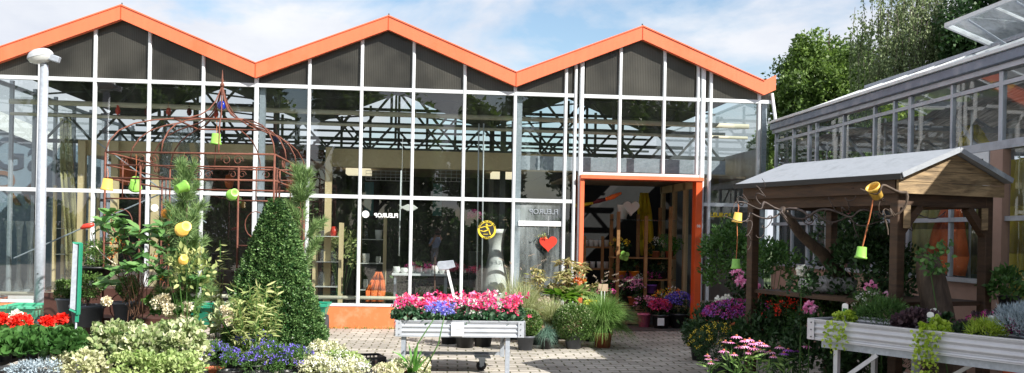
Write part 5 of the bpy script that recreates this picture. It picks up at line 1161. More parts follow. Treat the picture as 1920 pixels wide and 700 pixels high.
# ---- geraniums
def geranium(px_, py_, Yd, label, blooms, bm='fl_red', r=.2):
    c = AY(px_, py_, Yd); o = plant('geranium', label, 'geranium', c.x, Yd, 'geraniums at the bottom left', .264)
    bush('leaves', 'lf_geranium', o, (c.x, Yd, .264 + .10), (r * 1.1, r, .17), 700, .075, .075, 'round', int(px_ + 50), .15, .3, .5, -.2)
    hs = [AY(x, y - 4, Yd - .08 + .16 * (i % 2)) for i, (x, y, q) in enumerate(blooms)]
    if hs: stems('stems', 'stem_green', o, [((c.x, Yd, .40), h) for h in hs], .004)
    for (x, y, q), h in zip(blooms, hs): heads('bloom', bm, o, [h], q * 1.05, int(80 + q * 2400), .034, .03, .75, 'round')
    pot(o, (c.x, Yd, .264), .07, .1, 'plastic_black')
geranium(8, 640, 10.3, 'red geranium cut by the left edge of the photo', [(0, 602, .06), (-8, 625, .05)])
geranium(42, 645, 10.15, 'geranium with the largest bright red flower head', [(40, 609, .105)])
geranium(28, 620, 10.7, 'white-flowered geranium peeping behind the largest red one', [(31, 597, .055)], 'fl_white')
geranium(92, 645, 10.3, 'red geranium with two smaller heads beside the green-framed sign', [(88, 607, .06), (92, 622, .025)])
geranium(122, 640, 10.5, 'red geranium with a single head just left of the sign rod', [(114, 602, .062)])
geranium(60, 668, 9.95, 'green geranium without flowers in the front left', [])
geranium(10, 680, 9.9, 'flowerless geranium in the bottom left corner', [])
geranium(110, 672, 10.0, 'flowerless geranium in front of the sign rod', [])
# ---- black trays on the ground
def crate(px_, py_, label, w=.58, d=.38, rz=0.0):
    c = AZ(px_, py_, .1); o = thing('carry_tray', label, 'tray', (0, 0, 0), 'black plastic carry trays on the ground'); mb = MB()
    mb.box(-w / 2, w / 2, -d / 2, d / 2, 0, .008)
    for s_ in (-1, 1): mb.box(-w / 2, w / 2, s_ * d / 2 - .006, s_ * d / 2 + .006, .07, .10); mb.box(s_ * w / 2 - .006, s_ * w / 2 + .006, -d / 2, d / 2, .07, .10)
    n = 12
    for i in range(n + 1):
        x = -w / 2 + w * i / n
        for s_ in (-1, 1): mb.box(x - .008, x + .008, s_ * d / 2 - .005, s_ * d / 2 + .005, .008, .07)
    for i in range(9):
        y = -d / 2 + d * i / 8
        for s_ in (-1, 1): mb.box(s_ * w / 2 - .005, s_ * w / 2 + .005, y - .008, y + .008, .008, .07)
    for i in range(1, 4): mb.box(-w / 2 + w * i / 4 - .003, -w / 2 + w * i / 4 + .003, -d / 2, d / 2, .008, .05)
    mb.build('tray', 'plastic_black', o); o.location = (c.x, c.y, .006); o.rotation_euler = (0, 0, rz); return o
crate(700, 690, 'empty black tray right of the white flowers, nearest the cart', rz=.35)
crate(672, 668, 'black tray behind the white flowers', rz=.3)
crate(560, 706, 'black tray just right of the blue lobelia', rz=.1)
crate(430, 690, 'black tray between the two lobelia patches', rz=.05)
crate(300, 665, 'black tray showing under the variegated leaves')
crate(230, 672, 'black tray beneath the sign rod')
# ---- variegated plectranthus mass, hydrangea, etc. each a plant
def mound(name, label, cat, px_, py_, Yd, r, n, L_, W_, mt, shape='round', zc=None, flowers=None, group=None, pm='plastic_black', potr=.12, seed=None, inner=.35, up=.35, amp=.25, z0=.004, stemn=0, curl=.15, pth=.12):
    c = AY(px_, py_, Yd); zc = c.z if zc is None else zc; o = plant(name, label, cat, c.x, Yd, group, z0)
    bush('leaves', mt, o, (c.x, Yd, zc), r, n, L_, W_, shape, seed or int(px_ + py_), amp, inner, up, -.5, .4, .15, curl)
    if flowers:
        for (fm, fn, hr, hn, pl_, pw_) in flowers:
            pts_ = dots_on((c.x, Yd, zc), [q * 1.02 for q in r], fn, .0, seed or int(px_ + py_), amp); heads('flowers', fm, o, pts_, hr, hn, pl_, pw_)
    if potr: pot(o, (c.x, Yd, z0), potr, pth, pm)
    if stemn: stems('stems', 'stem_green', o, [((c.x, Yd, z0 + pth), p_) for p_ in dots_on((c.x, Yd, zc), [q * .9 for q in r], stemn, .0)], .004)
    return o
vg = 'variegated plants in the left foreground'
mound('variegated_plant', 'cream-edged variegated trailing plant nearest the sign rod', 'foliage plant', 200, 648, 10.7, (.24, .28, .21), 1000, .055, .04, 'lf_varieg', 'round', None, None, vg, stemn=20)
mound('variegated_plant', 'cream-edged variegated plant in the middle of the left foreground', 'foliage plant', 268, 660, 10.5, (.29, .3, .23), 1500, .052, .038, 'lf_varieg', 'round', None, None, vg, stemn=20)
mound('variegated_plant', 'cream-edged variegated plant spilling toward the blue lobelia', 'foliage plant', 342, 658, 10.4, (.26, .28, .25), 1500, .052, .04, 'lf_varieg', 'round', None, None, vg, stemn=20)
mound('variegated_plant', 'tallest cream-edged variegated plant behind the foreground ones', 'foliage plant', 238, 634, 11.1, (.24, .28, .16), 700, .055, .042, 'lf_varieg', 'round', None, None, vg, stemn=16)
mound('variegated_plant', 'cream-edged variegated plant just below the hydrangea heads', 'foliage plant', 312, 632, 10.95, (.28, .28, .17), 800, .055, .042, 'lf_varieg', 'round', None, None, vg, stemn=16)
mound('small_leaf_plant', 'fine pale-leaved plant at the bottom between the variegated ones', 'foliage plant', 262, 690, 9.95, (.30, .25, .16), 1500, .035, .026, 'lf_varieg_fine', 'round', None, None, None)
mound('small_leaf_plant', 'fine lime-edged plant at the very bottom near the lobelia', 'foliage plant', 330, 692, 9.95, (.25, .25, .16), 1300, .035, .026, 'lf_varieg_fine', 'round', None, None, None)
mound('cream_leaf_plant', 'creamy-leaved plant below the sign rod', 'foliage plant', 155, 688, 9.9, (.25, .22, .15), 1000, .045, .035, 'lf_cream', 'round', None, None, None)
mound('silver_plant', 'frosty white-leaved plant in the bottom left', 'foliage plant', 62, 697, 9.75, (.26, .2, .11), 2000, .03, .009, 'lf_silver', 'rhomb', None, None, None)
hy = mound('hydrangea', 'cream-headed hydrangea behind the variegated plants', 'hydrangea', 330, 580, 11.3, (.3, .25, .2), 160, .1, .07, 'lf_mid', 'oval', None, None, 'hydrangeas in the left foreground')
for i, (x, y, q) in enumerate(((297, 567, .085), (318, 582, .08), (340, 590, .085), (350, 578, .07), (200, 565, .05), (310, 560, .05))): heads('flower_head', 'fl_cream', hy, [AY(x, y, 11.1)], q, 260, .026, .022, .9, 'round')
hy = mound('hydrangea', 'cream hydrangea heads between the lobelia and the bamboo', 'hydrangea', 425, 605, 11.0, (.18, .2, .2), 120, .08, .06, 'lf_varieg', 'oval', None, None, 'hydrangeas in the left foreground')
for i, (x, y, q) in enumerate(((428, 590, .06), (434, 603, .06), (420, 580, .035))): heads('flower_head', 'fl_cream', hy, [AY(x, y, 10.8)], q, 200, .024, .02, .9, 'round')
# climbing pale leaves under the pine
mound('pale_climber', 'thin pale-leaved climber scrambling below the pine', 'climber', 355, 520, 11.0, (.28, .2, .35), 150, .075, .04, 'lf_bamboo', 'oval', None, None, None, potr=0, stemn=14)
# lobelias
bl = 'blue lobelias in the left foreground'
mound('lobelia', 'small blue lobelia in a terracotta pot, leftmost of the blue ones', 'lobelia', 402, 668, 10.5, (.19, .2, .17), 1500, .028, .008, 'lf_mid', 'rhomb', None, [('fl_blue', 65, .012, 6, .016, .014)], bl, 'terracotta', .10)
mound('lobelia', 'low blue lobelia right of the terracotta one', 'lobelia', 432, 676, 10.3, (.11, .15, .12), 800, .026, .008, 'lf_mid', 'rhomb', None, [('fl_blue', 39, .012, 6, .016, .014)], bl)
mound('lobelia', 'tall violet-blue lobelia behind the broad one', 'lobelia', 478, 650, 10.75, (.19, .2, .20), 1600, .03, .008, 'lf_mid', 'rhomb', None, [('fl_blue', 61, .012, 6, .016, .014)], bl)
mound('lobelia', 'broad blue lobelia at the bottom, left half of the big patch', 'lobelia', 492, 680, 10.2, (.22, .2, .2), 2000, .03, .008, 'lf_mid', 'rhomb', None, [('fl_blue', 88, .012, 6, .017, .015)], bl)
mound('lobelia', 'broad blue lobelia at the bottom, right half of the big patch', 'lobelia', 545, 678, 10.25, (.21, .2, .19), 1800, .03, .008, 'lf_mid', 'rhomb', None, [('fl_blue', 88, .012, 6, .017, .015)], bl)
# white flowers
wg = 'white bedding flowers in the left foreground'
for i, (x, y, Y_, rr_, lb) in enumerate(((606, 664, 11.0, .22, 'white-flowered bedding plant, rearmost of the white patch'), (634, 680, 10.7, .22, 'white-flowered bedding plant in the centre of the white patch'), (600, 692, 10.3, .2, 'white-flowered bedding plant at the front left of the white patch'), (665, 686, 10.8, .19, 'white-flowered bedding plant at the right end of the white patch'), (650, 704, 10.2, .2, 'white-flowered bedding plant cut by the bottom edge'), (590, 668, 11.2, .16, 'white-flowered bedding plant against the box cone'))):
    mound('white_bedding', lb, 'flowers', x, y, Y_, (rr_, .2, .13), 1000, .035, .022, 'lf_cream' if i % 2 == 0 else 'lf_varieg_fine', 'round', None, [('fl_white', 120, .012, 6, .018, .016)], wg)
mound('cream_sedum', 'cream flat-headed plant at the bottom below the blue agapanthus', 'flowers', 764, 690, 10.4, (.23, .2, .09), 500, .04, .03, 'lf_cream', 'round', None, [('fl_cream', 90, .016, 9, .018, .016)], None, 'terracotta', .09)
mound('cream_sedum', 'cream flat-headed plant left of the agapanthus at the very bottom', 'flowers', 725, 697, 10.1, (.14, .15, .08), 300, .04, .03, 'lf_cream', 'round', None, [('fl_cream', 60, .016, 9, .018, .016)], None)
# agapanthus
c = AY(768, 690, 10.25); o = plant('agapanthus', 'agapanthus with two blue globes on long bare stalks in front of the cart', 'agapanthus', c.x, 10.25)
h1 = AY(810, 574, 10.3); h2 = AY(843, 580, 10.28); h1 = AY(815, 577, 10.25)
MB().tube([(c.x - .02, 10.25, .1), (c.x + .08, 10.24, .42), AY(819, 590, 10.25)], [.008, .007, .006], 6).build('stalk', 'stem_green', o, True)
h2 = AY(838, 580, 10.25)
MB().tube([(c.x + .14, 10.25, .1), AY(822, 645, 10.25), AY(834, 588, 10.25)], [.008, .007, .006], 6).build('stalk', 'stem_green', o, True)
for h in (h1, h2):
    n_ = 46; d = sph(n_); d[:, 2] = d[:, 2] * .7 + .15; e_ = np.array(h) + d * RG.uniform(.055, .10, (n_, 1))
    stems('flower_stalks', 'fl_agap', o, [(h, p_) for p_ in e_], .0015, 3)
    P = np.repeat(e_, 5, 0); D = np.repeat(d, 5, 0) + RG.normal(size=(n_ * 5, 3)) * .7
    leaves('flower_head', 'fl_agap', P, D, RG.normal(size=(n_ * 5, 3)), .036, .012, o, 'rhomb', .1, .1)
blades('leaves', 'lf_agap', o, (c.x + .04, 10.25, .06), 22, .42, .28, .04, .35, 6)
pot(o, (c.x, 10.25, 0.004), .12, .12)
# ---- cyclamens on the cart
def cyclamen(fm, alt):
    o = thing('cyclamen', '', 'cyclamen', (0, 0, 0), 'cyclamens on the cart')
    pot(o, (0, 0, 0), .06, .085, 'pot_green', 14)
    bush('leaves', 'lf_cyclamen', o, (0, 0, .15), (.13, .13, .09), 190, .05, .045, 'round', 3, .15, .4, .3, -.3)
    hp = [(RG.normal() * .06, RG.normal() * .06, RG.uniform(.22, .37)) for _ in range(19)]
    stems('stems', 'stem_red', o, [((x * .4, y * .4, .1), (x, y, z_)) for x, y, z_ in hp], .002, 3)
    heads('flowers', fm, o, hp[:13] if alt else hp, .016, 7, .036, .022, 1.0, 'oval')
    if alt: heads('pale_flowers', alt, o, hp[13:], .016, 7, .036, .022, 1.0, 'oval')
    return o
protos = [('deep pink', cyclamen('fl_pink', None)), ('salmon-red', cyclamen('fl_rose', None)), ('pink and white', cyclamen('fl_pink', 'fl_white')), ('mixed pale pink', cyclamen('fl_rose', 'fl_palepink'))]
used = set(); order = [[0, 1, 3, 2, 0, 1], [1, 0, 2, 3, 2, 0], [2, 0, 1, 0, 2, 3]]
for r_i in range(3):
    for c_i in range(6):
        nm, pr_ = protos[order[r_i][c_i]]
        o = pr_ if nm not in used else copy_tree(pr_); used.add(nm)
        o.location = (cx0 + 0.13 + c_i * 0.237 + rnd.uniform(-.015, .015), cy0 + 0.14 + r_i * 0.25 + rnd.uniform(-.02, .02), 0.472)
        o.rotation_euler = (0, 0, rnd.uniform(0, 6)); s_ = rnd.uniform(.98, 1.18); o.scale = (s_, s_, s_ * rnd.uniform(.95, 1.08))
        o['label'] = f"{nm} cyclamen, {ordn(c_i)} from the left in the {['front', 'middle', 'back'][r_i]} row on the cart"
# ---- group left of the doorway
def grassy(name, label, px_, py_, Yd, n, H, sp, wd, mt, zc=.05, plume=0, pm='plastic_black', pr_=.12, droop=.5, group=None, ph=.18):
    c = AZ(px_, py_, 0) if Yd is None else AY(px_, py_, Yd); y = c.y; o = plant(name, label, 'grass', c.x, y, group)
    blades('blades', mt, o, (c.x, y, ph), n, H, sp, wd, droop, 6, pr_ * .6); blades('outer_blades', mt, o, (c.x, y, ph), n // 2, H * .62, sp * .95, wd, droop * 1.9, 6, pr_ * .6)
    if plume:
        a = RG.uniform(0, 2 * PI, plume); tips = [np.array([c.x + sp * .6 * math.cos(t), y + sp * .4 * math.sin(t), ph + H * RG.uniform(.85, 1.15)]) for t in a]
        stems('plume_stems', 'stem_green', o, [((c.x, y, ph), t) for t in tips], .0015, 3, .03)
        P = np.concatenate([t + np.outer(np.linspace(0, 1, 60), [math.cos(q) * .10, 0, .03]) for t, q in zip(tips, a)]); n_ = len(P)
        leaves('plumes', 'plume', P, RG.normal(size=(n_, 3)) + [0, 0, .5], RG.normal(size=(n_, 3)), .018, .004, o)
    pot(o, (c.x, y, 0.004), pr_, ph, pm); return o
gg = 'ornamental grasses left of the doorway'
grassy('fountain_grass', 'big bright green fountain grass in a terracotta pot beside the doorway', 1130, 652, None, 2200, .74, .56, .008, 'lf_grass', plume=8, pm='terracotta', pr_=.14, ph=.22, droop=.75, group=gg)
grassy('striped_sedge', 'cream-striped sedge behind the cart’s right end', 985, 620, 14.2, 1300, .88, .46, .009, 'lf_carex', droop=.6, plume=5, group=gg, ph=.2)
grassy('striped_sedge', 'cream-striped sedge in the middle of the doorway plant group', 1035, 625, 14.0, 1100, .62, .46, .009, 'lf_carex', droop=.6, group=gg, ph=.2)
grassy('blue_fescue', 'small blue-green fescue spilling over between the round shrubs', 1023, 655, None, 700, .30, .22, .004, 'lf_fescue', pr_=.09, ph=.16, droop=1.1, group=gg)
grassy('plume_grass', 'feathery plumed grass behind the fountain grass at the door post', 1112, 600, 14.7, 500, .75, .5, .006, 'lf_grass', plume=10, group=gg, droop=.5, ph=.2)
grassy('plume_grass', 'thin tufted grass rising at the front of the vase window', 962, 600, 14.6, 500, 1.0, .4, .006, 'lf_carex', plume=4, group=gg, droop=.4, ph=.2)
def shrub_ball(px_, py_, label, r, zc, mt, fm, n=9000, pr_=.13, ph=.2, Yd=None, name='round_shrub', pm='pot_grey', amp=.06, group='round potted shrubs by the doorway', nf=260):
    c = AZ(px_, py_, 0) if Yd is None else AY(px_, py_, Yd); o = plant(name, label, 'shrub', c.x, c.y, group)
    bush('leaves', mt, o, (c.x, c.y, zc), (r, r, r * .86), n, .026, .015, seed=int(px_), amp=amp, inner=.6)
    if fm: heads('buds', fm, o, dots_on((c.x, c.y, zc), (r * 1.0, r * 1.0, r * .87), nf, -.2, int(px_), amp), .008, 5, .012, .010)
    pot(o, (c.x, c.y, 0.004), pr_, ph, pm); return o
shrub_ball(1075, 654, 'large round budded shrub in a grey pot in front of the doorway plants', .31, .37, 'lf_box_light', 'lf_varieg', pr_=.135)
shrub_ball(985, 657, 'small round budded shrub in a grey pot at the cart’s right end', .22, .38, 'lf_box_light', 'lf_varieg', 6000, pr_=.125)
for px_, py_, lb, pr_ in ((842, 645, 'small leafy plant in a black pot glimpsed under the left half of the cart', .14), (872, 652, 'small leafy plant in a black pot glimpsed under the middle of the cart', .15), (905, 650, 'small leafy plant in a black pot glimpsed under the right half of the cart', .15)):
    c = AZ(px_, py_, 0); o = plant('potted_shrub', lb, 'potted plant', c.x, c.y, 'potted plants behind the cart'); bush('leaves', 'lf_mid', o, (c.x, c.y, .42), (.2, .18, .16), 500, .05, .03, 'oval', int(px_), .3, .3); pot(o, (c.x, c.y, .004), pr_, .24)
# wooden crate with bergenia & friends
c0 = AY(1040, 585, 14.6); WC = thing('wooden_planter', 'weathered wooden planter box under the broad-leaved plant', 'planter', (2.15, 14.7, 0.004))
a = AY(1030, 575, 14.5); b = AY(1088, 575, 14.5)
MB().box(a.x, b.x, 14.5, 14.53, .06, a.z).box(a.x, b.x, 14.9, 14.93, .06, a.z).box(a.x, a.x + .03, 14.53, 14.9, .06, a.z).box(b.x - .03, b.x, 14.53, 14.9, .06, a.z).build('planter_boards', 'crate_wood', WC)
MB().box(a.x + .03, b.x - .03, 14.53, 14.9, .06, a.z - .06).build('soil', 'soil', WC)
for x in (a.x + .04, b.x - .04):
    for y in (14.55, 14.88): MB().box(x - .03, x + .03, y - .02, y + .02, 0.004, .06).build('foot', 'crate_wood', WC)
def broad(px_, py_, Yd, label, n, L_, mt='lf_bergenia', r=.3):
    c = AY(px_, py_, Yd); o = plant('bergenia', label, 'foliage plant', c.x, Yd, None, c.z - .12); th = RG.uniform(0, 2 * PI, n); up = RG.uniform(.15, 1.1, n)
    D = np.stack([np.cos(th), np.sin(th), up], 1); P = np.array([c.x, Yd, c.z - .1]) + D * r * .35
    leaves('leaves', mt, P, D, np.stack([-np.cos(th) * .4, -np.sin(th) * .4, np.ones(n)], 1), L_ * RG.uniform(.7, 1.2, n), L_ * .55, o, 'oval', .2, .35)
broad(1052, 555, 14.65, 'glossy broad-leaved plant growing in the wooden planter', 70, .24)
broad(1080, 548, 14.75, 'grey-green broad-leaved plant at the right of the planter', 40, .2, 'lf_varieg_fine')
def nandina(px_, py_, Yd, label, mt, H=.6, n=14, w=.45):
    c = AY(px_, py_, Yd); o = plant('nandina', label, 'shrub', c.x, Yd); pr = []; P = []; D = []
    for i in range(n):
        a = np.array([c.x + RG.normal() * .08, Yd, .3]); b = np.array([c.x + RG.uniform(-w, w), Yd + RG.normal() * .15, c.z + RG.uniform(-.15, H * .45)]); pr.append((a, b))
        for k in range(5):
            s1_ = b + np.array([RG.normal() * .12, RG.normal() * .08, RG.normal() * .05]); pr.append((b, s1_))
            for q in range(7): P.append(b + (s1_ - b) * RG.uniform(.3, 1)); D.append([RG.normal(), RG.normal(), RG.normal() * .3])
    stems('canes', 'stem_red', o, pr, .004, 4); n_ = len(P); leaves('leaves', mt, P, D, RG.normal(size=(n_, 3)) * .3 + [0, 0, 1], RG.uniform(.09, .15, n_), .034, o, 'oval', .2, .25); pot(o, (c.x, Yd, .004), .13, .2)
nandina(1045, 528, 14.9, 'airy reddish-green nandina in front of the heart window', 'lf_nandina', .75, 22, .5)
mound('orange_flower', 'orange-red flower spike against the left door post', 'flowers', 1086, 530, 14.9, (.10, .1, .12), 60, .07, .03, 'lf_mid', 'oval', None, [('fl_orange', 26, .03, 10, .03, .025)], None)
mound('succulent', 'pinkish fleshy-leaved plant left of the wooden planter', 'foliage plant', 1020, 572, 14.3, (.15, .12, .1), 110, .06, .035, 'plume', 'oval', None, None, None)
mound('orange_marigold', 'tiny orange-flowered plant beside the small round shrub', 'flowers', 1002, 600, 13.9, (.07, .07, .06), 80, .03, .02, 'lf_mid', 'oval', None, [('fl_orange', 10, .02, 10, .02, .018)], None)
mound('yellow_flower', 'yellow-flowered plant in the fountain grass shade', 'flowers', 1110, 572, 14.4, (.13, .12, .07), 200, .035, .02, 'lf_lime', 'oval', None, [('fl_yellow', 40, .015, 8, .018, .015)], None)
mound('pink_phlox', 'magenta-flowered plant under the little pink sign', 'flowers', 1125, 552, 15.2, (.22, .2, .12), 260, .04, .02, 'lf_mid', 'oval', None, [('fl_magenta', 22, .03, 14, .024, .02)], None)
s_ = thing('plant_sign', 'small pinkish blank sign on two sticks by the doorway', 'sign', (AY(1131, 545, 15.0).x, 15.0, 0.004))
a = AY(1122, 546, 15.0); b = AY(1140, 533, 15.0); MB().box(a.x, b.x, 15.0, 15.015, a.z, b.z).build('board', 'ceiling_beige', s_)
for x in (a.x + .05, b.x - .05): MB().box(x - .006, x + .006, 15.0, 15.01, 0.004, a.z).build('stick', 'white_paint', s_)
# ---- flowers inside the doorway
def bouquet(px_, pyb, Yd, label, fm, r, potm, pr_, ph, n=26, hr=.035, mt='lf_dark', name='potted_flowers', z0=.012, cat='flowers', petals=(.03, .025), fh=12, zc=None):
    c = AY(px_, pyb, Yd); o = plant(name, label, cat, c.x, Yd, 'flowers for sale inside the doorway', z0)
    zc = (zc if zc else ph + r * .7) + z0
    bush('leaves', mt, o, (c.x, Yd, zc - r * .2), (r, r * .8, r * .7), 380, .05, .028, 'oval', int(px_), .2, .3)
    for f in (fm if isinstance(fm, (list, tuple)) else [fm]): heads('flowers', f, o, dots_on((c.x, Yd, zc), (r, r * .8, r * .7), n, .05, int(px_)), hr, fh, petals[0], petals[1])
    pot(o, (c.x, Yd, z0), pr_, ph, potm); return o
bq = bouquet(1239, 600, 16.5, 'hot pink and red flowers in a black bucket with a white label', ['fl_rose', 'fl_magenta'], .17, 'plastic_black', .16, .24, 24, .05, fh=22)
q = AY(1239, 592, 16.33); MB().box(q.x - .06, q.x + .06, 16.318, 16.322, .07, .20).build('price_card', 'white_sign', bq)
bouquet(1275, 600, 16.55, 'violet-blue asters in a large black bucket by the right door post', 'fl_blue', .24, 'plastic_black', .18, .26, 60, .035, fh=14)
bouquet(1252, 585, 17.0, 'orange and yellow flowers behind the hot pink bucket', ['fl_orange', 'fl_yellow', 'fl_white'], .26, 'plastic_black', .16, .3, 16, .04)
bouquet(1208, 598, 16.7, 'pink flowers in a pink tissue-wrapped pot at the doorway step', 'fl_palepink', .20, 'pink_tissue', .12, .24, 24, .045)
bouquet(1187, 570, 17.2, 'mauve hydrangea resting in the slatted wooden crate', 'fl_palepink', .22, 'terracotta', .1, .15, 26, .05, z0=.36)
bouquet(1143, 520, 17.7, 'small dark-leaved pink flower on the rack left of the lime pot', ['fl_magenta'], .16, 'terracotta', .10, .18, 9, .03, z0=.38)
bouquet(1174, 520, 17.55, 'purple flowers on the rack above the crate', ['fl_purple', 'fl_magenta'], .22, 'plastic_black', .1, .2, 16, .04, z0=.38)
bouquet(1199, 520, 17.5, 'white flowers in a lime green pot on the rack', 'fl_white', .12, 'lime_plastic', .09, .16, 18, .03, z0=.56)
bouquet(1222, 520, 17.5, 'magenta flowers in a violet paper-wrapped pot on the rack', 'fl_magenta', .15, 'purple_paper', .10, .16, 14, .035, z0=.56)
bouquet(1230, 440, 17.6, 'white orchid-like blooms high on the rack', 'fl_white', .16, 'terracotta', .08, .12, 10, .04, z0=1.222)
bouquet(1256, 440, 17.6, 'spiky bright green plant high on the right of the rack', 'lf_agap', .22, 'terracotta', .08, .12, 30, .05, mt='lf_agap', z0=1.222)
bouquet(1162, 440, 17.6, 'yellowish trailing foliage on the left of the rack', 'fl_yellow', .16, 'terracotta', .08, .12, 12, .02, z0=1.222)
bouquet(1190, 460, 17.6, 'dark green plant with orange pot in the middle of the rack', 'lf_mid', .17, 'orange_plastic', .10, .14, 10, .02, z0=.822)
bouquet(1165, 480, 17.6, 'low green plant with orange pot at the left of the rack', 'lf_mid', .15, 'orange_plastic', .10, .14, 8, .02, z0=.822)
bouquet(1240, 480, 17.6, 'dark leafy plant at the right of the rack’s middle board', 'lf_mid', .2, 'plastic_black', .10, .14, 8, .02, z0=.822)
CRT = thing('slatted_crate', 'slatted wooden crate standing inside the doorway', 'crate', (AY(1187, 590, 17.0).x, 17.2, .012))
a = AY(1173, 590, 17.0); b = AY(1205, 590, 17.0)
for k in range(4): MB().box(a.x, b.x, 17.0, 17.02, .03 + k * .085, .095 + k * .085).build('slat', 'crate_wood', CRT)
MB().box(a.x, b.x, 17.02, 17.4, .33, .345).box(a.x, a.x + .03, 17.02, 17.4, .012, .33).box(b.x - .03, b.x, 17.02, 17.4, .012, .33).build('crate_body', 'crate_wood', CRT)
# greenery inside the windows
mound('indoor_plant', 'leafy yellowish plant behind the second bay glass beside the lettering', 'house plant', 640, 480, 17.8, (.3, .25, .5), 500, .09, .03, 'lf_bamboo', 'oval', None, None, None, z0=.012, stemn=14)
mound('indoor_plant', 'dark leafy plant under the shop table', 'house plant', 770, 540, 18.3, (.4, .3, .35), 500, .09, .05, 'lf_mid', 'oval', None, None, None, z0=.012, stemn=10)
mound('indoor_orchid', 'magenta orchid behind the emblem on the glass', 'orchid', 893, 408, 16.8, (.12, .1, .12), 20, .06, .03, 'lf_mid', 'oval', None, [('fl_magenta', 22, .03, 12, .035, .03)], None, z0=1.3, potr=.06)
tag(MB().box(AY(880, 440, 16.8).x, AY(905, 440, 16.8).x, 16.65, 16.95, .012, 1.295).build('orchid_pedestal', 'dark_back'), 'dark plinth carrying the magenta orchid behind the emblem', 'plinth')
mound('indoor_flowers', 'row of pink flowers on the far side of the shop table', 'flowers', 800, 500, 18.0, (.35, .15, .07), 200, .04, .02, 'lf_mid', 'oval', None, [('fl_magenta', 40, .02, 8, .02, .02)], None, z0=.8, potr=.08, pth=.05)
# ================================================================ right-hand dark bed
rg_ = 'plants in the shade around the wooden shelter'
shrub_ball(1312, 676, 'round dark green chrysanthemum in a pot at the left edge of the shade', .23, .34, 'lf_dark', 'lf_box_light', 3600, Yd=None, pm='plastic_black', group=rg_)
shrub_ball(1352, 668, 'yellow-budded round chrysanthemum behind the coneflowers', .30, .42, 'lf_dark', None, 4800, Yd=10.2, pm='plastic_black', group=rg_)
c = AY(1325, 640, 10.2); heads('buds', 'fl_yellow', C.objects['round_shrub.003'], dots_on((AY(1352, 668, 10.2).x, 10.2, .42), (.3, .3, .26), 130, .1, 1352, .06) - np.array([.06, .05, 0]), .012, 5, .014, .012)
def coneflowers(px_, Yd, label, blooms, fm, foliage=150):
    c = AY(px_, 690, Yd); o = plant('coneflowers', label, 'coneflowers', c.x, Yd); pr = []
    for i, (x, y, q) in enumerate(blooms):
        h = AY(x, y, Yd + RG.uniform(-.25, .25)); b = (c.x + (h.x - c.x) * .35, Yd, .1); pr.append((b, h)); n_ = 13; a = np.arange(n_) * 2 * PI / n_
        D = np.stack([np.cos(a), np.sin(a), np.full(n_, -.22)], 1); leaves('petals', fm if i % 3 else 'fl_palepink', np.array(h)[None, :] + D * .012, D, np.tile([0, 0, 1.0], (n_, 1)), q, q * .36, o, 'oval', .15, .2)
        MB().lathe(h, [(.0, .013), (.008, .011), (.013, .003), (.009, -.004), (0, -.005)], 10).build('cone', 'terracotta', o, True)
    stems('stems', 'lf_mid', o, pr, .004); P = []; D = []
    for a, b in pr:
        for k in range(9): t = RG.uniform(.15, .85); P.append(np.array(a) + (np.array(b) - np.array(a)) * t); D.append([RG.normal(), RG.normal(), .6])
    n_ = len(P); leaves('leaves', 'lf_grass', P, D, RG.normal(size=(n_, 3)) + [0, 0, 1], .12, .022, o, 'oval', .2, .3); pot(o, (c.x, Yd, .004), .13, .18)
coneflowers(1405, 8.2, 'sunlit pink and white coneflowers in the right foreground', [(1381, 630, .048), (1357, 657, .046), (1405, 636, .044), (1396, 648, .05), (1424, 641, .044), (1414, 652, .05), (1444, 659, .05), (1432, 646, .04), (1396, 638, .04), (1370, 641, .03), (1385, 650, .036), (1412, 643, .046), (1438, 648, .03), (1360, 640, .024), (1403, 660, .04), (1426, 656, .04), (1376, 664, .03), (1450, 668, .03)], 'fl_palepink')
coneflowers(1335, 8.9, 'small pink-flowered clump left of the sunlit coneflowers', [(1328, 672, .03), (1333, 680, .03), (1343, 674, .025), (1326, 666, .025)], 'fl_palepink')
coneflowers(1490, 8.8, 'purple coneflowers in deep shade right of the sunlit ones', [(1462, 650, .05), (1478, 655, .055), (1497, 657, .055), (1512, 648, .06), (1470, 662, .045)], 'fl_purple')
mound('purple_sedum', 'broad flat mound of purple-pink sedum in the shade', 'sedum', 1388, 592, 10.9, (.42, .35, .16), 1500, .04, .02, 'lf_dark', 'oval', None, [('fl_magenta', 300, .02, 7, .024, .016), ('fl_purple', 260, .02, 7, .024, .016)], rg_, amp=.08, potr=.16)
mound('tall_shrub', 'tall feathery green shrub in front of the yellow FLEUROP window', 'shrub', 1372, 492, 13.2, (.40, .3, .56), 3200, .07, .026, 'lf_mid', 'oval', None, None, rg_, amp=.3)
mound('tall_shrub', 'loose light green shrub beside the left shelter post', 'shrub', 1440, 500, 12.2, (.35, .3, .4), 1600, .055, .03, 'lf_mid', 'oval', None, None, rg_, amp=.3, stemn=10)
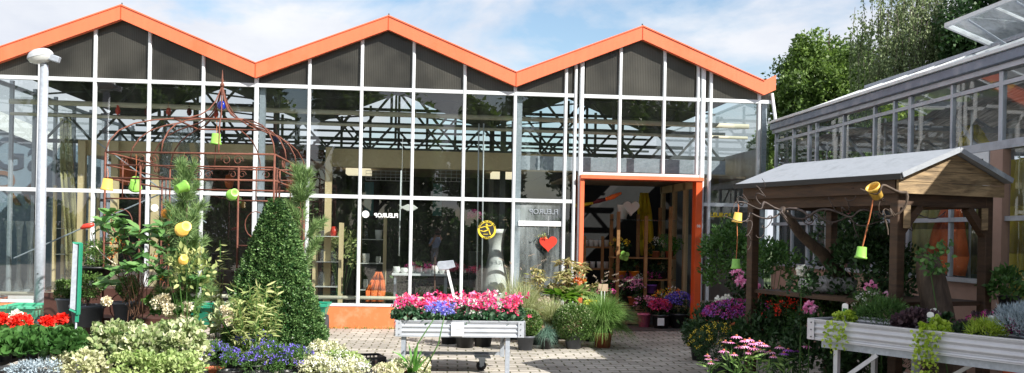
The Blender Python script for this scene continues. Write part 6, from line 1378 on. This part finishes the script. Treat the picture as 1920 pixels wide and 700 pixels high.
for i, (x, y, q, fm, lb) in enumerate(((1384, 513, .05, 'fl_palepink', 'single pale pink rose below the long-string green pot'), (1398, 535, .09, 'fl_palepink', 'cluster of mauve phlox above the purple sedum'), (1425, 553, .06, 'fl_white', 'white rose blooms above the purple sedum'), (1350, 565, .08, 'fl_white', 'pale lilac flowers beside the orange door post'), (1633, 540, .045, 'fl_palepink', 'pale pink rose in the dark bush under the shelter'), (1655, 561, .06, 'fl_palepink', 'pink rose bloom just above the white table'), (1518, 576, .06, 'fl_palepink', 'dim mauve flower above the red salvias'), (1503, 508, .035, 'fl_white', 'pale flower beside the left shelter post'))):
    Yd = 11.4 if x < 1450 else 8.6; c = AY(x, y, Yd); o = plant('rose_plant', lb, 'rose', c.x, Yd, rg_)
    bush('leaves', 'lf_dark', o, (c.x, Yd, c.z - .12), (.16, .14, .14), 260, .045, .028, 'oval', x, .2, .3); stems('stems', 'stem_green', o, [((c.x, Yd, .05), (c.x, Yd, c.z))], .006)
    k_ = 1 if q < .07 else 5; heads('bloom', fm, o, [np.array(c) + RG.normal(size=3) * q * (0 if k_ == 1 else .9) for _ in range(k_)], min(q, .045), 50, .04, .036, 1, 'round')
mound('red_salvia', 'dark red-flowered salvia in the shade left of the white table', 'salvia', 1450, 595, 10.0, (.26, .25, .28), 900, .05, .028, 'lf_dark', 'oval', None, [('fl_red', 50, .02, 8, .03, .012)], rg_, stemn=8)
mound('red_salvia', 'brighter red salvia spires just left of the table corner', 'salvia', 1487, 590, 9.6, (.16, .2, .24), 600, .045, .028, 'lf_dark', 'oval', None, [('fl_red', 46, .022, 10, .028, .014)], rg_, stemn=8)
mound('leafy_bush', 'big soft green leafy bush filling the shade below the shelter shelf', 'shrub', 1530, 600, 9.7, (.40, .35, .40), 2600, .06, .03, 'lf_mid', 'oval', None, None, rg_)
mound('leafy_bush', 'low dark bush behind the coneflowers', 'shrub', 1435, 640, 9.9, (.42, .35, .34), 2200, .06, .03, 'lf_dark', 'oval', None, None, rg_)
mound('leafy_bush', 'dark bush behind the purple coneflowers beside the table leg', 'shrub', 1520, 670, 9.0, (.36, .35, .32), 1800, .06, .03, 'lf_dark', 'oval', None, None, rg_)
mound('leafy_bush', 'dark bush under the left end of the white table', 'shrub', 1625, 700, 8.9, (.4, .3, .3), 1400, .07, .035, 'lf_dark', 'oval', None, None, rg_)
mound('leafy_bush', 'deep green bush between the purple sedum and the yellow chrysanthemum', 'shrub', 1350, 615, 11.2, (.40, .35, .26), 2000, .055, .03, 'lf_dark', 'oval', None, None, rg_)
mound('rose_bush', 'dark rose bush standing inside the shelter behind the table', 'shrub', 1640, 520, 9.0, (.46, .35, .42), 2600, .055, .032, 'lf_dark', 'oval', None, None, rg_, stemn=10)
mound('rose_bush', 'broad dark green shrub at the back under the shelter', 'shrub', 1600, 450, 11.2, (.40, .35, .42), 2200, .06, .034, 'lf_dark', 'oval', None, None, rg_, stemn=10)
def conifer(px_, pyb, pyt, Yd, r, label, mt, n=5200):
    b = AY(px_, pyb, Yd); t = AY(px_, pyt, Yd); o = plant('dwarf_conifer', label, 'conifer', b.x, Yd); z = RG.random(n); th = RG.uniform(0, 2 * PI, n); rr = r * (1 - z) ** .8 * RG.uniform(.6, 1.08, n) + .01
    P = np.stack([b.x + rr * np.cos(th), Yd + rr * np.sin(th), .25 + z * (t.z - .25)], 1); leaves('needles', mt, P, np.stack([np.cos(th), np.sin(th), np.full(n, .9)], 1) + RG.normal(size=(n, 3)) * .4, RG.normal(size=(n, 3)), .05, .012, o)
    MB().tube([(b.x, Yd, .1), (b.x, Yd, t.z - .05)], [.03, .005], 6).build('trunk', 'bark', o); pot(o, (b.x, Yd, .004), .16, .25)
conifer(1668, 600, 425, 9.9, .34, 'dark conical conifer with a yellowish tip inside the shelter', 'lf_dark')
mound('magenta_basket', 'magenta hanging flowers in the glasshouse seen through the shelter', 'flowers', 1605, 402, 13.6, (.24, .2, .24), 300, .05, .03, 'lf_dark', 'oval', None, [('fl_magenta', 60, .035, 12, .035, .03)], None, z0=1.5, potr=.14)
# creeper on the stump
c = AY(1745, 470, 7.9); cl = plant('creeper', 'green oval-leaved creeper clinging to the top of the leaning stump', 'climber', c.x, 7.9, None, 0.004)
pts_ = [AY(x, y, 7.75) for x, y in ((1725, 475), (1735, 468), (1745, 480), (1728, 492), (1742, 495), (1752, 505), (1748, 488), (1758, 462), (1768, 456), (1775, 462), (1762, 476), (1776, 478), (1770, 498), (1765, 508), (1738, 508), (1755, 470), (1730, 483))]
P = np.concatenate([np.array(p_) + RG.normal(size=(5, 3)) * .022 for p_ in pts_]); n_ = len(P)
leaves('leaves', 'lf_mid', P, RG.normal(size=(n_, 3)) + [0.2, -.2, -.1], RG.normal(size=(n_, 3)) * .4 + [0, -1, .8], .055, .036, cl, 'oval', .15, .2); stems('vine', 'stem_green', cl, [((c.x + .1, 7.7, .3), pts_[4]), (pts_[4], pts_[9]), (pts_[2], pts_[12])], .006)
# ---- plants on the white table
ZT = 0.92 - .145
tg = 'herbs and small plants on the white table'
def onT(u, w, label, r, n, L_, W_, mt, shape='rhomb', flowers=None, name='herb_pot', cat='potted plant', pm='plastic_black', zr=None, pr_=.07, up=.6, amp=.2, tall=0):
    p_ = tp(u, w, ZT); zr = zr or r * .8; o = plant(name, label, cat, p_.x, p_.y, tg, ZT); pot(o, (p_.x, p_.y, ZT), pr_, .1, pm)
    bush('leaves', mt, o, (p_.x, p_.y, ZT + .11 + zr * .7 + tall), (r, r, zr), n, L_, W_, shape, int(u * 100), amp, .3, up, -.5, .35)
    if flowers:
        for (fm, fn, hr, hn, pl_, pw_) in flowers: heads('flowers', fm, o, dots_on((p_.x, p_.y, ZT + .11 + zr * .7 + tall), (r, r, zr), fn, .2, int(u * 100)), hr, hn, pl_, pw_)
    return o
def trailing(u, label, n, Ln, w):
    p_ = tp(u, .09, ZT); o = plant('trailing_jenny', label, 'trailing plant', p_.x, p_.y, tg, ZT); pot(o, (p_.x, p_.y, ZT), .065, .1, 'plastic_black')
    bush('crown', 'lf_lime', o, (p_.x, p_.y, ZT + .17), (.11, .10, .06), 260, .03, .028, 'round', 5, .2, .3, .4)
    for k in range(n):
        P = []; D = []
        off = -w + 2 * w * k / (n - 1); L0 = Ln * RG.uniform(.5, 1.05)
        for i in range(24):
            t = i / 23; q = tp(u + off, .09, ZT + .15) - nT * (.09 + .045 + .02 * math.sin(k)) * min(1, t * 5) + Vector((0, 0, -L0 * max(0, t - .12))); P.append(np.array(q) + RG.normal(size=3) * .009); D.append([RG.normal(), RG.normal(), -.4])
        n_ = len(P); leaves('trailing_shoot', 'lf_lime', P, D, RG.normal(size=(n_, 3)) * .6 + np.array(-nT), .028, .026, o, 'round', .1, .1)
    return o
trailing(.30, 'bright lime trailing jenny in two strands over the left end of the white table', 5, .30, .09)
trailing(1.13, 'long lime trailing jenny hanging over the middle of the white table', 11, .46, .09)
def ptag(u, w, h, label):
    p_ = tp(u, w, ZT); o = thing('plant_label', label, 'plant label', (p_.x, p_.y, ZT), 'round-topped plant labels on the table'); d = dirT; c_ = p_ + Vector((0, 0, h))
    pts_ = [c_ + d * x + Vector((0, 0, z_)) for x, z_ in [(-.03, -.05), (.03, -.05)] + [(.03 * math.cos(t), .012 + .02 * math.sin(t)) for t in [k * PI / 8 for k in range(9)]]]
    MB().prism(pts_, nT * .003).build('tag', 'white_sign', o); MB().prism([c_ + d * x - nT * .001 + Vector((0, 0, z_)) for x, z_ in ((-.022, -.045), (.022, -.045), (.022, -.012), (-.022, -.012))], -nT * .001).build('tag_print', 'pot_green', o)
    MB().box(p_.x - .004, p_.x + .004, p_.y - .002, p_.y + .002, ZT, ZT + h - .04).build('spike', 'white_sign', o)
ptag(.28, .12, .265, 'cream plant label standing in the left lime trailing jenny'); ptag(1.05, .14, .25, 'cream plant label standing in the middle lime trailing jenny'); ptag(1.45, .3, .25, 'dim plant label in the dark pots right of the table middle')
onT(.30, .42, 'leafy plant with white flower spikes at the left end of the table', .12, 420, .05, .012, 'lf_box_light', 'rhomb', [('fl_white', 22, .012, 14, .016, .01)], zr=.16)
onT(.55, .26, 'rosemary-like green needle herb at the left of the table', .17, 1900, .05, .006, 'lf_mid', zr=.13)
onT(.72, .44, 'grey-green thyme behind the needle herb', .14, 900, .03, .01, 'lf_box_light', zr=.1)
onT(.88, .20, 'purple-brown leaved plant left of the middle trailing jenny', .16, 900, .04, .03, 'lf_purple', 'round', zr=.10)
vi = onT(1.00, .36, 'white viola with a single face-like bloom in the table centre', .10, 260, .04, .03, 'lf_dark', 'oval', None, zr=.08)
vp = tp(.98, .30, ZT + .26); leaves('bloom', 'fl_white', np.tile(np.array(vp), (5, 1)), np.array([[math.cos(a), 0, math.sin(a)] for a in (0.3, 1.3, 2.4, 4.0, 5.3)]), np.tile([0, -1, .1], (5, 1)), .045, .045, vi, 'round', 0, 0)
onT(1.22, .40, 'low dark mat plant behind the middle trailing jenny', .15, 700, .03, .02, 'lf_purple', 'round', zr=.06)
onT(1.36, .20, 'dark green cushion right of the middle trailing jenny', .13, 700, .03, .01, 'lf_dark', zr=.06)
onT(1.52, .46, 'magenta-flowered low plant at the back right of the table', .13, 300, .03, .02, 'lf_dark', 'oval', [('fl_magenta', 30, .014, 7, .02, .016)], zr=.07)
onT(1.30, .56, 'deep purple-flowered plant against the stump', .2, 400, .03, .02, 'lf_purple', 'oval', [('fl_magenta', 40, .014, 7, .02, .016)], zr=.10)
onT(1.50, .14, 'pale lime tufted herb in a terracotta pot', .13, 1100, .055, .005, 'lf_lime', zr=.08, pm='terracotta')
onT(1.72, .24, 'silver wiry cushion bush at the right end of the table', .20, 3200, .045, .004, 'lf_silver', zr=.17, pr_=.1)
onT(1.98, .22, 'silver wiry cushion bush cut by the right edge of the photo', .18, 2400, .045, .004, 'lf_silver', zr=.15, pr_=.1)
onT(1.90, .48, 'green shrublet behind the silver cushions', .14, 600, .05, .02, 'lf_mid', 'oval', zr=.12)
onT(1.64, .50, 'dark violet viola behind the silver cushion', .10, 300, .035, .02, 'lf_dark', 'oval', [('fl_purple', 8, .02, 6, .03, .025)], zr=.08)
# plants inside the near right window
mound('indoor_plant', 'leafy green plant inside the nearest right-hand window', 'house plant', 1893, 515, 8.4, (.25, .3, .2), 500, .06, .035, 'lf_mid', 'oval', 1.2, None, None, z0=1.0, potr=.1)
tag(MB().box(6.25, 7.1, 7.0, 9.3, .93, .97).box(6.28, 6.34, 7.05, 7.11, .012, .93).box(6.28, 6.34, 9.15, 9.21, .012, .93).box(7.0, 7.06, 7.05, 7.11, .012, .93).box(7.0, 7.06, 9.15, 9.21, .012, .93).build('indoor_bench', 'galvanised'), 'metal plant bench inside the nearest right-hand window', 'bench')

# ================================================================ trees
def tree(name, label, x, y, H, crown, nleaf, mt, lsz, seed, trunk_r=.3, bark='bark', blobs=16, droop=0.0, base=.25, flat=1.0, lw=.7):
    g2 = np.random.default_rng(seed); o = plant(name, label, 'tree', x, y, None, 0.0); cr = np.array(crown, float); cz = H - cr[2]
    MB().tube([(x, y, 0), (x + .1, y, H * .35), (x - .05, y, H * .7), (x, y, H * .93)], [trunk_r, trunk_r * .75, trunk_r * .4, trunk_r * .1], 10).build('trunk', bark, o, True)
    d = unit(g2.normal(size=(blobs, 3))); d[:, 2] = d[:, 2] * .9 + .1; cs = np.array([x, y, cz]) + d * cr * g2.uniform(.35, .85, (blobs, 1)); rs = g2.uniform(.22, .42, blobs)
    mb = MB()
    for c_ in cs: zb = min(cz, c_[2] - .1 * H); mb.tube([(x, y, max(H * .2, zb - .1 * H)), ((x + c_[0]) / 2, (y + c_[1]) / 2, (zb + c_[2]) / 2 + .1), tuple(c_)], [trunk_r * .35, trunk_r * .2, trunk_r * .05], 5, False)
    mb.build('limbs', bark, o, True)
    P = []; Dn = []; vv = []
    per = nleaf // blobs
    for c_, r_ in zip(cs, rs):
        k = per; dd = unit(g2.normal(size=(k, 3))); tw = g2.random(k) ** .45
        # sub-clumps break up the outline
        sc_c = unit(g2.normal(size=(26, 3))); ci = g2.integers(0, 26, k); dd = unit(dd * .32 + sc_c[ci] * .9)
        p_ = c_ + dd * tw[:, None] * r_ * cr * g2.uniform(.8, 1.25, (26, 1))[ci]
        if droop: p_[:, 2] -= droop * g2.random(k) ** 1.5; 
        P.append(p_); Dn.append(dd); vv.append(g2.uniform(0, 1, 26)[ci] * .5 + g2.random(k) * .5)
    P = np.concatenate(P); Dn = np.concatenate(Dn); n_ = len(P)
    D = g2.normal(size=(n_, 3)) * .7 + (np.array([0, 0, -1.5]) if droop else Dn * .5)
    leaves('crown', mt, P, D, g2.normal(size=(n_, 3)) * .8 + Dn * .4 + [0, 0, .6], g2.uniform(.7, 1.3, n_) * lsz, g2.uniform(.7, 1.1, n_) * lsz * lw, o, 'rhomb', .2, .1, np.concatenate(vv)); return o
def T_at(px_, Y): p_ = AY(px_, 437, Y); return p_.x, Y
x, y = T_at(1548, 46); tree('oak_tree', 'rounded dense green tree rising behind the corner of the two glasshouses', x, y, 12.9, (3.3, 3.0, 4.4), 50000, 'lf_oak', .20, 21, blobs=40)
x, y = T_at(1475, 52); tree('oak_tree', 'lower green tree at the left foot of the rounded one', x, y, 8.4, (2.4, 2.2, 2.8), 16000, 'lf_oak', .20, 22, blobs=12)
x, y = T_at(1622, 50); tree('oak_tree', 'green tree between the rounded tree and the birch', x, y, 9.2, (2.4, 2.4, 3.4), 16000, 'lf_oak', .2, 23, blobs=12)
x, y = T_at(1712, 38); bt = tree('birch_tree', 'tall grey-green birch with hanging twigs against the sky', x, y, 14.0, (2.1, 2.0, 5.2), 2000, 'lf_birch', .12, 24, .22, 'birch_bark', 26)
# hanging birch twigs with leaves
g2 = np.random.default_rng(77); P = []; pr = []
for k in range(760):
    d = unit(g2.normal(size=(1, 3)))[0]; s = np.array([x, y, 9.4]) + d * np.array([2.8, 2.0, 4.6]) * g2.uniform(.35, 1.0); Lh = g2.uniform(.8, 2.6); sw_ = g2.normal(size=2) * .12
    for i in range(50): t = g2.random(); P.append([s[0] + sw_[0] * t + g2.normal() * .05, s[1] + sw_[1] * t + g2.normal() * .05, s[2] - Lh * t])
    if k % 2 == 0: pr.append((s + [0, 0, .1], (s[0] + sw_[0], s[1] + sw_[1], s[2] - Lh)))
P = np.array(P); n_ = len(P); leaves('hanging_leaves', 'lf_birch', P, g2.normal(size=(n_, 3)) * .5 + [0, 0, -1], g2.normal(size=(n_, 3)), .13 * g2.uniform(.6, 1.2, n_), .075, bt)
stems('twigs', 'twig', bt, pr, .012, 3, 0, 3)
x, y = T_at(1868, 36); tree('dark_tree', 'dark tree behind the open roof vent at the upper right', x, y, 13.5, (3.0, 2.5, 5.0), 26000, 'lf_dark', .2, 25, blobs=20)
x, y = T_at(1950, 34); tree('dark_tree', 'dark tree beyond the right edge behind the vent', x, y, 13, (2.6, 2.5, 4.5), 12000, 'lf_dark', .2, 26, blobs=14)
x, y = T_at(1790, 30); tree('maple_tree', 'yellow-green young maple peeping over the roof below the vent', x, y, 7.3, (2.0, 1.6, 1.7), 9000, 'lf_maple', .17, 27, .12, blobs=12)
for i, (x, y, H, cr, sd, lb) in enumerate(((-9, -17, 9.5, (3.6, 3, 4.4), 31, 'broad tree across the car park, left of the camera'), (-2.5, -20, 12, (3.6, 3, 5.6), 32, 'tall tree across the car park straight behind the camera'), (3.0, -18, 8.5, (3, 3, 3.4), 33, 'medium tree across the car park to the right'), (9.5, -24, 13, (4.5, 3, 5.0), 34, 'tallest tree across the car park, far right'), (-16, -22, 12, (4.5, 3, 4.8), 35, 'tree across the car park, far left'), (16, -30, 12, (4.5, 3, 4.8), 36, 'distant tree behind the camera at the right'))):
    tree('roadside_tree', lb, x, y, H, cr, 16000, 'lf_oak', .36, sd, blobs=20)['group'] = 'trees behind the camera'
for i, (xa, xb, lb) in enumerate(((-22, -4, 'clipped hedge behind the camera, left length'), (-3, 20, 'clipped hedge behind the camera, right length'))):
    o = plant('hedge', lb, 'hedge', (xa + xb) / 2, -13.5); n = 14000; xs_ = RG.uniform(xa, xb, n); P = np.stack([xs_, -13.5 + RG.uniform(-.5, .5, n), RG.uniform(.05, 2.5, n) * (1 + .22 * np.sin(xs_ * .9) * np.sin(xs_ * 2.3))], 1); leaves('leaves', 'lf_mid', P, RG.normal(size=(n, 3)) + [0, .5, .3], RG.normal(size=(n, 3)) + [0, 1, .5], .24, .18, o)

x, y = 12.6, -1.2
tree('added_shade_tree', 'unseen leafy tree added beyond the right-hand glasshouse to shade the white table', 15.0, -3.9, 12.6, (2.3, 2.3, 2.6), 20000, 'lf_oak', .24, 41, blobs=22)  # out-of-view tree, added to cast shade around the table
# ================================================================ person reflected in the shop window
def person(x, y, label):
    o = thing('person', label, 'person', (x, y, 0.004))
    pts_ = {'pel': (0, 0, .95, .15), 'waist': (0, .01, 1.10, .135), 'chest': (0, 0, 1.30, .155), 'neck0': (0, 0, 1.44, .075), 'neck': (0, .01, 1.50, .055), 'hd0': (0, .02, 1.56, .075), 'hd1': (0, .01, 1.66, .088), 'hd2': (0, 0, 1.72, .055)}
    E_ = [('pel', 'waist'), ('waist', 'chest'), ('chest', 'neck0'), ('neck0', 'neck'), ('neck', 'hd0'), ('hd0', 'hd1'), ('hd1', 'hd2')]
    for s_, n_ in ((1, 'R'), (-1, 'L')):
        pts_.update({n_ + 'sh': (.17 * s_, 0, 1.39, .062), n_ + 'el': (.27 * s_, .08, 1.14, .042), n_ + 'wr': (.10 * s_, .30, 1.42, .028), n_ + 'pm': (.075 * s_, .34, 1.49, .033), n_ + 'hip': (.10 * s_, 0, .88, .105), n_ + 'kn': (.11 * s_, .02, .50, .062), n_ + 'an': (.12 * s_, -.02, .09, .042), n_ + 'toe': (.13 * s_, .14, .04, .035)})
        E_ += [('chest', n_ + 'sh'), (n_ + 'sh', n_ + 'el'), (n_ + 'el', n_ + 'wr'), (n_ + 'wr', n_ + 'pm'), ('pel', n_ + 'hip'), (n_ + 'hip', n_ + 'kn'), (n_ + 'kn', n_ + 'an'), (n_ + 'an', n_ + 'toe')]
        for f in range(4):
            nm = n_ + 'f%d' % f; pts_[nm] = (.055 * s_ + (f - 1.5) * .012, .375, 1.54 + (.012 if f in (1, 2) else 0), .009); pts_[nm + 'b'] = (.045 * s_ + (f - 1.5) * .012, .40, 1.52, .008); E_ += [(n_ + 'pm', nm), (nm, nm + 'b')]
        pts_[n_ + 'th'] = (.05 * s_, .35, 1.46, .010); E_.append((n_ + 'pm', n_ + 'th'))
    names = list(pts_); me = bpy.data.meshes.new('body'); me.from_pydata([pts_[k][:3] for k in names], [(names.index(a), names.index(b)) for a, b in E_], []); b = bpy.data.objects.new('body', me); C.objects.link(b); b.parent = o; me.materials.append(M['skin'])
    sk = b.modifiers.new('skin', 'SKIN'); sv = me.skin_vertices[0].data
    for i, k in enumerate(names): sv[i].radius = (pts_[k][3] * (1.15 if k in ('chest', 'waist', 'pel') else 1), pts_[k][3]); 
    sv[0].use_root = True
    ss = b.modifiers.new('sub', 'SUBSURF'); ss.levels = ss.render_levels = 1
    w = world_of(o); wx, wy, wz = w
    MB().tube([(wx, wy, wz + .86), (wx, wy, wz + 1.0), (wx, wy, wz + 1.15), (wx, wy, wz + 1.33), (wx, wy, wz + 1.42), (wx, wy, wz + 1.47)], [.19, .185, .175, .20, .15, .075], 18, False).tube([(wx + .13, wy, wz + 1.40), (wx + .24, wy + .05, wz + 1.22)], [.085, .068], 12, False).tube([(wx - .13, wy, wz + 1.40), (wx - .24, wy + .05, wz + 1.22)], [.085, .068], 12, False).build('shirt', 'shirt_blue', o, True)
    MB().tube([(wx + .09, wy, wz + .97), (wx + .105, wy, wz + .75), (wx + .11, wy + .02, wz + .5), (wx + .12, wy - .01, wz + .1)], [.135, .115, .085, .065], 14, False).tube([(wx - .09, wy, wz + .97), (wx - .105, wy, wz + .75), (wx - .11, wy + .02, wz + .5), (wx - .12, wy - .01, wz + .1)], [.135, .115, .085, .065], 14, False).build('trousers', 'trousers', o, True)
    MB().lathe((wx, wy - .015, wz + 1.665), [(.098, -.03), (.102, .02), (.085, .07), (.04, .10), (.001, .105)], 16).build('hair', 'hair', o, True)
    cm = MB().box(wx - .07, wx + .07, wy + .36, wy + .40, wz + 1.53, wz + 1.62).tube([(wx, wy + .40, wz + 1.575), (wx, wy + .47, wz + 1.575)], .035, 14).build('camera_body', 'plastic_black', None); tag(cm, 'black camera held up by the person in the blue shirt', 'camera')
    return o
person(.42, -.85, 'person in a light blue T-shirt raising a camera, mirrored in the shop window')
n = 900; xs_ = RG.choice([-2.2, -1.4, -.9, -.3, .4, 1.2, 1.9], n) + RG.normal(size=n) * .28
wd_ = leaves('weeds', 'lf_grass', np.stack([xs_, 15.93 - np.abs(RG.normal(size=n)) * .035, np.full(n, .005)], 1), RG.normal(size=(n, 3)) * .5 + [0, -.1, 1], RG.normal(size=(n, 3)), RG.uniform(.02, .07, n), .008); wd_['kind'] = 'stuff'; wd_['label'] = 'small weeds growing along the foot of the orange wall'; wd_['category'] = 'weeds'
# fallen petals and leaf crumbs on the paving
n = 420; P = np.stack([RG.uniform(-2.6, 2.9, n), RG.uniform(10.6, 15.6, n), np.full(n, .009)], 1); P[:, 1] = np.where(RG.random(n) < .5, 13.3 + RG.normal(size=n) * .5, P[:, 1])
lit_ = leaves('fallen_leaves', 'lf_nandina', P, RG.normal(size=(n, 3)) * [1, 1, .05], RG.normal(size=(n, 3)) * .15 + [0, 0, 1], RG.uniform(.015, .045, n), .018); lit_['kind'] = 'stuff'; lit_['label'] = 'fallen petals and dry leaf crumbs scattered over the paving'; lit_['category'] = 'leaf litter'
bake_texts()
